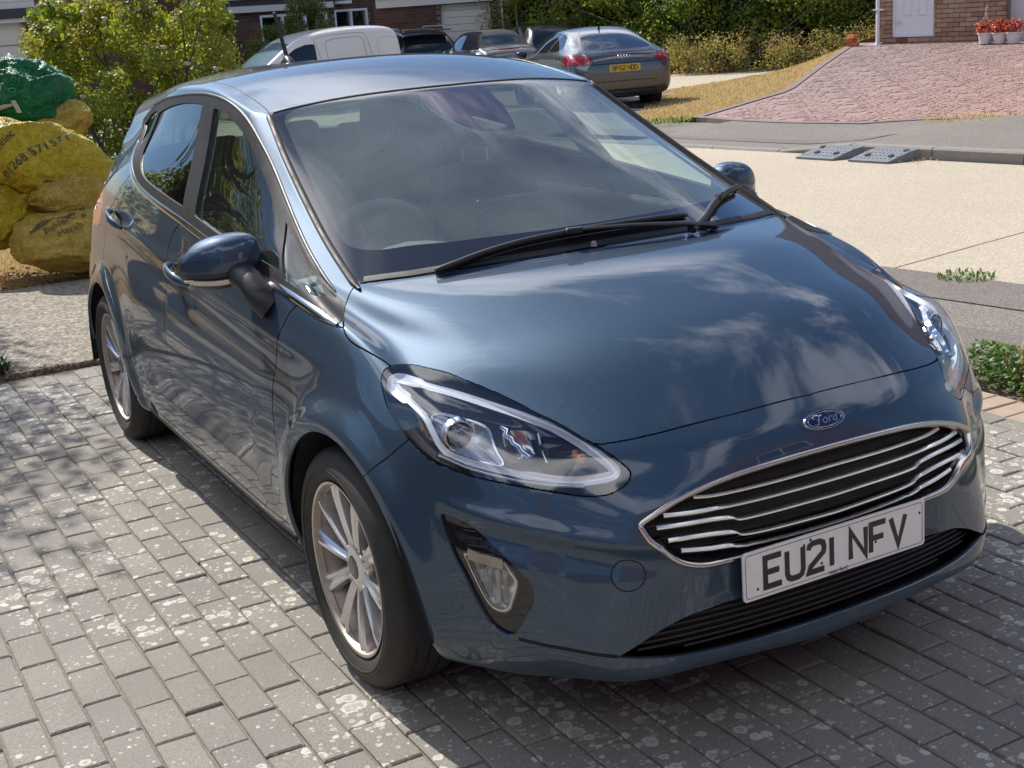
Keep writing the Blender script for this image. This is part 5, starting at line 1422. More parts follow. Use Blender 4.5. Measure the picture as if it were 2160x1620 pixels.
for (x_, y_, dd_, iv) in blocks:
    dz = jit.uniform(-.0022, .0022); rz = ang+jit.gauss(0, .006); jx, jy = jit.gauss(0, .0009), jit.gauss(0, .0009); tx, ty = jit.gauss(0, .006), jit.gauss(0, .006)
    M = Matrix.Translation((x_+jx, y_+jy, dz)) @ Matrix.Rotation(rz, 4, 'Z') @ Matrix.Rotation(tx, 4, 'X') @ Matrix.Rotation(ty, 4, 'Y')
    if (x_, y_) in solo:
        o = bpy.data.objects.new('paving_block', bme); COL.objects.link(o); o.matrix_world = M; o.parent = drive
    else:
        b = len(sv); sv += [tuple(M @ Vector(v)) for v in proto_v]; sf += [tuple(b+i for i in f) for f in proto_f]; st_.append(jit.random())
o = mesh_obj('paving_blocks_beyond', sv, sf, BLK, drive); o['kind'] = 'stuff'
at_ = o.data.attributes.new('tone', 'FLOAT', 'FACE'); nfp = len(proto_f); at_.data.foreach_set('value', np.repeat(st_, nfp))
bmo = block_mesh('header_block', .0955, .1955, mat=BLKO)   # buff header course along the far edge
for i in range(120):
    lx = -3.8+i*.1005; x_, y_ = lx, 2.04
    if in_view(Vector((x_, y_, 0)), 1.1):
        o = bpy.data.objects.new('header_block', bmo); COL.objects.link(o); o.location = (x_, y_, jit.uniform(-.002, .003)); o.rotation_euler = (0, 0, jit.gauss(0, .01)); o.parent = drive
sheet('aggregate_path', [(-6.42, -9), (-3.90, -9), (-3.90, 3.2), (-5.95, 2.9), (-6.3, -.3)], AGG, .020, .06)
sheet('garden_edge', [(-3.89, 2.17), (8, 2.17), (8, 3.0), (-3.89, 2.6)], simple('edge_soil', (.15, .115, .075), .95, var=.4, scale=20, bump=1, bscale=120), -.022, .05)
def strip(name, v0, v1, mat, z, u0=-45, u1=30, thick=.08): return sheet(name, [tuple(uv(u0, v0)[:2]), tuple(uv(u1, v0)[:2]), tuple(uv(u1, v1)[:2]), tuple(uv(u0, v1)[:2])], mat, z, thick)
strip('near_footway', 2.47, 3.06, TARMAC2, .004, -5.2)
strip('near_footway_patch', 3.064, 3.50, TARMAC, -.004, -5.6)
strip('near_footway_outer', 3.504, 4.015, TARMAC2, .002, -5.8)
# road in cast bays with open joints
vb = [4.03, 8.16]; us = [-45, -33, -26, -19, -13.4, -7.75, -2.105, 3.4, 9, 30]
road = empty('road', (0, 0, 0)); road['kind'] = 'structure'
for a, b in zip(us[:-1], us[1:]):
    o = sheet('road_bay', [tuple(uv(a+.008, vb[0])[:2]), tuple(uv(b-.008, vb[0])[:2]), tuple(uv(b-.008, vb[1])[:2]), tuple(uv(a+.008, vb[1])[:2])], CONC, -.008, .08); del o['kind']; o.parent = road
sheet('road_joint_bed', [tuple(uv(-45, 4.0)[:2]), tuple(uv(30, 4.0)[:2]), tuple(uv(30, 8.2)[:2]), tuple(uv(-45, 8.2)[:2])], simple('joint_tar', (.05, .042, .035), .9), -.032, .05)
# far kerb: full-height stones on the right, one tapered stone, then flush stones
kerb = empty('far_kerb', (0, 0, 0)); kerb['kind'] = 'structure'
def kstone(u0, u1, z0, z1, name='kerb_stone'):
    mb = MB(); g = .006; zb = -.12
    prof = lambda h: [(8.20, zb), (8.205, h-.020), (8.222, h-.004), (8.24, h), (8.325, h), (8.325, zb)]
    A = [uv(u0+g, v_, z_) for v_, z_ in prof(z0)]; B = [uv(u1-g, v_, z_) for v_, z_ in prof(z1)]
    mb.add(A+B, [(i, i+6, (i+1) % 6+6, (i+1) % 6) for i in range(6)]+[tuple(range(6))[::-1], tuple(range(6, 12))])
    o = mb.build(name, KERBC, kerb); bm = bmesh.new(); bm.from_mesh(o.data); bmesh.ops.recalc_face_normals(bm, faces=bm.faces); bm.to_mesh(o.data); bm.free(); return o
u_ = -5.66
for k in range(14): kstone(u_+.92*k, u_+.92*(k+1), .100, .100)
kstone(-6.56, -5.66, .008, .100, 'dropper_kerb_stone')
for k in range(18): kstone(-6.56-.92*(k+1), -6.56-.92*k, .008, .008)
# far footway climbing gently to the red drive
def grid_sheet(name, fn, nu, nv, mat, kind='structure'):
    mb = MB()
    for i in range(nu+1):
        for j in range(nv+1): mb.v.append(tuple(fn(i/nu, j/nv)))
    for i in range(nu):
        for j in range(nv): a = i*(nv+1)+j; mb.f.append((a, a+nv+1, a+nv+2, a+1))
    o = mb.build(name, mat); o['kind'] = kind; return smooth_angle(o, 40)
REDF = [(-30, 9.75), (-9.84, 10.12), (-9.5, 10.17), (-8.79, 9.98), (-7.9, 9.91), (-6.92, 10.04), (-6.6, 10.5), (-6.2, 10.72), (-5.44, 10.86), (30, 11.2)]
def vfront(u): return float(np.interp(u, [q[0] for q in REDF], [q[1] for q in REDF]))
def hk(u): return float(np.interp(u, [-6.56, -5.66], [.006, .098]))
def fpath(s, t):
    u = -16+46*s if s > .25 else -16+46*s; v1 = vfront(u)-.01; v = 8.33+(v1-8.33)*t; zf = .055+.0*u
    return uv(u, v, hk(u)*(1-t)+(max(hk(u), .05)+.015)*t + (gz(*uv(u, v)[:2]) if u < -9 else 0))
grid_sheet('far_footway', fpath, 160, 8, TARMAC)
# strip of relaid tarmac, darker, on the far footway
grid_sheet('far_footway_patch', lambda s, t: uv(-11+5.2*s, 8.62+(.55)*t, hk(-11+5.2*s)*(1-.2)+.2*(max(hk(-11+5.2*s), .05)+.015)+.003+.004*math.sin(math.pi*t)), 30, 4, TARMAC2)
# ---- red pressed-concrete drive
def red_z(u, v): return .062+max(0, v-vfront(u))*.0605
wallv = 17.60
REDM = Mat('red_imprinted_concrete'); v = REDM.coord(); gp = REDM.N('ShaderNodeNewGeometry').outputs['Position']
n1 = REDM.noise(gp, .8, 5, .6); n2 = REDM.noise(gp, 14, 5, .7)
c = REDM.mix(REDM.ramp(n1, [(.35, 0), (.65, 1)]), (.325, .220, .188), (.405, .262, .212)); c = REDM.mix(REDM.ramp(n2, [(.35, .45), (.6, 0)]), c, (.30, .21, .19))
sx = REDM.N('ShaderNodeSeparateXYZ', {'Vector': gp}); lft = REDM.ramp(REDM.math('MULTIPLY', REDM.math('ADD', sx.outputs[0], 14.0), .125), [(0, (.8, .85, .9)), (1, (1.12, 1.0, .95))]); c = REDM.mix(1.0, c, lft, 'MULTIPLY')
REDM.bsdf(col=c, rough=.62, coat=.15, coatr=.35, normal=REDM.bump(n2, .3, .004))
REDE = simple('red_drive_border', (.22, .165, .15), .8, var=.3, scale=4, bump=.3, bscale=80)
def uleft(v): return float(np.interp(v, [10.12, 12.4, 14.9, 18.34], [-9.66, -10.05, -11.50, -13.40]))
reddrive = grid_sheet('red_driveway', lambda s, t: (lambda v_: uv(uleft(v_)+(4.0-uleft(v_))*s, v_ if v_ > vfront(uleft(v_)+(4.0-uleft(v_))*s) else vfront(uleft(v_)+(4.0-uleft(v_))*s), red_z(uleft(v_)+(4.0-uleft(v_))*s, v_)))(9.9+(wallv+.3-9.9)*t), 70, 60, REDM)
# pressed fan cobbles standing a little proud
cv_, cf_ = [], []; rj = random.Random(5)
def cob(c, a, r0, r1, da):
    pts = []
    for rr, aa in ((r0, a-da), (r0, a+da), (r1, a+da), (r1, a-da)):
        pts.append((c[0]+rr*math.sin(aa), c[1]+rr*math.cos(aa)))
    for u, v in pts:
        if v < vfront(u)+.14 or v > wallv-.05 or u < uleft(v)+.16 or u > 3: return
    b = len(cv_); hh = rj.uniform(.003, .010); cu_, cv2 = sum(p[0] for p in pts)/4, sum(p[1] for p in pts)/4
    tl = rj.uniform(-.05, .05)
    for u, v in pts: cv_.append(tuple(uv(u, v, red_z(u, v)-.004)))
    for u, v in pts: uu, vv = cu_+(u-cu_)*.84, cv2+(v-cv2)*.84; cv_.append(tuple(uv(uu, vv, red_z(uu, vv)+hh+(u-cu_)*tl)))
    cf_.extend([(b+4, b+5, b+6, b+7)]+[(b+i, b+(i+1) % 4, b+4+(i+1) % 4, b+4+i) for i in range(4)])
FW_ = 1.0; RR = FW_/2
cent = {}
for gj in range(-1, 26):
    for gi in range(-18, 10): cent[(gj, gi)] = ((gi+(.5 if gj % 2 else 0))*FW_, 9.3+gj*RR)
for (gj, gi), c0_ in cent.items():
    below = [q for (j2, i2), q in cent.items() if j2 == gj-1 and abs(q[0]-c0_[0]) < FW_*1.1]
    for r in range(1, 7):
        rr = RR*(r-.5)/6+.02; n = max(4, int(rr*math.pi*1.45/.085))
        for k in range(n):
            a = (-.72+1.44*(k+.5)/n)*math.pi; pu, pv = c0_[0]+rr*math.sin(a), c0_[1]+rr*math.cos(a)
            if any(math.hypot(pu-q[0], pv-q[1]) < RR*.98 for q in below): continue
            cob(c0_, a, rr-RR/12, rr+RR/12-.006, .72*math.pi/n)
o = mesh_obj('fan_cobbles', cv_, cf_, REDM, reddrive); o['kind'] = 'stuff'
# border band of the drive
def band(side, w, name):
    pts = []; mb = MB()
    if side == 'L': S = [(uleft(v_), v_, 1, 0) for v_ in np.linspace(10.15, 18.2, 24)]
    else: S = [(u, vfront(u), 0, 1) for u in np.linspace(-9.6, 3.5, 60)]
    for i, (u, v_, du, dv) in enumerate(S):
        mb.v += [tuple(uv(u, v_, red_z(u, v_)+.012)), tuple(uv(u+du*w, v_+dv*w, red_z(u+du*w, v_+dv*w)+.012)), tuple(uv(u, v_, red_z(u, v_)-.05))]
    for i in range(len(S)-1): a = 3*i; mb.f += [(a, a+3, a+4, a+1), (a, a+2, a+5, a+3)]
    return mb.build(name, REDE, reddrive)
band('L', .12, 'border_band'); band('F', .11, 'border_band')
# side street, verge and white apron on the far left of the red drive
P2 = lambda *q: [tuple(uv(a, b)[:2]) for a, b in q]
def slab(name, q, mat, dz, thick=.05): 
    pts = [(x_, y_, gz(x_, y_)) for x_, y_ in P2(*q)]; return sheet(name, pts, mat, dz, thick)
slab('side_street', [(-60, 12.5), (-14.0, 12.9), (-13.8, 13.3), (-15.9, 15.4), (-16.2, 17.1), (-16.5, 19.0), (-16.9, 22.5), (-22, 22.5), (-60, 21)], CONC, .0)
slab('apron', [(-60, 8.40), (-9.75, 8.40), (-9.75, 10.1), (-11.1, 11.1), (-12.1, 13.2), (-13.0, 12.6), (-60, 12.45)], CONC, -.01)
slab('tarmac_patch', [(-14.8, 9.2), (-11.4, 10.7), (-12.0, 12.3), (-15.5, 12.2)], TARMAC2, .0)
slab('lane_verge_kerb', [(-14.0, 12.95), (-13.85, 13.05), (-16.6, 19.2), (-16.75, 19.2)], KERBC, .03)

# ---- rubber kerb ramps
RUBR = simple('ramp_rubber_grey', (.19, .20, .215), .42, var=.25, scale=20)
def kramp(u0, u1, label, notch):
    r = empty('kerb_ramp', (0, 0, 0), 0, label, 'kerb ramp', 'rubber ramps against the kerb')
    prof = [(7.80, .012), (7.84, .020), (7.95, .052), (8.05, .078), (8.15, .092)]; n = 12; mb = MB()
    sk = lambda v_: (8.15-v_)*(-.25)
    for i in range(n+1):
        for v_, z_ in prof: mb.v.append(tuple(uv(u0+(u1-u0)*i/n+sk(v_), v_, z_)))
        mb.v.append(tuple(uv(u0+(u1-u0)*i/n, 8.15, -.004))); mb.v.append(tuple(uv(u0+(u1-u0)*i/n+sk(7.80), 7.80, -.004)))
    m = 7
    for i in range(n):
        for k in range(m): l = (k+1) % m; mb.f.append((i*m+k, (i+1)*m+k, (i+1)*m+l, i*m+l))
    mb.f.append(tuple(range(m))); mb.f.append(tuple(n*m+k for k in reversed(range(m))))
    smooth_angle(mb.build('ramp_body', RUBR, r), 30)
    for i in range(9):       # raised chequer lozenges
        for j in range(5):
            if (i+j) % 2: pass
            v_ = 7.875+j*.060+(.0 if i % 2 else .0); t_ = (i+.5+(.5 if j % 2 else 0))/9.6
            if t_ > .97: continue
            z_ = np.interp(v_, [q[0] for q in prof], [q[1] for q in prof]); c_ = uv(u0+(u1-u0)*t_+sk(v_), v_, float(z_)); sl = .27
            mb = MB(); P = []
            for du, dv in ((-.020, 0), (0, -.016), (.020, 0), (0, .016)): P.append(c_+RU*du+RV*dv+Vector((0, 0, dv*sl+.0045)))
            Q = [c_+RU*du*1.4+RV*dv*1.4+Vector((0, 0, dv*1.4*sl-.001)) for du, dv in ((-.020, 0), (0, -.016), (.020, 0), (0, .016))]
            mb.add(Q+P, [(4, 5, 6, 7)]+[(a, (a+1) % 4, 4+(a+1) % 4, 4+a) for a in range(4)]); mb.build('stud', RUBR, r)
    for t_, v_ in notch:
        c_ = uv(u0+(u1-u0)*t_+sk(v_), v_, float(np.interp(v_, [q[0] for q in prof], [q[1] for q in prof]))+.004); mb = MB()
        mb.lathe([(0, .003), (.030, .003), (.034, 0)], 14, Matrix.Translation(c_) @ Matrix.Rotation(RAD(15), 4, 'X')); mb.build('bolt_hole', DARK_VOID, r)
    return r
kramp(-5.90, -5.46, 'grey studded rubber kerb ramp lying under the sloping kerb stone, left one of two', [(.28, 7.93), (.80, 7.93), (.12, 8.06)])
kramp(-5.28, -4.84, 'grey studded rubber kerb ramp lying under the full height kerb, right one of two', [(.22, 7.93), (.80, 7.93), (.86, 8.07)])
# ------------------------------------------------------------------ vegetation
def leaf_mat(name, cols, trans=.35, rough=.45):
    m = Mat(name)
    at = m.N('ShaderNodeAttribute', attribute_name='tone', attribute_type='GEOMETRY')
    c = m.ramp(at.outputs['Fac'], [(i/(len(cols)-1), k) for i, k in enumerate(cols)])
    bs = m.N('ShaderNodeBsdfPrincipled', {'Base Color': c, 'Roughness': rough})
    tr = m.N('ShaderNodeBsdfTranslucent', {'Color': m.mix(1.0, c, (1.9, 1.9, .9), 'MULTIPLY')})
    mx = m.N('ShaderNodeMixShader', {0: trans, 1: bs.outputs[0], 2: tr.outputs[0]}); m.l.new(mx.outputs[0], m.out.inputs[0]); return m
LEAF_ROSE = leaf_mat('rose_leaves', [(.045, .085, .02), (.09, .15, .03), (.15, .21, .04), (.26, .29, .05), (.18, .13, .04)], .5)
LEAF_LIME = leaf_mat('vine_leaves_bright', [(.11, .17, .025), (.20, .26, .035), (.27, .30, .05)], .45)
LEAF_DARK = leaf_mat('hedge_leaves_dark', [(.010, .026, .010), (.022, .045, .016), (.040, .070, .022)], .25)
LEAF_MID = leaf_mat('bramble_leaves', [(.06, .11, .024), (.14, .20, .035), (.26, .30, .06), (.36, .34, .10), (.24, .17, .07)], .6)
LEAF_DRYG = leaf_mat('dry_weeds', [(.15, .16, .05), (.27, .25, .09), (.38, .30, .15), (.30, .17, .09)], .45, .7)
LEAF_SHRUB = leaf_mat('shrub_leaves', [(.06, .09, .02), (.12, .15, .035), (.19, .20, .05)], .4)
BARK = simple('bark', (.085, .065, .048), .9, var=.35, scale=12, bump=.8, bscale=60)
def leaves(name, P, N, size, mat, parent, tone=None, aspect=.55, fold=.25, seed=1):
    """one small folded leaf (two triangles pairs) per point"""
    r = np.random.default_rng(seed); n = len(P); P = np.asarray(P, float); N = np.asarray(N, float)
    T = r.normal(size=(n, 3)); T[:, 2] -= .35; T -= N*(T*N).sum(1)[:, None]; T /= np.linalg.norm(T, axis=1)[:, None]+1e-9
    B = np.cross(N, T); s = (np.asarray(size)*r.uniform(.6, 1.35, n))[:, None] if np.ndim(size) == 0 else np.asarray(size)[:, None]
    a = P-T*s*.5; m1 = P+B*s*aspect*.5-N*s*fold*.0+T*s*.05; m2 = P-B*s*aspect*.5+T*s*.05; c = P+T*s*.5-N*s*fold*.5; mid = P+N*s*fold*.35
    V = np.stack([a, m1, c, m2, mid], 1).reshape(-1, 3); i = np.arange(n)*5
    F = np.concatenate([np.stack([i, i+1, i+4], -1), np.stack([i+1, i+2, i+4], -1), np.stack([i+2, i+3, i+4], -1), np.stack([i+3, i, i+4], -1)])
    me = bpy.data.meshes.new(name); me.vertices.add(len(V)); me.vertices.foreach_set('co', V.ravel()); me.loops.add(len(F)*3); me.loops.foreach_set('vertex_index', F.ravel())
    me.polygons.add(len(F)); me.polygons.foreach_set('loop_start', np.arange(len(F))*3); me.update(); me.validate()
    me.materials.append(mat.m if isinstance(mat, Mat) else mat)
    t = r.uniform(0, 1, n) if tone is None else np.clip(np.asarray(tone)+r.normal(0, .13, n), 0, 1)
    at = me.attributes.new('tone', 'FLOAT', 'POINT'); at.data.foreach_set('value', np.repeat(t, 5))
    o = bpy.data.objects.new(name, me); COL.objects.link(o)
    if parent is not None: o.parent = parent
    o['kind'] = 'stuff'; return o
def blob_points(blobs, n, seed, shell=.55):
    """points through the volume of overlapping clumps, thicker towards the outside"""
    r = np.random.default_rng(seed); w = np.array([b[3]*b[4]*b[5] for b in blobs])**(2/3); k = r.choice(len(blobs), n, p=w/w.sum())
    D = r.normal(size=(n, 3)); D /= np.linalg.norm(D, axis=1)[:, None]; rad = shell+(1-shell)*r.uniform(0, 1, n)**.6
    B = np.array(blobs); P = B[k, :3]+D*B[k, 3:6]*rad[:, None]
    N = D+r.normal(0, .55, (n, 3)); N[:, 2] += .35; N /= np.linalg.norm(N, axis=1)[:, None]
    return P, N, k
def clumps(cx, cy, cz, rx, ry, rz, n, seed, cr=(.14, .26)):
    r = random.Random(seed); out = []
    for _ in range(n):
        a, b = r.uniform(0, 2*math.pi), math.acos(r.uniform(-.8, 1)); q = r.uniform(.45, 1.0)
        out.append((cx+rx*q*math.sin(b)*math.cos(a), cy+ry*q*math.sin(b)*math.sin(a), cz+rz*q*math.cos(b), *(3*[0])))
        s = r.uniform(*cr); out[-1] = out[-1][:3]+(rx*s*1.4, ry*s*1.4, rz*s*1.3)
    return out
def branchy(name, base, blobs, r0, mat, parent, seed=1, bend=.2):
    r = random.Random(seed); mb = MB(); base = Vector(base)
    for b in blobs:
        tip = Vector(b[:3]); mid = base.lerp(tip, .5)+Vector((r.uniform(-bend, bend), r.uniform(-bend, bend), r.uniform(-.05, .2)))
        mb.tube([tuple(q) for q in crspline([tuple(base+Vector((r.uniform(-.06, .06), r.uniform(-.06, .06), 0))), tuple(mid), tuple(tip)], 4)], list(np.linspace(r0, r0*.25, 9)), 5)
    return mb.build(name, mat, parent, True)
# rose bush rambling behind the bags
rose = empty('rose_bush', (-8.4, .9, gz(-8.4, .9)-.06), 0, 'large rambling rose bush with cream flowers behind the yellow bags', 'bush')
bl = []
rr_ = random.Random(3)
def wpx(px, dep):   # direction measured in the photograph, distance along the view axis -> place in the world
    v = FWD+RGT*((px[0]-1080)/2798.77)+UPV*(-(px[1]-810)/2798.77); return campos+v*dep
OUT = [(95, 95), (150, 60), (200, 70), (260, 95), (330, 60), (380, 110), (440, 90), (470, 120), (120, 130), (180, 150), (240, 160), (300, 140), (360, 170), (420, 170), (465, 180), (100, 160), (160, 200), (220, 220), (280, 230), (340, 240), (400, 230), (250, 300), (300, 320), (220, 340), (260, 390), (230, 440), (190, 260), (330, 110), (390, 60), (420, 30), (380, -40), (300, 30), (200, 20), (450, -30), (120, 20), (260, -40)]
for px in OUT:
    for _ in range(3):
        p = wpx((px[0]+rr_.uniform(-14, 14), px[1]+rr_.uniform(-14, 14)), rr_.uniform(11.0, 12.6)); s = rr_.uniform(.10, .19); bl.append((p.x, p.y, p.z, s*1.3, s*1.3, s))
loc = rose.location
def sub(bl): return [(b[0]-loc.x, b[1]-loc.y, b[2]-loc.z)+tuple(b[3:]) for b in bl]
P, N, k = blob_points(sub(bl), 34000, 4, .25); r_ = np.random.default_rng(8)
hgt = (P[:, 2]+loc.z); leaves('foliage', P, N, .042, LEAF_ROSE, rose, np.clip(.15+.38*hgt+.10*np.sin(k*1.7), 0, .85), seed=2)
limb = [(wpx(q, d_)) for q, d_ in (((70, 40), 11.1), ((105, 20), 11.2), ((95, 60), 11.1), ((130, 45), 11.2), ((120, 90), 11.1), ((110, 110), 11.0), ((125, 130), 11.1), ((80, 65), 11.1), ((150, 30), 11.3), ((115, 75), 11.0), ((290, 30), 11.4), ((460, 10), 11.8), ((470, 40), 11.6), ((430, 5), 11.5), ((480, 60), 11.6), ((330, 40), 11.5), ((300, 45), 11.2), ((240, 60), 11.3))]
lb = [(p.x-loc.x, p.y-loc.y, p.z-loc.z, .10, .10, .09) for p in limb]
P, N, k = blob_points(lb, 420, 5, .2); leaves('young_leaves', P, N, .085, LEAF_LIME, rose, seed=3, aspect=.75)
branchy('stem', (0, 0, .05), sub(bl)[::4], .016, BARK, rose, 4, .25)
PETAL = simple('cream_petals', (.75, .66, .52), .6, var=.12)
for px, d_ in (((175, 22), 11.0), ((290, 15), 11.1), ((315, 12), 11.2), ((175, 200), 10.9), ((455, 140), 10.9), ((180, 360), 10.3), ((330, 25), 11.2), ((220, 35), 11.0), ((395, 130), 11.0), ((60, 108), 11.0), ((345, 95), 10.9)):
    c = wpx(px, d_)-loc; mb = MB(); fr = random.Random(px[0])
    for q in range(11):
        a = 2*math.pi*q/5.3; t = .25+.5*(q/11); R = Matrix.Translation(c) @ Matrix.Rotation(a, 4, 'Z') @ Matrix.Rotation(RAD(70-55*q/11), 4, 'Y'); w = .022
        mb.add([R @ Vector(p) for p in ((0, -w*.4, 0), (w, -w*.8, .006), (w*1.7, 0, .0), (w, w*.8, .006), (0, w*.4, 0))], [(0, 1, 2, 3, 4)])
    mb.build('rose_flower', PETAL, rose)
# small shrub by the far house, van in front of it
shb = empty('garden_shrub', (-24.5, 8.4, gz(-24.5, 0)-.06), 0, 'pale green garden shrub behind the white van against the dark brick wall', 'shrub'); loc = shb.location; bl = []
for px in ((540, 90), (560, 70), (590, 55), (620, 40), (650, 25), (670, 30), (560, 100), (600, 90), (640, 60), (680, 55), (625, 10), (540, 110), (660, 5), (610, 80)):
    for _ in range(2): p = wpx((px[0]+rr_.uniform(-10, 10), px[1]+rr_.uniform(-8, 8)), rr_.uniform(28.4, 29.2)); bl.append((p.x-loc.x, p.y-loc.y, p.z-loc.z, .24, .24, .17))
P, N, k = blob_points(bl, 7000, 14, .3); leaves('foliage', P, N, .055, LEAF_SHRUB, shb, seed=5); branchy('stem', (0, 0, 0), bl[::3], .02, BARK, shb, 6)
# hedgerow beyond the lane, red house to its right
hedge = empty('hedgerow', (-22.0, 17.5, -.2), 0, 'overgrown bramble hedgerow beyond the dry verge, left of the light brick house', 'hedge'); loc = hedge.location; hb, hdk, hlow = [], [], []
def hl(u): return float(np.interp(u, [-24, -22.5, -20.2, -18.2, -14.2], [19.6, 19.8, 20.4, 21.0, 22.6]))
hr = random.Random(21)
for _ in range(330):
    u = hr.uniform(-30, -13.6); z_ = hr.uniform(.2, 3.4); d_ = hr.uniform(0, 1.1)+z_*.25
    v_ = (20.2 if u < -20 else hl(u))+d_; s = hr.uniform(.30, .62); p = uv(u, v_, z_-.2); hb.append((p.x-loc.x, p.y-loc.y, p.z-loc.z, s*1.2, s*1.2, s))
for _ in range(120):
    u = hr.uniform(-34, -19); z_ = hr.uniform(.3, 4.5); v_ = 21.6+hr.uniform(0, 1.5)+(.0 if u > -25 else (-25-u)*-.25); s = hr.uniform(.4, .8); p = uv(u, v_, z_-.2); hdk.append((p.x-loc.x, p.y-loc.y, p.z-loc.z, s*1.2, s*1.2, s))
for _ in range(240):
    u = hr.uniform(-28, -13.6); v_ = (19.2 if u < -20 else hl(u)-.75)+hr.uniform(-.2, .6); s = hr.uniform(.14, .32); p = uv(u, v_, hr.uniform(-.12, .55)); hlow.append((p.x-loc.x, p.y-loc.y, p.z-loc.z, s*1.4, s*1.4, s*1.1))
P, N, k = blob_points(hb, 70000, 31, .5); tn = np.array([hr.random() for _ in hb])[k]; leaves('bramble', P, N, .095, LEAF_MID, hedge, tn*.8, seed=7)
P, N, k = blob_points(hdk, 16000, 32, .4); leaves('dark_foliage', P, N, .12, LEAF_DARK, hedge, seed=8)
P, N, k = blob_points(hlow, 20000, 33, .2); tn = np.array([hr.random() for _ in hlow])[k]; leaves('dry_weeds', P, N, .075, LEAF_DRYG, hedge, tn, seed=9, aspect=.35)
lime = [b for b in hb if -19.5 < (b[0]+loc.x) < -15][::5]+hb[::25]; P, N, k = blob_points(lime, 8000, 34, .3); leaves('lime_leaves', P, N, .11, LEAF_LIME, hedge, seed=10, aspect=.7)
branchy('stem', (0, 0, 0), hb[::20], .03, BARK, hedge, 9, .4)
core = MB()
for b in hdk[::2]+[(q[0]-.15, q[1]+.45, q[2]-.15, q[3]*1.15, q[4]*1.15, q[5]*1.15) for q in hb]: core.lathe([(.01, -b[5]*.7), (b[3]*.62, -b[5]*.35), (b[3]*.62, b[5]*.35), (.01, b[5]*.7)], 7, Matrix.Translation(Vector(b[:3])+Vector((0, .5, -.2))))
core.build('dark_core', simple('dark_core_shade', (.012, .018, .009), 1.0), hedge, True)['kind'] = 'stuff'  # dark masses added behind the leaves, inner shade put into their colour
# tree whose shade dapples the path; it stands left of the frame, and one more by the neighbour's fence
def tree(loc, h, crown, n, label, seed, leafn=9000, size=.075, trunk=.13, mat=LEAF_ROSE):
    t = empty('garden_tree', loc, 0, label, 'tree'); r = random.Random(seed); bl = clumps(0, 0, h, *crown, n, seed); mb = MB()
    mb.tube([(0, 0, -.1), (.05, .02, h*.25), (-.03, .06, h*.5), (0, 0, h*.8)], [trunk*1.3, trunk, trunk*.8, trunk*.4], 10); mb.build('trunk', BARK, t, True)
    branchy('limb', (0, 0, h*.45), bl[::2], trunk*.35, BARK, t, seed, .35)
    P, N, k = blob_points(bl, leafn, seed+1, .2); leaves('crown', P, N, size, mat, t, seed=seed+2)
    return t
tree((-7.4, -2.3, -.06), 3.7, (2.4, 1.3, .8), 30, 'spreading garden tree just out of frame left of the bags', 41, 3400, .085)
tree((-9.6, -6.4, -.1), 3.2, (2.4, 2.0, 2.0), 36, 'dense old apple tree standing by the back garden fence', 71, 14000, .11, .17, LEAF_ROSE)
tree((-12.6, -4.3, -.1), 2.6, (2.2, 2.0, 2.3), 36, 'leafy ash tree beyond the bags, left of the view', 77, 13000, .12, .16, LEAF_MID)
tree((-13.5, -9.5, -.1), 3.4, (3.0, 2.4, 2.4), 30, 'large dark leaved tree at the end of the neighbouring garden', 74, 12000, .15, .2, LEAF_DARK)
tree((-3.0, -8.2, -.06), 3.4, (2.0, 1.9, 1.7), 34, 'bushy apple tree standing in the neighbouring garden', 44, 12000, .09, .16, LEAF_SHRUB)
tree((1.2, -9.0, -.06), 3.2, (1.9, 1.6, 1.6), 30, 'round headed garden tree across the driveway boundary', 47, 10000, .09, .14, LEAF_ROSE)
# ground plants
def tuft(name, c, n, h, spread, mat, label, cat, seed, group=None, w=.006):
    r = random.Random(seed); V, F, T = [], [], []
    for i in range(n):
        a = r.uniform(0, 2*math.pi); d_ = spread*math.sqrt(r.random()); p = Vector(c)+Vector((math.cos(a)*d_, math.sin(a)*d_, 0)); dr = Vector((r.gauss(0, .5), r.gauss(0, .5), 1)).normalized()*h*r.uniform(.5, 1.2); sd = dr.cross(Vector((0, 0, 1))).normalized() if dr.cross(Vector((0, 0, 1))).length > 1e-4 else Vector((1, 0, 0))
        b = len(V); V += [tuple(p-sd*w), tuple(p+sd*w), tuple(p+dr*.6+sd*w*.8), tuple(p+dr*.6-sd*w*.8), tuple(p+dr+Vector((dr.x*.4, dr.y*.4, -h*.15)))]; F += [(b, b+1, b+2, b+3), (b+3, b+2, b+4)]; T += [r.random()]*5
    o = mesh_obj(name, V, F, mat); at = o.data.attributes.new('tone', 'FLOAT', 'POINT'); at.data.foreach_set('value', T)
    return tag(o, label, cat, group)
GREEN_T = leaf_mat('weed_green', [(.05, .10, .02), (.09, .17, .035), (.14, .21, .05)], .4); STRAW = leaf_mat('dry_straw', [(.36, .27, .14), (.52, .41, .24), (.42, .29, .16)], .3, .8)
V, T = [], []; r_ = np.random.default_rng(3); n = 9500; xx = r_.uniform(-.95, 2.2, n); yy = 2.16+r_.beta(1.6, 1.6, n)*.40+(xx+.5)*.02; zz = .02+.11*r_.random(n)*np.sin(np.clip((yy-2.14)/.44, 0, 1)*math.pi)
gc = leaves('ground_cover', np.stack([xx, yy, zz], -1), np.stack([r_.normal(0, .4, n), r_.normal(0, .4, n), np.ones(n)], -1)/1.15, .030, GREEN_T, None, seed=12, aspect=.6)
tag(gc, 'low green ground cover between the paving and the footway', 'weeds')
tuft('dry_grass_tuft', (-.72, 2.36, 0), 26, .20, .05, STRAW, 'pale dry grass seed heads standing up behind the far headlamp', 'grass tuft', 3)
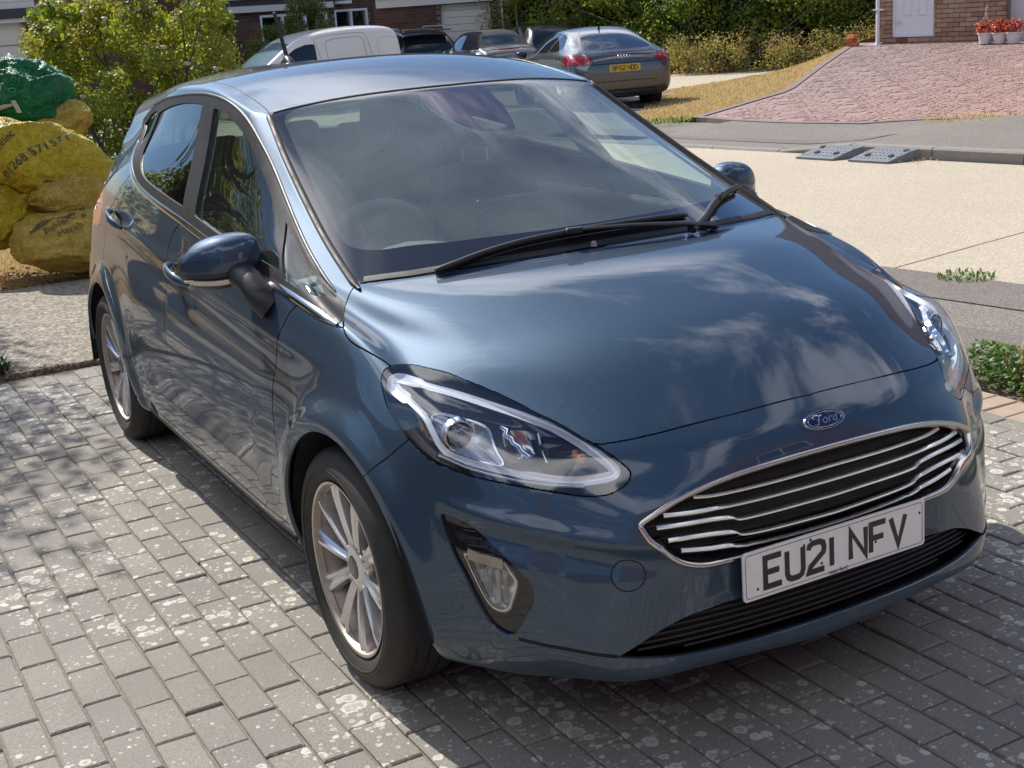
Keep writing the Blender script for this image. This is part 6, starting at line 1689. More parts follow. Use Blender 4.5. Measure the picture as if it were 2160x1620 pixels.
p = uv(-1.62, 4.02); tuft('road_edge_weed', (p.x, p.y, 0), 130, .035, .16, GREEN_T, 'green weed growing in the near edge of the concrete road', 'weed', 5)
tuft('path_weed', (-4.02, -1.18, .0), 300, .13, .13, leaf_mat('weed_blue_green', [(.015, .035, .012), (.03, .06, .022)], .2), 'dark green weed in the path joint at the left edge', 'weed', 6, w=.008)
p = uv(-5.9, 10.6, .08); tuft('drive_edge_grass', (p.x, p.y, p.z), 160, .10, .5, STRAW, 'dry grass along the right front edge of the red drive', 'grass tuft', 7)
p = uv(-9.9, 9.95, .03); tuft('corner_grass', (p.x, p.y, p.z), 180, .08, .35, GREEN_T, 'green grass patch at the left front corner of the red drive', 'grass tuft', 8)
p = uv(-4.9, 8.12, 0); tuft('kerb_litter', (p.x, p.y, 0), 60, .03, .35, STRAW, 'dry litter and straw lying against the kerb right of the ramps', 'litter', 9)
# dry grass blades: verge beside the red drive, bank under the bags, and dead leaves along the path joint
def grass_field(name, fn, n, h, mat, label, seed, w=.005):
    r = random.Random(seed); V, F, T = [], [], []
    for i in range(n):
        p = Vector(fn(r)); dr = Vector((r.gauss(0, .7), r.gauss(0, .7), 1)).normalized()*h*r.uniform(.4, 1.2); sd = Vector((-dr.y, dr.x, 0)).normalized(); b = len(V)
        V += [tuple(p-sd*w), tuple(p+sd*w), tuple(p+dr)]; F.append((b, b+1, b+2)); T += [r.random()]*3
    o = mesh_obj(name, V, F, mat); at = o.data.attributes.new('tone', 'FLOAT', 'POINT'); at.data.foreach_set('value', T); o['kind'] = 'stuff'; return tag(o, label, 'grass')
def vfn(r):
    v_ = r.uniform(10.6, 19.5); ul = uleft(v_); a = float(np.interp(v_, [10.6, 13.2, 15.3, 17.1, 19.5], [-11.0, -13.6, -15.6, -16.0, -16.4])); u = r.uniform(min(a, ul-.1), ul-.02); p = uv(u, v_); return (p.x, p.y, -.05+gz(p.x, p.y))
vg = struct(grid_sheet('verge', lambda s, t: (lambda v_: (lambda a, b: uv(a+(b-a)*s, v_, gz(*uv(a+(b-a)*s, v_)[:2])*(1-s)+(red_z(b, v_)-.02)*s*s+.0))(float(np.interp(v_, [10.4, 13.2, 15.3, 17.1, 19.5, 24], [-11.0, -13.7, -15.8, -16.2, -16.5, -18])), uleft(v_)))(10.2+9.5*t), 14, 30, DRY))
def vfn2(r):
    s, t = r.random(), r.random(); v_ = 10.2+9.5*t; a = float(np.interp(v_, [10.4, 13.2, 15.3, 17.1, 19.5, 24], [-11.0, -13.7, -15.8, -16.2, -16.5, -18])); b = uleft(v_); u = a+(b-a)*s; p = uv(u, v_); return (p.x, p.y, gz(p.x, p.y)*(1-s)+(red_z(b, v_)-.02)*s*s)
grass_field('verge_grass', vfn2, 15000, .05, STRAW, 'short parched grass on the verge left of the red drive', 51, .007)
grass_field('bank_grass', lambda r: (r.uniform(-8.5, -6.35), r.uniform(-2.6, 1.2), -.055), 14000, .05, STRAW, 'parched straw and leaf litter on the ground under the bags', 52, .004)
LITT = leaf_mat('dead_leaves', [(.16, .075, .035), (.26, .13, .06), (.36, .22, .12)], .1, .8)
n = 900; xx = r_.normal(-3.895, .02, n); yy = r_.uniform(-2.6, 2.0, n); ll = leaves('leaf_litter', np.stack([xx, yy, .012+.02*r_.random(n)], -1), np.stack([r_.normal(0, .5, n), r_.normal(0, .5, n), np.ones(n)], -1)/1.2, .022, LITT, None, seed=15); tag(ll, 'brown dead leaves gathered in the joint beside the aggregate path', 'leaf litter')
n = 1400; xx = r_.uniform(-7.6, -6.2, n); yy = r_.uniform(-2.4, .9, n); ll = leaves('bank_leaf_litter', np.stack([xx, yy, -.045+.03*r_.random(n)], -1), np.stack([r_.normal(0, .5, n), r_.normal(0, .5, n), np.ones(n)], -1)/1.2, .035, LITT, None, seed=16); tag(ll, 'brown leaf litter in front of the yellow bags', 'leaf litter')

# ------------------------------------------------------------------ builders' bags
def bag_mat(name, c1, c2):
    m = Mat(name); v = m.coord(); weave = m.N('ShaderNodeTexWave', {'Vector': v, 'Scale': 160.0, 'Distortion': .5})
    n1 = m.noise(v, 3.2, 6, .6); n2 = m.noise(v, 22, 5, .65)
    c = m.mix(m.ramp(n1, [(.35, 0), (.7, 1)]), c1, c2); c = m.mix(m.ramp(n2, [(.30, .5), (.5, 0)]), c, tuple(x*.5 for x in c1))
    rd = m.math('ABSOLUTE', m.math('SUBTRACT', m.noise(m.coord((1, 1, 1.8)), 5.5, 3, .5, 1.3), .5)); crease = m.ramp(rd, [(0, 0), (.09, 1)])
    vv = m.N('ShaderNodeTexVoronoi', {'Vector': m.N('ShaderNodeVectorMath', {0: v, 1: m.N('ShaderNodeTexNoise', {'Vector': v, 'Scale': 9.0}).outputs['Color']}, operation='ADD').outputs[0], 'Scale': 16.0}, feature='DISTANCE_TO_EDGE'); h = m.math('ADD', m.math('MULTIPLY', crease, .5), m.math('ADD', m.math('MULTIPLY', m.math('MINIMUM', vv.outputs['Distance'], .3), -2.0), m.math('MULTIPLY', weave.outputs['Fac'], .05)))
    m.bsdf(col=c, rough=.38, normal=m.bump(h, .8, .02)); return m
YEL = bag_mat('yellow_woven_plastic', (.66, .47, .015), (.78, .62, .04)); YEL2 = bag_mat('faded_yellow_plastic', (.60, .40, .04), (.72, .54, .12)); GRN = bag_mat('green_woven_plastic', (.005, .15, .05), (.014, .25, .085))
from mathutils import noise as mnoise
def bag(name, c, r, rot, mat, label, seed, amp=.06, tops=None):
    """slumped sack: a rounded box pulled about by folds, gathered at one end"""
    mb = MB(); nu, nv = 120, 72; tie = Vector((r[0]*.2, -r[1]*.95, r[2]*.3)); R = Matrix.Rotation(rot[2], 3, 'Z') @ Matrix.Rotation(rot[1], 3, 'Y') @ Matrix.Rotation(rot[0], 3, 'X'); c = Vector(c); off = Vector((seed*3.1, seed*1.7, 0))
    for j in range(nv+1):
        ph = math.pi*(j/nv-.5)
        for i in range(nu):
            th = 2*math.pi*i/nu; e = .72
            cp, sp_ = math.copysign(abs(math.cos(ph))**e, math.cos(ph)), math.copysign(abs(math.sin(ph))**e, math.sin(ph)); ct, st2 = math.copysign(abs(math.cos(th))**e, math.cos(th)), math.copysign(abs(math.sin(th))**e, math.sin(th))
            d_ = Vector((cp*ct, cp*st2, sp_)); p = Vector((d_.x*r[0], d_.y*r[1], d_.z*r[2]))
            q = R @ p; 
            def crum(P_, sc):
                dd = mnoise.voronoi(P_*sc)[0]; return min(dd[1]-dd[0], .5)
            f = mnoise.noise((q+off)*2.3)*1.5-crum(Vector((q.x, q.y*.7, q.z*1.3))+off, 4.2)*1.35-crum(Vector((q.x, q.y*.7, q.z*1.7))-off, 9.0)*.62-crum(q+off*2, 20.0)*.22+.55
            q = q+(R @ d_)*amp*f; w = c+q; w.z = max(w.z, -.06+gz(w.x, w.y)+.002*mnoise.noise(w*9)); mb.v.append(tuple(w-c))
    for j in range(nv):
        for i in range(nu): k = (i+1) % nu; mb.f.append((j*nu+i, j*nu+k, (j+1)*nu+k, (j+1)*nu+i))
    root = empty(name, c, 0, label, 'bag'); o = mb.build('sack', mat, root, True); return root, o
def print_on(root, sack, text, size, px, dep, ang, mat=None, space=1.0):
    """flat print laid onto the cloth: letters pressed onto the sack's surface"""
    bvh = BVHTree.FromPolygons([tuple(v.co+root.location) for v in sack.data.vertices], [tuple(p.vertices) for p in sack.data.polygons])
    c = wpx(px, dep); zax = -FWD; X = (RGT*math.cos(ang)+UPV*math.sin(ang)); Y = (-RGT*math.sin(ang)+UPV*math.cos(ang)); M = Matrix(((X.x, Y.x, zax.x, c.x), (X.y, Y.y, zax.y, c.y), (X.z, Y.z, zax.z, c.z), (0, 0, 0, 1)))
    o = text_mesh('print', text, size, Matrix.Identity(4), mat or PRINT, None, 0.0, space=space)
    bm = bmesh.new(); bm.from_mesh(o.data); bmesh.ops.triangulate(bm, faces=bm.faces); 
    for _ in range(3):
        lg_ = [e for e in bm.edges if e.calc_length() > size*.11]
        if not lg_: break
        bmesh.ops.subdivide_edges(bm, edges=lg_, cuts=1); bmesh.ops.triangulate(bm, faces=bm.faces)
    bad = []
    for v in bm.verts:
        w = M @ Vector((v.co.x, v.co.y, .6)); h = bvh.ray_cast(w, -zax, 2.0)
        if h[0] is None: bad.append(v); continue
        n = h[1] if h[1].dot(zax) > 0 else -h[1]; v.co = h[0]+zax*.004+n*.004-root.location
    if bad: bmesh.ops.delete(bm, geom=bad, context='VERTS')
    bm.to_mesh(o.data); bm.free(); o.parent = root; return o
PRINT = simple('print_charcoal', (.055, .05, .045), .6); PRINTB = simple('print_brown', (.11, .075, .03), .6)
g1, gs1 = bag('builders_bag', wpx((75, 222), 10.0), (.28, .33, .25), (RAD(-25), -.2, .5), GRN, 'green woven sack tied with a pale strap on top of the yellow bags', 1, .075)
g2, gs2 = bag('builders_bag', wpx((-10, 290), 9.9), (.30, .34, .22), (.2, .1, .2), GRN, 'green woven sack slumped at the left edge below the tied one', 2, .075)
y0_, ys0 = bag('builders_bag', wpx((128, 262), 9.85), (.15, .22, .11), (.3, .2, .4), YEL2, 'small yellow sack wedged under the green one beside the bush', 3, .05)
y1, ys1 = bag('builders_bag', wpx((95, 352), 9.35), (.27, .50, .24), (RAD(-33), -.15, .50), YEL, 'large yellow sack printed with a telephone number', 4, .05)
y2, ys2 = bag('builders_bag', wpx((140, 415), 9.45), (.26, .34, .19), (RAD(-24), 0, .5), YEL2, 'faded yellow sack with a folded flap under the printed one', 5, .055)
y3, ys3 = bag('builders_bag', wpx((150, 510), 9.15), (.30, .34, .19), (RAD(-16), 0, .45), YEL2, 'yellow sack lettered in brown lying lowest beside the car', 6, .06)
y4, ys4 = bag('builders_bag', wpx((-5, 455), 9.2), (.24, .26, .22), (0, 0, .3), YEL, 'yellow sack at the left edge on the dry ground', 7, .06)
print_on(y1, ys1, '01268 571571', .082, (92, 335), 9.2, RAD(41), None, 1.02)
print_on(y1, ys1, 'Reinc', .078, (40, 312), 9.2, RAD(45))
print_on(g1, gs1, '01268', .09, (72, 190), 10.0, RAD(80), simple('print_pale_green', (.04, .25, .10), .6))
print_on(y3, ys3, 'Builders &', .062, (158, 478), 9.1, RAD(36), PRINTB)
print_on(y3, ys3, 'Merch', .062, (178, 494), 9.1, RAD(33), PRINTB)
print_on(y2, ys2, '■', .10, (118, 385), 9.3, RAD(10))
for k_ in range(3): print_on(y3, ys3, '▬▬▬▬▬', .05, (133-6*k_, 468+7*k_), 9.1, RAD(34), PRINTB, .6)
STRAP = simple('strap_pale', (.48, .42, .34), .8)
p = wpx((34, 228), 9.62); mb = MB(); A = wpx((28, 212), 9.60); B = wpx((42, 238), 9.58); s_ = RGT*.018
mb.add([A-s_, A+s_, B+s_, B-s_, A-s_-FWD*.004, A+s_-FWD*.004, B+s_-FWD*.004, B-s_-FWD*.004], [(0, 1, 2, 3), (4, 7, 6, 5), (0, 4, 5, 1), (2, 6, 7, 3), (1, 5, 6, 2), (3, 7, 4, 0)]); st = mb.build('strap', STRAP); st.parent = g1; st.matrix_parent_inverse = Matrix.Translation(-g1.location)
mb = MB(); mb.tube([wpx(q, 9.62) for q in ((-20, 236), (5, 226), (30, 220))], [.02, .018, .012], 6); st = mb.build('strap', STRAP); st.parent = g1; st.matrix_parent_inverse = Matrix.Translation(-g1.location)

# ------------------------------------------------------------------ houses
BR_D = simple('brick_dark', (.105, .058, .045), .9, var=.45, scale=3.5, bump=.4, bscale=60); MORT = simple('mortar', (.20, .17, .15), .95); WHT = simple('white_painted_board', (.62, .62, .62), .6, var=.06); UPVC = simple('white_upvc', (.78, .79, .82), .3, var=.03)
GAR = simple('garage_door_cream', (.66, .62, .56), .55, var=.06); FASC = simple('fascia_dark', (.045, .045, .055), .6); GLASSB = thin_glass('house_window_glass', (.35, .4, .42), extra=.05); ROOM = simple('room_dark', (.02, .022, .025), .9)
def facade(root, A, B, z0, z1, mat, holes=(), brick=None, thick=.25, joint=True, seed=1):
    """wall from plan point A to B (left to right as seen), bricks laid on it; holes: (s0, s1, z0, z1) in metres along the wall"""
    A, B = Vector(A), Vector(B); L = (B-A).length; X = (B-A)/L; Nn = X.cross(Vector((0, 0, 1))); 
    if Nn.dot(campos-A) < 0: Nn = -Nn
    P = lambda s, z, o=0: A+X*s+Vector((0, 0, z))+Nn*o
    ss = sorted(set([0, L]+[h[0] for h in holes]+[h[1] for h in holes])); zs = sorted(set([z0, z1]+[h[2] for h in holes]+[h[3] for h in holes])); mb = MB()
    for a, b in zip(ss[:-1], ss[1:]):
        for c_, d_ in zip(zs[:-1], zs[1:]):
            if any(h[0]-1e-6 <= a and b <= h[1]+1e-6 and h[2]-1e-6 <= c_ and d_ <= h[3]+1e-6 for h in holes): continue
            q = [P(a, c_), P(b, c_), P(b, d_), P(a, d_), P(a, c_, -thick), P(b, c_, -thick), P(b, d_, -thick), P(a, d_, -thick)]; mb.add(q, [(0, 1, 2, 3), (7, 6, 5, 4), (0, 4, 5, 1), (2, 6, 7, 3), (1, 5, 6, 2), (3, 7, 4, 0)])
    w = mb.build('wall', MORT if brick else mat, root)
    if brick:
        r = random.Random(seed); V, F, T = [], [], []; row = 0; z = z0
        while z < z1-.05:
            s = -.1125 if row % 2 else 0
            while s < L:
                a, b = max(0, s)+.005, min(L, s+.225)-.005; s += .225
                if b-a < .03: continue
                if any(h[0]-.02 < b and a < h[1]+.02 and h[2]-.01 < z+.07 and z+.005 < h[3] for h in holes):
                    if any(h[0] < (a+b)/2 < h[1] and h[2]-.01 < z+.035 < h[3] for h in holes): continue
                    for h in holes:
                        if h[2] < z+.035 < h[3]:
                            if a < h[0] < b: b = h[0]
                            if a < h[1] < b: a = h[1]
                o_ = .008+r.uniform(-.003, .003); i0 = len(V)
                V += [tuple(P(a, z+.005, 0)), tuple(P(b, z+.005, 0)), tuple(P(b, z+.070, 0)), tuple(P(a, z+.070, 0)), tuple(P(a, z+.005, o_)), tuple(P(b, z+.005, o_)), tuple(P(b, z+.070, o_)), tuple(P(a, z+.070, o_))]
                F += [(i0+4, i0+5, i0+6, i0+7), (i0, i0+1, i0+5, i0+4), (i0+2, i0+3, i0+7, i0+6), (i0+1, i0+2, i0+6, i0+5), (i0+3, i0, i0+4, i0+7)]; T += [r.random()]*5
            z += .075; row += 1
        b_ = mesh_obj('brickwork', V, F, mat, root); b_['kind'] = 'stuff'; at = b_.data.attributes.new('tone', 'FLOAT', 'FACE'); at.data.foreach_set('value', T)
    return P, L, X, Nn
def brick_tone(name, cols):
    m = Mat(name); at = m.N('ShaderNodeAttribute', attribute_name='tone', attribute_type='GEOMETRY'); oi = m.N('ShaderNodeObjectInfo'); t = m.math('FRACT', m.math('ADD', at.outputs['Fac'], oi.outputs['Random']))
    c = m.ramp(t, [(i/(len(cols)-1), k) for i, k in enumerate(cols)]); v = m.coord(); n = m.noise(v, 40, 5, .7); c = m.mix(m.ramp(n, [(.3, .35), (.6, 0)]), c, tuple(x*.5 for x in cols[0])); m.bsdf(col=c, rough=.9, normal=m.bump(n, .5, .004)); return m
BRK_D = brick_tone('brick_dark_red', [(.060, .034, .030), (.105, .052, .038), (.140, .070, .048), (.075, .045, .042)])
BRK_L = brick_tone('brick_light_brown', [(.30, .185, .12), (.37, .25, .165), (.43, .31, .21), (.33, .19, .14), (.27, .165, .115)])
def boxon(P, X, Nn, s0, s1, z0, z1, o0, o1, name, mat, root, bev=0):
    q = [P(s0, z0, o0), P(s1, z0, o0), P(s1, z1, o0), P(s0, z1, o0), P(s0, z0, o1), P(s1, z0, o1), P(s1, z1, o1), P(s0, z1, o1)]; mb = MB(); mb.add(q, [(3, 2, 1, 0), (4, 5, 6, 7), (0, 1, 5, 4), (1, 2, 6, 5), (2, 3, 7, 6), (3, 0, 4, 7)]); o = mb.build(name, mat, root)
    bm = bmesh.new(); bm.from_mesh(o.data); bmesh.ops.recalc_face_normals(bm, faces=bm.faces); bm.to_mesh(o.data); bm.free(); 
    if bev: m = o.modifiers.new('bevel', 'BEVEL'); m.width = bev; m.segments = 1
    return o
def window(P, X, Nn, s0, s1, z0, z1, root, mull=1, slats=0):
    f = boxon(P, X, Nn, s0, s1, z0, z0+.06, -.10, .012, 'window', UPVC, root); t = .055
    for a, b, c_, d_ in ((s0, s1, z1-t, z1), (s0, s0+t, z0+.06, z1-t), (s1-t, s1, z0+.06, z1-t)): boxon(P, X, Nn, a, b, c_, d_, -.10, .012, 'frame', UPVC, f)
    for k in range(1, mull+1): m_ = s0+(s1-s0)*k/(mull+1); boxon(P, X, Nn, m_-.035, m_+.035, z0+.06, z1-t, -.10, .008, 'mullion', UPVC, f)
    boxon(P, X, Nn, s0+t, s1-t, z0+.06, z1-t, -.062, -.056, 'pane', GLASSB, f)
    if slats:
        n = int((z1-z0-.15)/.075)
        for k in range(n): zz = z0+.08+.075*k; boxon(P, X, Nn, s0+t+.03, s1-t-.03, zz, zz+.022, -.12, -.10, 'shutter_slat', UPVC, f)
    boxon(P, X, Nn, s0, s1, z0, z1, -.60, -.40, 'room', ROOM, f); return f
# house A: white cladding and garage at the far left
hA = empty('garage_block', (-26.8, 2.5, -.3), 0, 'house at the far left with white cladding above a pale garage door', 'house')
def local(root, o=None):
    return root
def rebase(root):
    for ch in root.children: ch.matrix_parent_inverse = Matrix.Translation(-root.location)
A, B = (-27.3, -1.0, 0), (-26.3, 3.25, 0)
P, L, X, Nn = facade(hA, A, B, -.35, 5.2, BRK_D, [(.6, L_ := 4.1, -.35, 1.95)], True, seed=3)
boxon(P, X, Nn, .6, 4.1, -.35, 1.95, -.14, -.09, 'garage_door', GAR, hA)
for k in range(5): boxon(P, X, Nn, .62, 4.08, -.30+.45*k, -.28+.45*k, -.09, -.085, 'door_groove', KERBS, hA)
boxon(P, X, Nn, .4, 4.3, 1.95, 2.03, -.12, .03, 'lintel', WHT, hA); boxon(P, X, Nn, -.1, 4.4, 2.03, 2.22, 0, .06, 'fascia', FASC, hA)
for k in range(20): boxon(P, X, Nn, -.1, 4.4, 2.222+.13*k, 2.345+.13*k, .0, .03+.0, 'cladding_board', WHT, hA)
rebase(hA)
# house B: long dark brick front with white band and shuttered window
hB = empty('dark_brick_house', (-29, 7.5, -.3), 0, 'dark brick house with a white band and a shuttered white window behind the van', 'house')
A, B = wpx((66, 100), 29.5), wpx((400, 60), 31.0); A.z = B.z = 0
P, L, X, Nn = facade(hB, A, B, -.4, 5.5, BRK_D, [], True, seed=4)
A, B = wpx((402, 60), 29.3), wpx((792, 60), 33.8); A.z = B.z = 0
sW = lambda px, py=30: (lambda: None)
def s_at(A, B, px):   # distance along wall A-B at which it crosses the sight line through px
    A2, B2 = Vector((A.x, A.y)), Vector((B.x, B.y)); d_ = FWD+RGT*((px-1080)/2798.77)+UPV*((810-40)/2798.77); c2 = Vector((campos.x, campos.y)); d2 = Vector((d_.x, d_.y)); e = (B2-A2).normalized(); det = d2.x*-e.y+e.x*d2.y; w_ = A2-c2; return (d2.x*w_.y-d2.y*w_.x)/det*1.0 if False else ((w_.x*d2.y-w_.y*d2.x)/(-(e.x*d2.y-e.y*d2.x)))
w0, w1 = s_at(A, B, 706), s_at(A, B, 776); v0_, v1_ = s_at(A, B, 548), s_at(A, B, 690)
P, L, X, Nn = facade(hB, A, B, -.4, 5.5, BRK_D, [(w0, w1, .75, 1.80), (v0_, v1_, -.3, 1.78)], True, seed=5)
window(P, X, Nn, w0, w1, .75, 1.80, hB, 1, 1); window(P, X, Nn, v0_, v1_, .6, 1.78, hB, 2)
boxon(P, X, Nn, v0_, v1_, -.4, .6, -.12, .01, 'lower_panel', WHT, hB)
b1 = s_at(A, B, 722); boxon(P, X, Nn, s_at(A, B, 478), b1-.35, 1.86, 2.00, 0, .10, 'band', WHT, hB); boxon(P, X, Nn, s_at(A, B, 478), b1, 2.003, 2.14, 0, .06, 'fascia', FASC, hB); boxon(P, X, Nn, s_at(A, B, 478), b1+.1, 2.143, 2.40, 0, .12, 'gutter_board', WHT, hB)
s_ = s_at(A, B, 404); mb = MB(); mb.tube([P(s_, -.3, .06), P(s_, 5.2, .06)], .04, 8); mb.build('downpipe', UPVC, hB)
sl = s_at(A, B, 714); boxon(P, X, Nn, sl-.1, sl+.2, 1.93, 2.0, .02, .32, 'wall_lamp', UPVC, hB)
rebase(hB)
# house C: garage front in dark brick
hC = empty('garage_house', (-31, 15, -.3), 0, 'dark brick house with a cream slatted garage door and narrow white window', 'house')
A, B = wpx((780, 60), 36.9), wpx((1117, 40), 36.3); A.z = B.z = 0
g0, g1_ = s_at(A, B, 929), s_at(A, B, 1036); n0, n1_ = s_at(A, B, 1058), s_at(A, B, 1092)
P, L, X, Nn = facade(hC, A, B, -.5, 5.5, BRK_D, [(g0, g1_, -.5, 1.76), (n0, n1_, .2, 1.80)], True, seed=6)
gd = boxon(P, X, Nn, g0, g1_, -.5, 1.76, -.14, -.11, 'garage_door', GAR, hC)
for k in range(12): boxon(P, X, Nn, g0+.02, g1_-.02, -.48+.188*k, -.30+.188*k, -.11, -.085, 'door_slat', GAR, gd, .01)
window(P, X, Nn, n0, n1_, .2, 1.80, hC, 0); boxon(P, X, Nn, s_at(A, B, 797), g1_+.1, 1.78, 2.02, 0, .10, 'band', WHT, hC); boxon(P, X, Nn, s_at(A, B, 797), g1_+.3, 2.023, 2.25, 0, .16, 'fascia', FASC, hC)
rebase(hC)
# light brick house on the right, every visible brick its own piece
hD = empty('light_brick_house', (-13.5, 15.6, .5), 0, 'light brown brick house with a white panelled door above the red drive', 'house')
A, B = uv(-12.30, 17.62), uv(-3.0, 17.62); zb = .47
dd0, dd1 = s_at(A, B, 1884), s_at(A, B, 1973); gg0 = s_at(A, B, 2124)
ab = [(s_at(A, B, 1916), zb+.085)]
def wall_piece(s0, s1, z0, z1):
    boxon(P, X, Nn, s0, s1, z0, z1, -.25, -.010, 'wall', MORT, hD)
Lw = (B-A).length; X = (B-A).normalized(); Nn = X.cross(Vector((0, 0, 1))); Nn = Nn if Nn.dot(campos-A) > 0 else -Nn
P = lambda s, z, o=0: A+X*s+Vector((0, 0, z))+Nn*o
wall_piece(0, dd0, zb-.2, 5.5); wall_piece(dd0, dd1, zb-.2, zb+.16); wall_piece(dd0, dd1, zb+2.2, 5.5); wall_piece(dd1, gg0, zb-.2, 5.5); wall_piece(gg0, Lw, zb+2.3, 5.5)
bmesh_brick = bpy.data.meshes.new('brick'); q = [(x_, y_, z_) for z_ in (-.0325, .0325) for x_, y_ in ((-.1075, 0), (.1075, 0), (.1075, -.05), (-.1075, -.05))]
bmesh_brick.from_pydata(q, [], [(0, 1, 2, 3), (7, 6, 5, 4), (4, 5, 1, 0), (5, 6, 2, 1), (6, 7, 3, 2), (7, 4, 0, 3)]); bmesh_brick.materials.append(BRK_L.m)
rot = math.atan2(X.y, X.x); br = random.Random(17); count = 0; V, F, T = [], [], []
AIRB = simple('air_brick_red', (.22, .045, .03), .8)
for row in range(66):
    z = zb+.0375+.075*row; s = .1125 if row % 2 else 0.0; s -= .225
    while s < Lw:
        c_ = s+.1125; s += .225; z_mid = z
        a_, b_2 = c_-.1075, c_+.1075
        if zb+.16 < z < zb+2.2:
            if a_ >= dd0 and b_2 <= dd1: continue
            if a_ < dd0 < b_2: b_2 = dd0-.004
            elif a_ < dd1 < b_2: a_ = dd1+.004
        if z < zb+2.3 and b_2 > gg0: b_2 = gg0-.004
        a_ = max(a_, .004)
        if b_2-a_ < .03: continue
        c_ = (a_+b_2)/2; sx_ = (b_2-a_)/.215
        pc = P(c_, z, .004+br.uniform(-.003, .003))
        if pc.z < 1.72 and -1.9 < (pc-P(0, pc.z)).length < 6.2 and c_ < gg0 and count < 290 and row < 17:
            o = bpy.data.objects.new('brick', bmesh_brick); COL.objects.link(o); o.location = pc; o.rotation_euler = (0, 0, rot+(math.pi if Nn.dot(Vector((-X.y, X.x, 0))) < 0 and False else 0)); o.scale = (sx_, 1, 1); o.parent = hD; o.matrix_parent_inverse = Matrix.Translation(-hD.location); count += 1
            if (row == 1 and abs(c_-ab[0][0]) < .12) or (row == 1 and abs(c_-s_at(A, B, 2070)) < .12): o.data = bmesh_brick.copy(); o.data.materials.clear(); o.data.materials.append(AIRB)
        elif row >= 15:
            i0 = len(V); a, b = c_-.1075, c_+.1075; V += [tuple(P(a, z-.0325, 0)), tuple(P(b, z-.0325, 0)), tuple(P(b, z+.0325, 0)), tuple(P(a, z+.0325, 0))]; F.append((i0, i0+1, i0+2, i0+3)); T.append(br.random())
b_ = mesh_obj('brickwork', V, F, BRK_L, hD); b_['kind'] = 'stuff'
at = b_.data.attributes.new('tone', 'FLOAT', 'FACE'); at.data.foreach_set('value', T)
dr = boxon(P, X, Nn, dd0+.055, dd1-.055, zb+.215, zb+2.15, -.05, -.005, 'door', UPVC, hD)
for a, b, c_, d_ in ((dd0, dd1, zb+.16, zb+.215), (dd0, dd0+.055, zb+.215, zb+2.2), (dd1-.055, dd1, zb+.215, zb+2.2)): boxon(P, X, Nn, a, b, c_, d_, -.10, .015, 'door_frame', UPVC, dr)
dw = dd1-dd0
for f0, f1 in ((.24, .44), (.58, .80)):
    a, b = dd0+dw*f0, dd0+dw*f1
    for q in ((a, b, zb+.52, zb+.535), (a, b, zb+1.35, zb+1.365), (a, a+.012, zb+.535, zb+1.35), (b-.012, b, zb+.535, zb+1.35)): boxon(P, X, Nn, *q, -.005, .010, 'door_moulding', UPVC, dr)
boxon(P, X, Nn, dd0+.09, dd0+.15, zb+.40, zb+.44, -.005, .03, 'door_stop', WHT, dr)
boxon(P, X, Nn, gg0, Lw, zb-.1, zb+2.3, -.16, -.10, 'white_panel', WHT, hD)
mb = MB(); mb.tube([P(-.06, zb+.02, .07), P(-.05, zb+.12, .05), P(-.05, 4.5, .05)], .038, 10); dp = smooth_angle(mb.build('downpipe', UPVC, hD), 50)
boxon(P, X, Nn, -.13, .08, zb+.62, zb+.65, .0, .095, 'pipe_bracket', UPVC, dp); boxon(P, X, Nn, -.22, -.02, zb-.02, zb+.05, .0, .14, 'pipe_shoe', UPVC, dp)
rebase(hD)
# terracotta bricks stacked by the corner
sb = empty('brick_stack', uv(-12.55, 17.45, zb-.02), rot, 'small stack of orange bricks beside the downpipe at the house corner', 'bricks'); ORB = simple('terracotta', (.48, .15, .05), .8, var=.2)
for k in range(4):
    mb = MB(); mb.box(-.11, .11, -.05, .05, 0, .062, Matrix.Translation((-.20+.03*(k % 2), -.1, .066*k)) @ Matrix.Rotation(.35*(k % 3-1), 4, 'Z')); mb.build('brick', ORB, sb)
# two white pots with red begonias, a hanging hook on the left one
RLEAF = leaf_mat('begonia_red', [(.16, .015, .02), (.35, .03, .03), (.50, .10, .06), (.55, .22, .16)], .3); POT = simple('pot_white_plastic', (.68, .68, .67), .45, var=.05)
def potplant(px, label, hook, seed, s=1.0):
    c = P(s_at(A, B, px), 0, .38); c.z = red_z(*(lambda q: (q.dot(RU), q.dot(RV)))(Vector((c.x, c.y, 0))))+.012
    r = empty('potted_plant', c, 0, label, 'potted plant', 'white pots of red begonias by the garage'); mb = MB(); mb.lathe([(.0, 0), (.085, 0), (.115, .15), (.128, .155), (.128, .175), (.110, .175), (.10, .15), (0, .14)], 24); smooth_angle(mb.build('pot', POT, r), 40)
    bl = [(math.cos(a)*.09, math.sin(a)*.09, .25+.05*math.sin(a*2), .09, .09, .09) for a in (0, 1.2, 2.4, 3.6, 4.9)]+[(0, 0, .33, .08, .08, .08), (-.12, .0, .22, .07, .07, .06)]; Pp, Nn_, k = blob_points(bl, 420, seed, .3); leaves('flowers', Pp, Nn_, .040, RLEAF, r, seed=seed, aspect=.8)
    if hook:
        for a in (0, 2.1, 4.2):
            mb = MB(); mb.tube([(.12*math.cos(a), .12*math.sin(a), .17), (0, 0, .50)], .005, 5); mb.build('hanger_strap', POT, r)
        mb = MB(); mb.tube([(0, 0, .50), (0, 0, .56), (.022, 0, .59), (.035, 0, .565)], .006, 6); mb.build('hook', POT, r)
    return r
potplant(2108, 'white pot of red begonias with a raised hanging hook, left of the pair', True, 61); potplant(2139, 'white pot of dark red begonias without a hook, right of the pair', False, 62)
potplant(2168, 'dark red potted plant cut by the right edge of the view', False, 63)
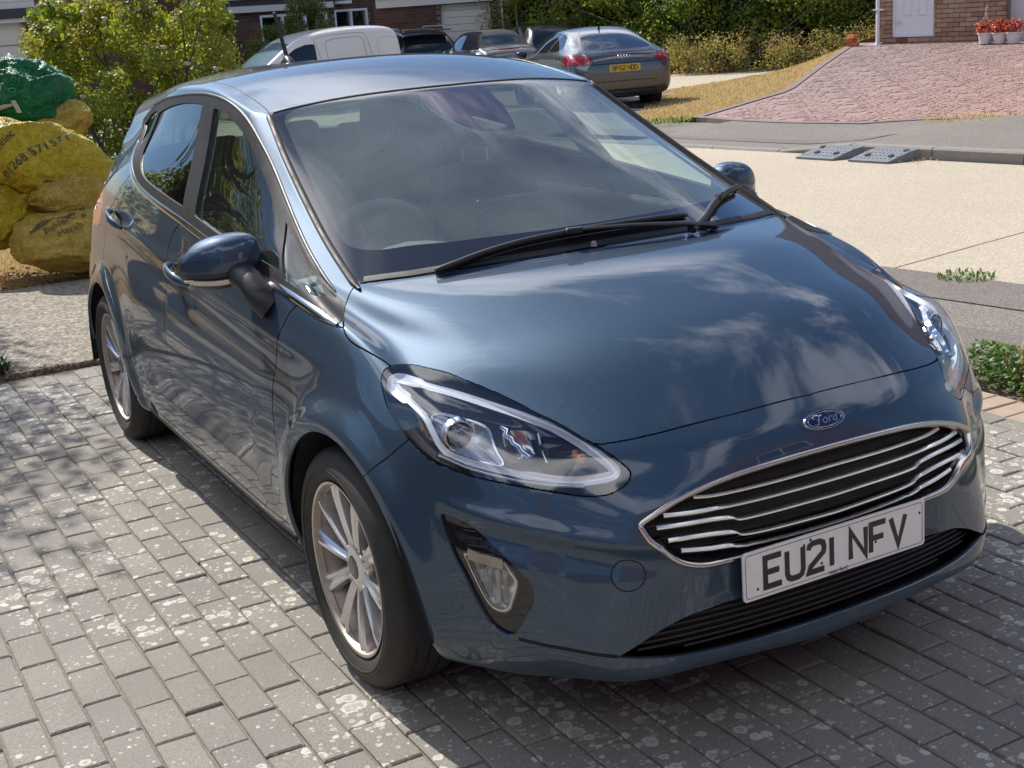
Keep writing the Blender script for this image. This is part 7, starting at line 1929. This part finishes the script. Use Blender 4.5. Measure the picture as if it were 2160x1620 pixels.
# the photographer's side: house front across the drive, seen only as a reflection
hE = empty('near_house', (9, 0, 0), 0, 'red brick house front facing the bonnet from behind the viewpoint', 'house')
A, B = Vector((8.4, 9, 0)), Vector((8.4, -5.5, 0)); BRK_E = simple('brick_deep_red', (.13, .040, .035), .9, var=.35, scale=8)
P, L, X, Nn = facade(hE, A, B, -.1, 5.6, BRK_E, [(3.0, 5.4, .9, 2.2), (8.6, 9.6, 0, 2.1), (3.0, 5.4, 3.4, 4.5), (9.5, 11.5, 3.4, 4.5)])
for q in ((3.0, 5.4, .9, 2.2), (3.0, 5.4, 3.4, 4.5), (9.5, 11.5, 3.4, 4.5)): window(P, X, Nn, *q, hE, 1)
boxon(P, X, Nn, 8.6, 9.6, 0, 2.1, -.12, -.06, 'door', WHT, hE); rebase(hE)
fe = empty('garden_fence', (-1, -5.2, 0), 0, 'brown panel fence along the neighbouring garden', 'fence'); FEN = simple('fence_wood_brown', (.12, .065, .035), .85, var=.3, scale=4)
for k in range(10):
    mb = MB(); x0 = -19+2.6*k; mb.box(x0+.03, x0+2.55, -5.62, -5.60, .05, 1.75); o = mb.build('fence_panel', FEN, fe)
    mb = MB(); mb.box(x0-.05, x0+.03, -5.66, -5.58, -.05, 1.85); mb.build('fence_post', FEN, fe)
rebase(fe)
# ------------------------------------------------------------------ parked cars beyond
def loft_shell(stations, lvl=3, rear_flat=True):
    """stations: (x, half width, z floor, z belt, half width roof, z top); returns limit vertices, quads, normals"""
    prof = []
    for (x, hw, z0, zb, hr, zt) in stations:
        up = zt-zb
        prof.append([(x, 0, z0), (x, hw*.80, z0), (x, hw*.96, z0+.07), (x, hw, z0+.42*(zb-z0)), (x, hw*.985, zb-.10*(zb-z0)), (x, hw*.93 if up > .15 else hw*.90, zb+.01),
                     (x, hw*.93+(hr-hw*.93)*.55 if up > .15 else hw*.74, zb+up*.55), (x, hr+.0, zb+up*.88), (x, hr*.86, zt-.012), (x, hr*.45, zt+.008), (x, 0, zt+.012)])
    V, F = [], []; m = len(prof[0]); ids = {}
    def vid(i, j, s):
        p = prof[i][j]; s = 1 if p[1] == 0 else s
        if (i, j, s) not in ids: ids[(i, j, s)] = len(V); V.append((p[0], p[1]*s, p[2]))
        return ids[(i, j, s)]
    n = len(prof)
    for s in (1, -1):
        for i in range(n-1):
            for j in range(m-1): q = [vid(i, j, s), vid(i+1, j, s), vid(i+1, j+1, s), vid(i, j+1, s)]; F.append(q if s < 0 else q[::-1])
    for i, sg in ((0, 1), (n-1, -1)):   # end caps as quads across
        for j in range(m//2):
            for s in (1, -1):
                a, b, c, d = vid(i, j, s), vid(i, j+1, s), vid(i, m-2-j, s), vid(i, m-1-j, s)
                q = [a, b, c, d] if len({a, b, c, d}) == 4 else [k for k in dict.fromkeys([a, b, c, d])]
                if len(q) >= 3: F.append(q if (s*sg < 0) else q[::-1])
    me = bpy.data.meshes.new('tmp'); me.from_pydata(V, [], F); ob = bpy.data.objects.new('tmp', me); COL.objects.link(ob)
    md = ob.modifiers.new('s', 'SUBSURF'); md.levels = lvl; bpy.context.view_layer.update(); m2 = bpy.data.meshes.new_from_object(ob.evaluated_get(bpy.context.evaluated_depsgraph_get()))
    bm = bmesh.new(); bm.from_mesh(m2); bmesh.ops.recalc_face_normals(bm, faces=bm.faces); bm.to_mesh(m2); bm.free()
    co = np.empty(len(m2.vertices)*3); m2.vertices.foreach_get('co', co); co = co.reshape(-1, 3); fv = np.array([list(p.vertices)+[p.vertices[-1]]*(4-len(p.vertices)) for p in m2.polygons])
    bpy.data.objects.remove(ob); bpy.data.meshes.remove(me); bpy.data.meshes.remove(m2)
    N_ = vert_normals(co, fv)
    if (N_*(co-co.mean(0))).sum() < 0: fv = fv[:, ::-1].copy(); N_ = -N_
    return co, fv, N_
def far_car(name, label, stations, paint, loc, heading, side_windows=(), rear_window=None, front_window=None, lamps=(), extras=None, wheels=((.0, .31), (-2.5, .31)), hw=.86, wheel_y=.78, cat='car', lvl=3, hood=False):
    root = empty(name, (0, 0, 0), 0, label, cat)
    V, F, N = loft_shell(stations, lvl); c = Cutter(V, F, N)
    for cx, r in wheels:
        c.cut(np.where(c.V[:, 2] > .31, np.hypot(c.V[:, 0]-cx, c.V[:, 2]-.31)-r-.05, np.abs(c.V[:, 0]-cx)-r-.05), 'void', vmask=(np.abs(c.V[:, 1]) > .4) & (c.V[:, 2] < .8))
    for poly in side_windows: c.cut(poly_sdf(np.stack([c.V[:, 0], c.V[:, 2]], -1), poly), 'side_window', vmask=np.abs(c.V[:, 1]) > .3)
    if rear_window: c.cut(poly_sdf(np.stack([np.abs(c.V[:, 1]), c.V[:, 2]], -1), rear_window[0]), 'rear_window', vmask=c.V[:, 0] < rear_window[1])
    if front_window: c.cut(poly_sdf(np.stack([np.abs(c.V[:, 1]), c.V[:, 2]], -1), front_window[0]), 'windscreen', vmask=c.V[:, 0] > front_window[1])
    for nm, poly, fn, mt in lamps: c.cut(poly_sdf(np.stack([np.abs(c.V[:, 1]), c.V[:, 2]], -1), poly), nm, vmask=fn(c.V))
    if hood: c.cut(np.maximum.reduce([.985-c.V[:, 2], c.V[:, 0]+.74, -2.60-c.V[:, 0]]), 'fabric_hood')
    c.edge_labels(); mats = {'side_window': WINB, 'rear_window': WINB, 'windscreen': WINW, 'fabric_hood': SOFT}; mats.update({l[0]: l[3] for l in lamps})
    for nm in c.names:
        if nm == 'void': continue
        if not (c.L == c.lab(nm)).any(): continue
        sides = (None,) if nm in ('body', 'rear_window', 'windscreen', 'fabric_hood') else (-1, 1)
        for s in sides:
            v, f, n_ = c.panel(nm, s, {'*': .006}, .02)
            if len(f): mesh_obj('body_shell' if nm == 'body' else nm, v, f, paint if nm == 'body' else mats[nm], root, True, n_)
    # dark liner so that gaps and arches read as depth
    sel = (c.L == c.lab('body')); fs = np.where(sel)[0]; used = {}; v2 = []; f2 = []
    for fi in fs:
        r_ = []
        for q in c.F[fi, :c.C[fi]].tolist():
            if q not in used: used[q] = len(v2); v2.append(c.V[q]-c.N[q]*.03)
            r_.append(used[q])
        f2.append(r_)
    mesh_obj('liner', v2, f2, DARK_VOID, root, True)
    for cx, r in wheels:
        for s in (-1, 1):
            M = Matrix.Translation((cx, s*wheel_y, .31)) @ Matrix.Rotation(RAD(-90*s), 4, 'X'); mb = MB(); mb.lathe([(.10, .02), (r*.66, .03), (r*.72, .05), (r*.9, .055), (r, .02), (r, -.16), (r*.6, -.18)], 32, M); w = smooth_angle(mb.build('wheel', TYRE, root), 40)
            for k in range(7):
                R = M @ Matrix.Rotation(2*math.pi*k/7, 4, 'Z'); mb = MB(); mb.add([R @ Vector(p_) for p_ in ((.02, -.03, .045), (r*.66, -.02, .055), (r*.66, .02, .055), (.02, .03, .045))], [(0, 1, 2, 3)]); mb.build('spoke', ALLOY, w)
    if extras: extras(root, c)
    root.location = loc; root.rotation_euler = (0, 0, heading); return root
WINB = Mat('dark_car_glass').bsdf(col=(.012, .016, .018), rough=.03, coat=1.0, coatr=.0); WINW = Mat('sky_pale_windscreen_glass').bsdf(col=(.22, .33, .37), rough=.03, coat=1.0, coatr=.0)  # pale blue windscreen base colour stands in for reflected sky
GREYP = simple('grey_metallic', (.105, .118, .125), .28, metal=.6, coat=1.0, var=.04); GREYP2 = simple('warm_grey_metallic', (.17, .165, .155), .3, metal=.5, coat=1.0, var=.04); BLKP = simple('black_car_paint', (.010, .010, .012), .2, coat=1.0); WHP = simple('white_van_paint', (.72, .70, .68), .3, coat=.6, var=.03); SILP = simple('silver_car_paint', (.34, .35, .36), .25, metal=.7, coat=1.0, var=.03)
REDL = simple('rear_lamp_red', (.30, .012, .014), .12, coat=1.0, coatr=.02); SOFT = simple('soft_top_black', (.02, .02, .021), .85, bump=.4, bscale=200)
def bvh_of(c): return BVHTree.FromPolygons([tuple(v) for v in c.V], [tuple(f[:k]) for f, k in zip(c.F, c.C)])
def rear_matrix(bv, y, z, off=.004):
    h = bv.ray_cast(Vector((-6, y, z)), Vector((1, 0, 0))); h = h if h[0] is not None else bv.find_nearest(Vector((-3.3, y, z))); n = h[1] if h[1].x < 0 else -h[1]; upv = Vector((0, 0, 1)); upv = (upv-n*upv.dot(n)).normalized(); r_ = upv.cross(n).normalized(); p = h[0]+n*off
    return Matrix(((r_.x, upv.x, n.x, p.x), (r_.y, upv.y, n.y, p.y), (r_.z, upv.z, n.z, p.z), (0, 0, 0, 1)))
def small_mirror(root, x, y, z, mat):
    mb = superell(None, None, 2.3, 16, 10, lambda p: Vector((x+p.x*.06, y+p.y*.10, z+p.z*.065))); smooth_angle(mb.build('door_mirror', mat, root), 60)
# coupe (seen from behind); x forward, front axle at 0, rear axle -2.47
def coupe_x(root, c):
    bv = bvh_of(c); M = rear_matrix(bv, 0, .70, .012); plate('number_plate', 'BF62 HDD', M, PL_YEL, root, False, .52, .111, .030, .0125, .042, .056)
    M2 = rear_matrix(bv, 0, .865, .010)
    for k in range(4):
        mb = MB(); mb.tube([M2 @ Vector((-.072+.048*k+.032*math.cos(t), .032*math.sin(t), 0)) for t in np.linspace(0, 2*math.pi, 20, endpoint=False)], .0055, 5, closed=True); mb.build('ring_badge', CHROME, root)
    text_mesh('model_badge', 'TT', .075, rear_matrix(bv, .52, .80, .008) @ Matrix.Rotation(0, 4, 'Z'), CHROME, root, .002); text_mesh('trim_badge', 'TDI', .045, rear_matrix(bv, -.50, .86, .008), CHROME, root, .002)
    mb = MB(); pts = [rear_matrix(bv, y, .775-.0*abs(y), .0015).to_translation() for y in np.linspace(-.62, .62, 15)]; mb.tube(pts, .006, 4); mb.build('boot_joint', DARK_VOID, root)
    pts, nr = [], []
    for y in np.linspace(-.34, .34, 13):
        q = rear_matrix(bv, y, .935+.012*(1-(y/.34)**2), .002); pts.append(q.to_translation()); nr.append(q.to_3x3().col[2])
    ribbon('brake_light', pts, nr, .012, .004, REDL, root)
    for z, w in ((.36, .016), (.30, .022), (.50, .008)):
        mb = MB(); mb.tube([rear_matrix(bv, y, z, .003).to_translation() for y in np.linspace(-.55, .55, 12)], w*.7, 5); mb.build('bumper_vent', DARK_VOID, root)
    small_mirror(root, -.75, .96, .92, BLK_G); small_mirror(root, -.75, -.96, .92, BLK_G)
    mb = MB(); mb.tube([(-2.15, 0, 1.31), (-2.22, 0, 1.40)], [.02, .006], 6); mb.build('roof_aerial', DARK_VOID, root)
BLK_G = BLACK_GLOSS
ST_COUPE = [(.82, .55, .25, .56, .42, .60), (.72, .78, .20, .60, .60, .66), (.30, .90, .18, .74, .72, .80), (-.30, .91, .18, .84, .72, .91), (-.62, .90, .18, .88, .68, .99), (-1.05, .90, .18, .90, .60, 1.235), (-1.55, .90, .18, .91, .56, 1.33), (-2.05, .90, .18, .92, .54, 1.325), (-2.45, .91, .18, .94, .54, 1.235), (-2.85, .90, .20, .95, .56, 1.09), (-3.10, .87, .22, .94, .60, .985), (-3.28, .82, .25, .80, .60, .93), (-3.36, .70, .32, .66, .52, .82)]
tt_h = RAD(166); far_car('parked_coupe', 'grey two door coupe with a yellow rear plate parked beyond the blue roof', ST_COUPE, GREYP, (-18.45, 10.95, -.16), tt_h,
    [[(-.72, .93), (-1.05, 1.16), (-1.45, 1.26), (-1.95, 1.26), (-1.80, .96)], [(-1.86, .97), (-2.02, 1.25), (-2.25, 1.20), (-2.50, 1.03), (-2.30, .98)]], ([(-.05, 1.30), (.36, 1.275), (.52, 1.17), (.60, 1.01), (.40, .985), (-.05, .98)], -2.05), ([(-.05, .94), (.62, .94), (.55, 1.22), (-.05, 1.26)], -1.15),
    [('rear_lamp', [(.50, .80), (.545, .90), (.70, .925), (.92, .93), (.95, .80), (.72, .775)], lambda v: v[:, 0] < -2.9, REDL)], coupe_x, ((.0, .32), (-2.47, .32)), .9, .80)
# small convertible with a black hood
def conv_x(root, c):
    bv = bvh_of(c); M = rear_matrix(bv, -.03, .66, .012); plate('number_plate', 'K213 MDN', M, PL_YEL, root, False, .52, .111, .030, .012, .042, .056)
    M2 = rear_matrix(bv, 0, .80, .006); mb = MB(); mb.lathe([(.0, .006), (.028, .004), (.03, 0)], 16, M2); mb.build('badge', CHROME, root)
    for s in (-1, 1):
        small_mirror(root, -.55, s*.92, .92, BLK_G)
    mb = MB(); mb.tube([rear_matrix(bv, y, .965, .01).to_translation() for y in np.linspace(-.25, .25, 8)], .014, 5); mb.build('brake_light', REDL, root)
ST_CONV = [(.70, .50, .25, .60, .40, .66), (.62, .72, .20, .64, .55, .72), (.25, .82, .18, .78, .66, .86), (-.35, .83, .18, .90, .66, .95), (-.62, .83, .18, .92, .62, 1.05), (-.95, .83, .18, .93, .55, 1.33), (-1.4, .83, .18, .93, .54, 1.385), (-1.95, .83, .18, .94, .54, 1.36), (-2.25, .83, .18, .94, .56, 1.24), (-2.55, .83, .20, .94, .60, 1.02), (-2.75, .82, .22, .93, .62, .98), (-3.02, .80, .25, .84, .62, .93), (-3.12, .72, .32, .66, .5, .82)]
far_car('parked_convertible', 'small grey convertible with a black fabric hood in front of the garage', ST_CONV, GREYP2, (-26.9, 13.35, -.28), RAD(172), [[(-.66, .96), (-.95, 1.26), (-1.35, 1.30), (-1.70, 1.28), (-1.72, .97)]], ([(-.05, 1.27), (.38, 1.26), (.46, 1.08), (-.05, 1.06)], -1.9), ([(-.05, .98), (.6, .98), (.5, 1.30), (-.05, 1.33)], -1.1),
    [('rear_lamp', [(.60, .56), (.60, .80), (.66, .86), (.76, .84), (.80, .78), (.78, .56)], lambda v: v[:, 0] < -2.8, REDL)], conv_x, ((.0, .30), (-2.47, .30)), .83, .74, 'car', 3, True)
# black suv behind the van
def suv_x(root, c):
    bv = bvh_of(c)
    for s in (-1, 1): mb = MB(); mb.tube([(-.9, s*.62, 1.60), (-1.1, s*.64, 1.66), (-2.9, s*.60, 1.66), (-3.05, s*.58, 1.62)], .016, 6); mb.build('roof_rail', CHROME_DULL, root)
    mb = MB(); mb.box(-3.42, -3.05, -.60, .60, 1.56, 1.59); mb.build('roof_spoiler', BLKP, root, bevel=.01)
    M = rear_matrix(bv, -.12, .98, .012)
    K = [([(0, 0), (0, .06)], 0), ([(.005, .03), (.055, .06)], 0), ([(.02, .035), (.055, 0), (.085, .06), (.085, 0)], 0), ([(.085, 0), (.15, .06), (.15, 0)], 0)]; mb = MB(); stroke_mesh(mb, [[(x*1.5, y*1.35) for x, y in k_[0]] for k_ in K], .014, .002, M); mb.build('tailgate_lettering', simple('letter_silver', (.85, .85, .85), .3, metal=.5), root)
    small_mirror(root, -.6, .98, 1.06, BLKP)
ST_SUV = [(.88, .60, .30, .78, .5, .84), (.78, .84, .26, .84, .7, .92), (.2, .92, .24, .98, .75, 1.06), (-.45, .93, .24, 1.06, .72, 1.12), (-.85, .93, .24, 1.07, .66, 1.40), (-1.25, .93, .24, 1.08, .62, 1.60), (-1.9, .93, .24, 1.09, .62, 1.645), (-2.6, .93, .24, 1.10, .60, 1.62), (-3.05, .93, .26, 1.10, .60, 1.55), (-3.35, .91, .28, 1.08, .62, 1.30), (-3.52, .88, .30, .98, .62, 1.06), (-3.60, .78, .40, .80, .55, .95)]
SUVW = [[(-.75, 1.12), (-1.15, 1.46), (-1.6, 1.54), (-1.85, 1.54), (-1.85, 1.12)], [(-1.92, 1.12), (-1.92, 1.54), (-2.7, 1.50), (-2.75, 1.14)]]
far_car('parked_suv', 'black sport utility car seen from behind, right of the white van', ST_SUV, BLKP, (-30.9, 13.1, -.42), RAD(172), SUVW, ([(-.05, 1.50), (.50, 1.47), (.64, 1.20), (.60, 1.12), (-.05, 1.12)], -2.9), None, [('rear_lamp', [(.66, .88), (.66, 1.04), (.92, 1.06), (.92, .92)], lambda v: v[:, 0] < -3.2, REDL)], suv_x, ((.0, .34), (-2.7, .34)), .93, .82)
far_car('parked_estate', 'dark car with roof rails beyond the grey coupe', ST_SUV, simple('dark_bronze_paint', (.05, .05, .05), .25, metal=.6, coat=1.0), (-29.6, 16.4, -.50), RAD(166), SUVW, ([(-.05, 1.50), (.50, 1.47), (.64, 1.20), (.60, 1.12), (-.05, 1.12)], -2.9), None, [('rear_lamp', [(.66, .88), (.66, 1.04), (.92, 1.06), (.92, .92)], lambda v: v[:, 0] < -3.2, REDL)], None, ((.0, .34), (-2.7, .34)), .93, .82)
# white panel van, side on, nose to the left
def van_x(root, c):
    bv = bvh_of(c)
    def sp(x, z, o=.003):
        h = bv.ray_cast(Vector((x, 3, z)), Vector((0, -1, 0))); h = h if h[0] is not None else bv.find_nearest(Vector((x, .7, z))); return h[0]+Vector((0, o, 0))
    def joint(pts, w=.006):
        P = crspline(pts, 6); mb = MB(); mb.tube([sp(x, z, .0) for x, z in P], w, 4); mb.build('panel_joint', simple('joint_grey', (.30, .29, .28), .7), root)
    joint([(-1.42, .55), (-1.42, 1.20), (-1.36, 1.56), (-1.30, 1.66)]); joint([(-1.60, 1.0), (-1.58, 1.50), (-1.70, 1.60), (-2.20, 1.62), (-2.42, 1.55), (-2.46, 1.0)]); joint([(-1.36, 1.64), (-1.7, 1.69), (-2.30, 1.70), (-2.50, 1.62), (-2.62, 1.0)]); joint([(-2.75, 1.0), (-2.75, 1.48), (-2.85, 1.58), (-3.2, 1.55), (-3.3, 1.45), (-3.32, 1.0)], .003)
    small_mirror(root, -.62, .98, 1.10, WHP); small_mirror(root, -.62, -.98, 1.10, WHP)
    mb = MB(); mb.tube([(-.95, 0, 1.72), (-1.0, 0, 1.80)], [.02, .006], 5); mb.build('roof_aerial', DARK_VOID, root)
    mb = MB(); mb.tube([(-.95, .62, 1.11), (-1.2, .70, 1.20)], .012, 5); mb.build('seat_belt', CHROME_DULL, root)
ST_VAN = [(.72, .55, .25, .72, .45, .80), (.64, .80, .20, .78, .62, .90), (.20, .86, .18, .95, .70, 1.06), (-.18, .86, .18, 1.02, .72, 1.14), (-.55, .86, .18, 1.04, .68, 1.40), (-.90, .86, .18, 1.05, .66, 1.64), (-1.30, .86, .18, 1.06, .66, 1.76), (-1.9, .86, .18, 1.07, .68, 1.82), (-2.6, .86, .18, 1.08, .70, 1.83), (-3.10, .86, .18, 1.08, .70, 1.80), (-3.25, .85, .20, 1.08, .69, 1.72), (-3.30, .80, .25, 1.05, .62, 1.55)]
far_car('white_van', 'small white panel van parked nose left in front of the dark brick house', ST_VAN, WHP, (-23.62, 6.56, -.41), RAD(275), [[(-.42, 1.10), (-.62, 1.30), (-.90, 1.47), (-1.15, 1.54), (-1.34, 1.54), (-1.34, 1.10)]], None, ([(-.05, 1.10), (.66, 1.10), (.56, 1.58), (-.05, 1.62)], -.95), [('headlamp', [(.55, .72), (.60, .90), (.80, .95), (.86, .80)], lambda v: v[:, 0] > .2, simple('van_lamp', (.6, .6, .6), .1, metal=.4))], van_x, ((.0, .30), (-2.5, .30)), .86, .76, 'van')
# silver car at the far left
def sil_x(root, c): small_mirror(root, -.5, -.92, 1.0, BLK_G)
far_car('silver_car', 'silver car partly hidden by the green sack at the left edge', ST_CONV, SILP, (-14.9, -.25, -.35), RAD(-22), [[(-.66, .96), (-.95, 1.26), (-1.35, 1.30), (-1.70, 1.28), (-1.72, .97)]], ([(-.05, 1.27), (.38, 1.26), (.46, 1.08), (-.05, 1.06)], -1.9), ([(-.05, .98), (.6, .98), (.5, 1.30), (-.05, 1.33)], -1.1), [('headlamp', [(.50, .62), (.50, .78), (.72, .80), (.78, .64)], lambda v: v[:, 0] > .3, simple('car_lamp', (.6, .6, .6), .1, metal=.4))], sil_x, ((.0, .30), (-2.47, .30)), .83, .74)
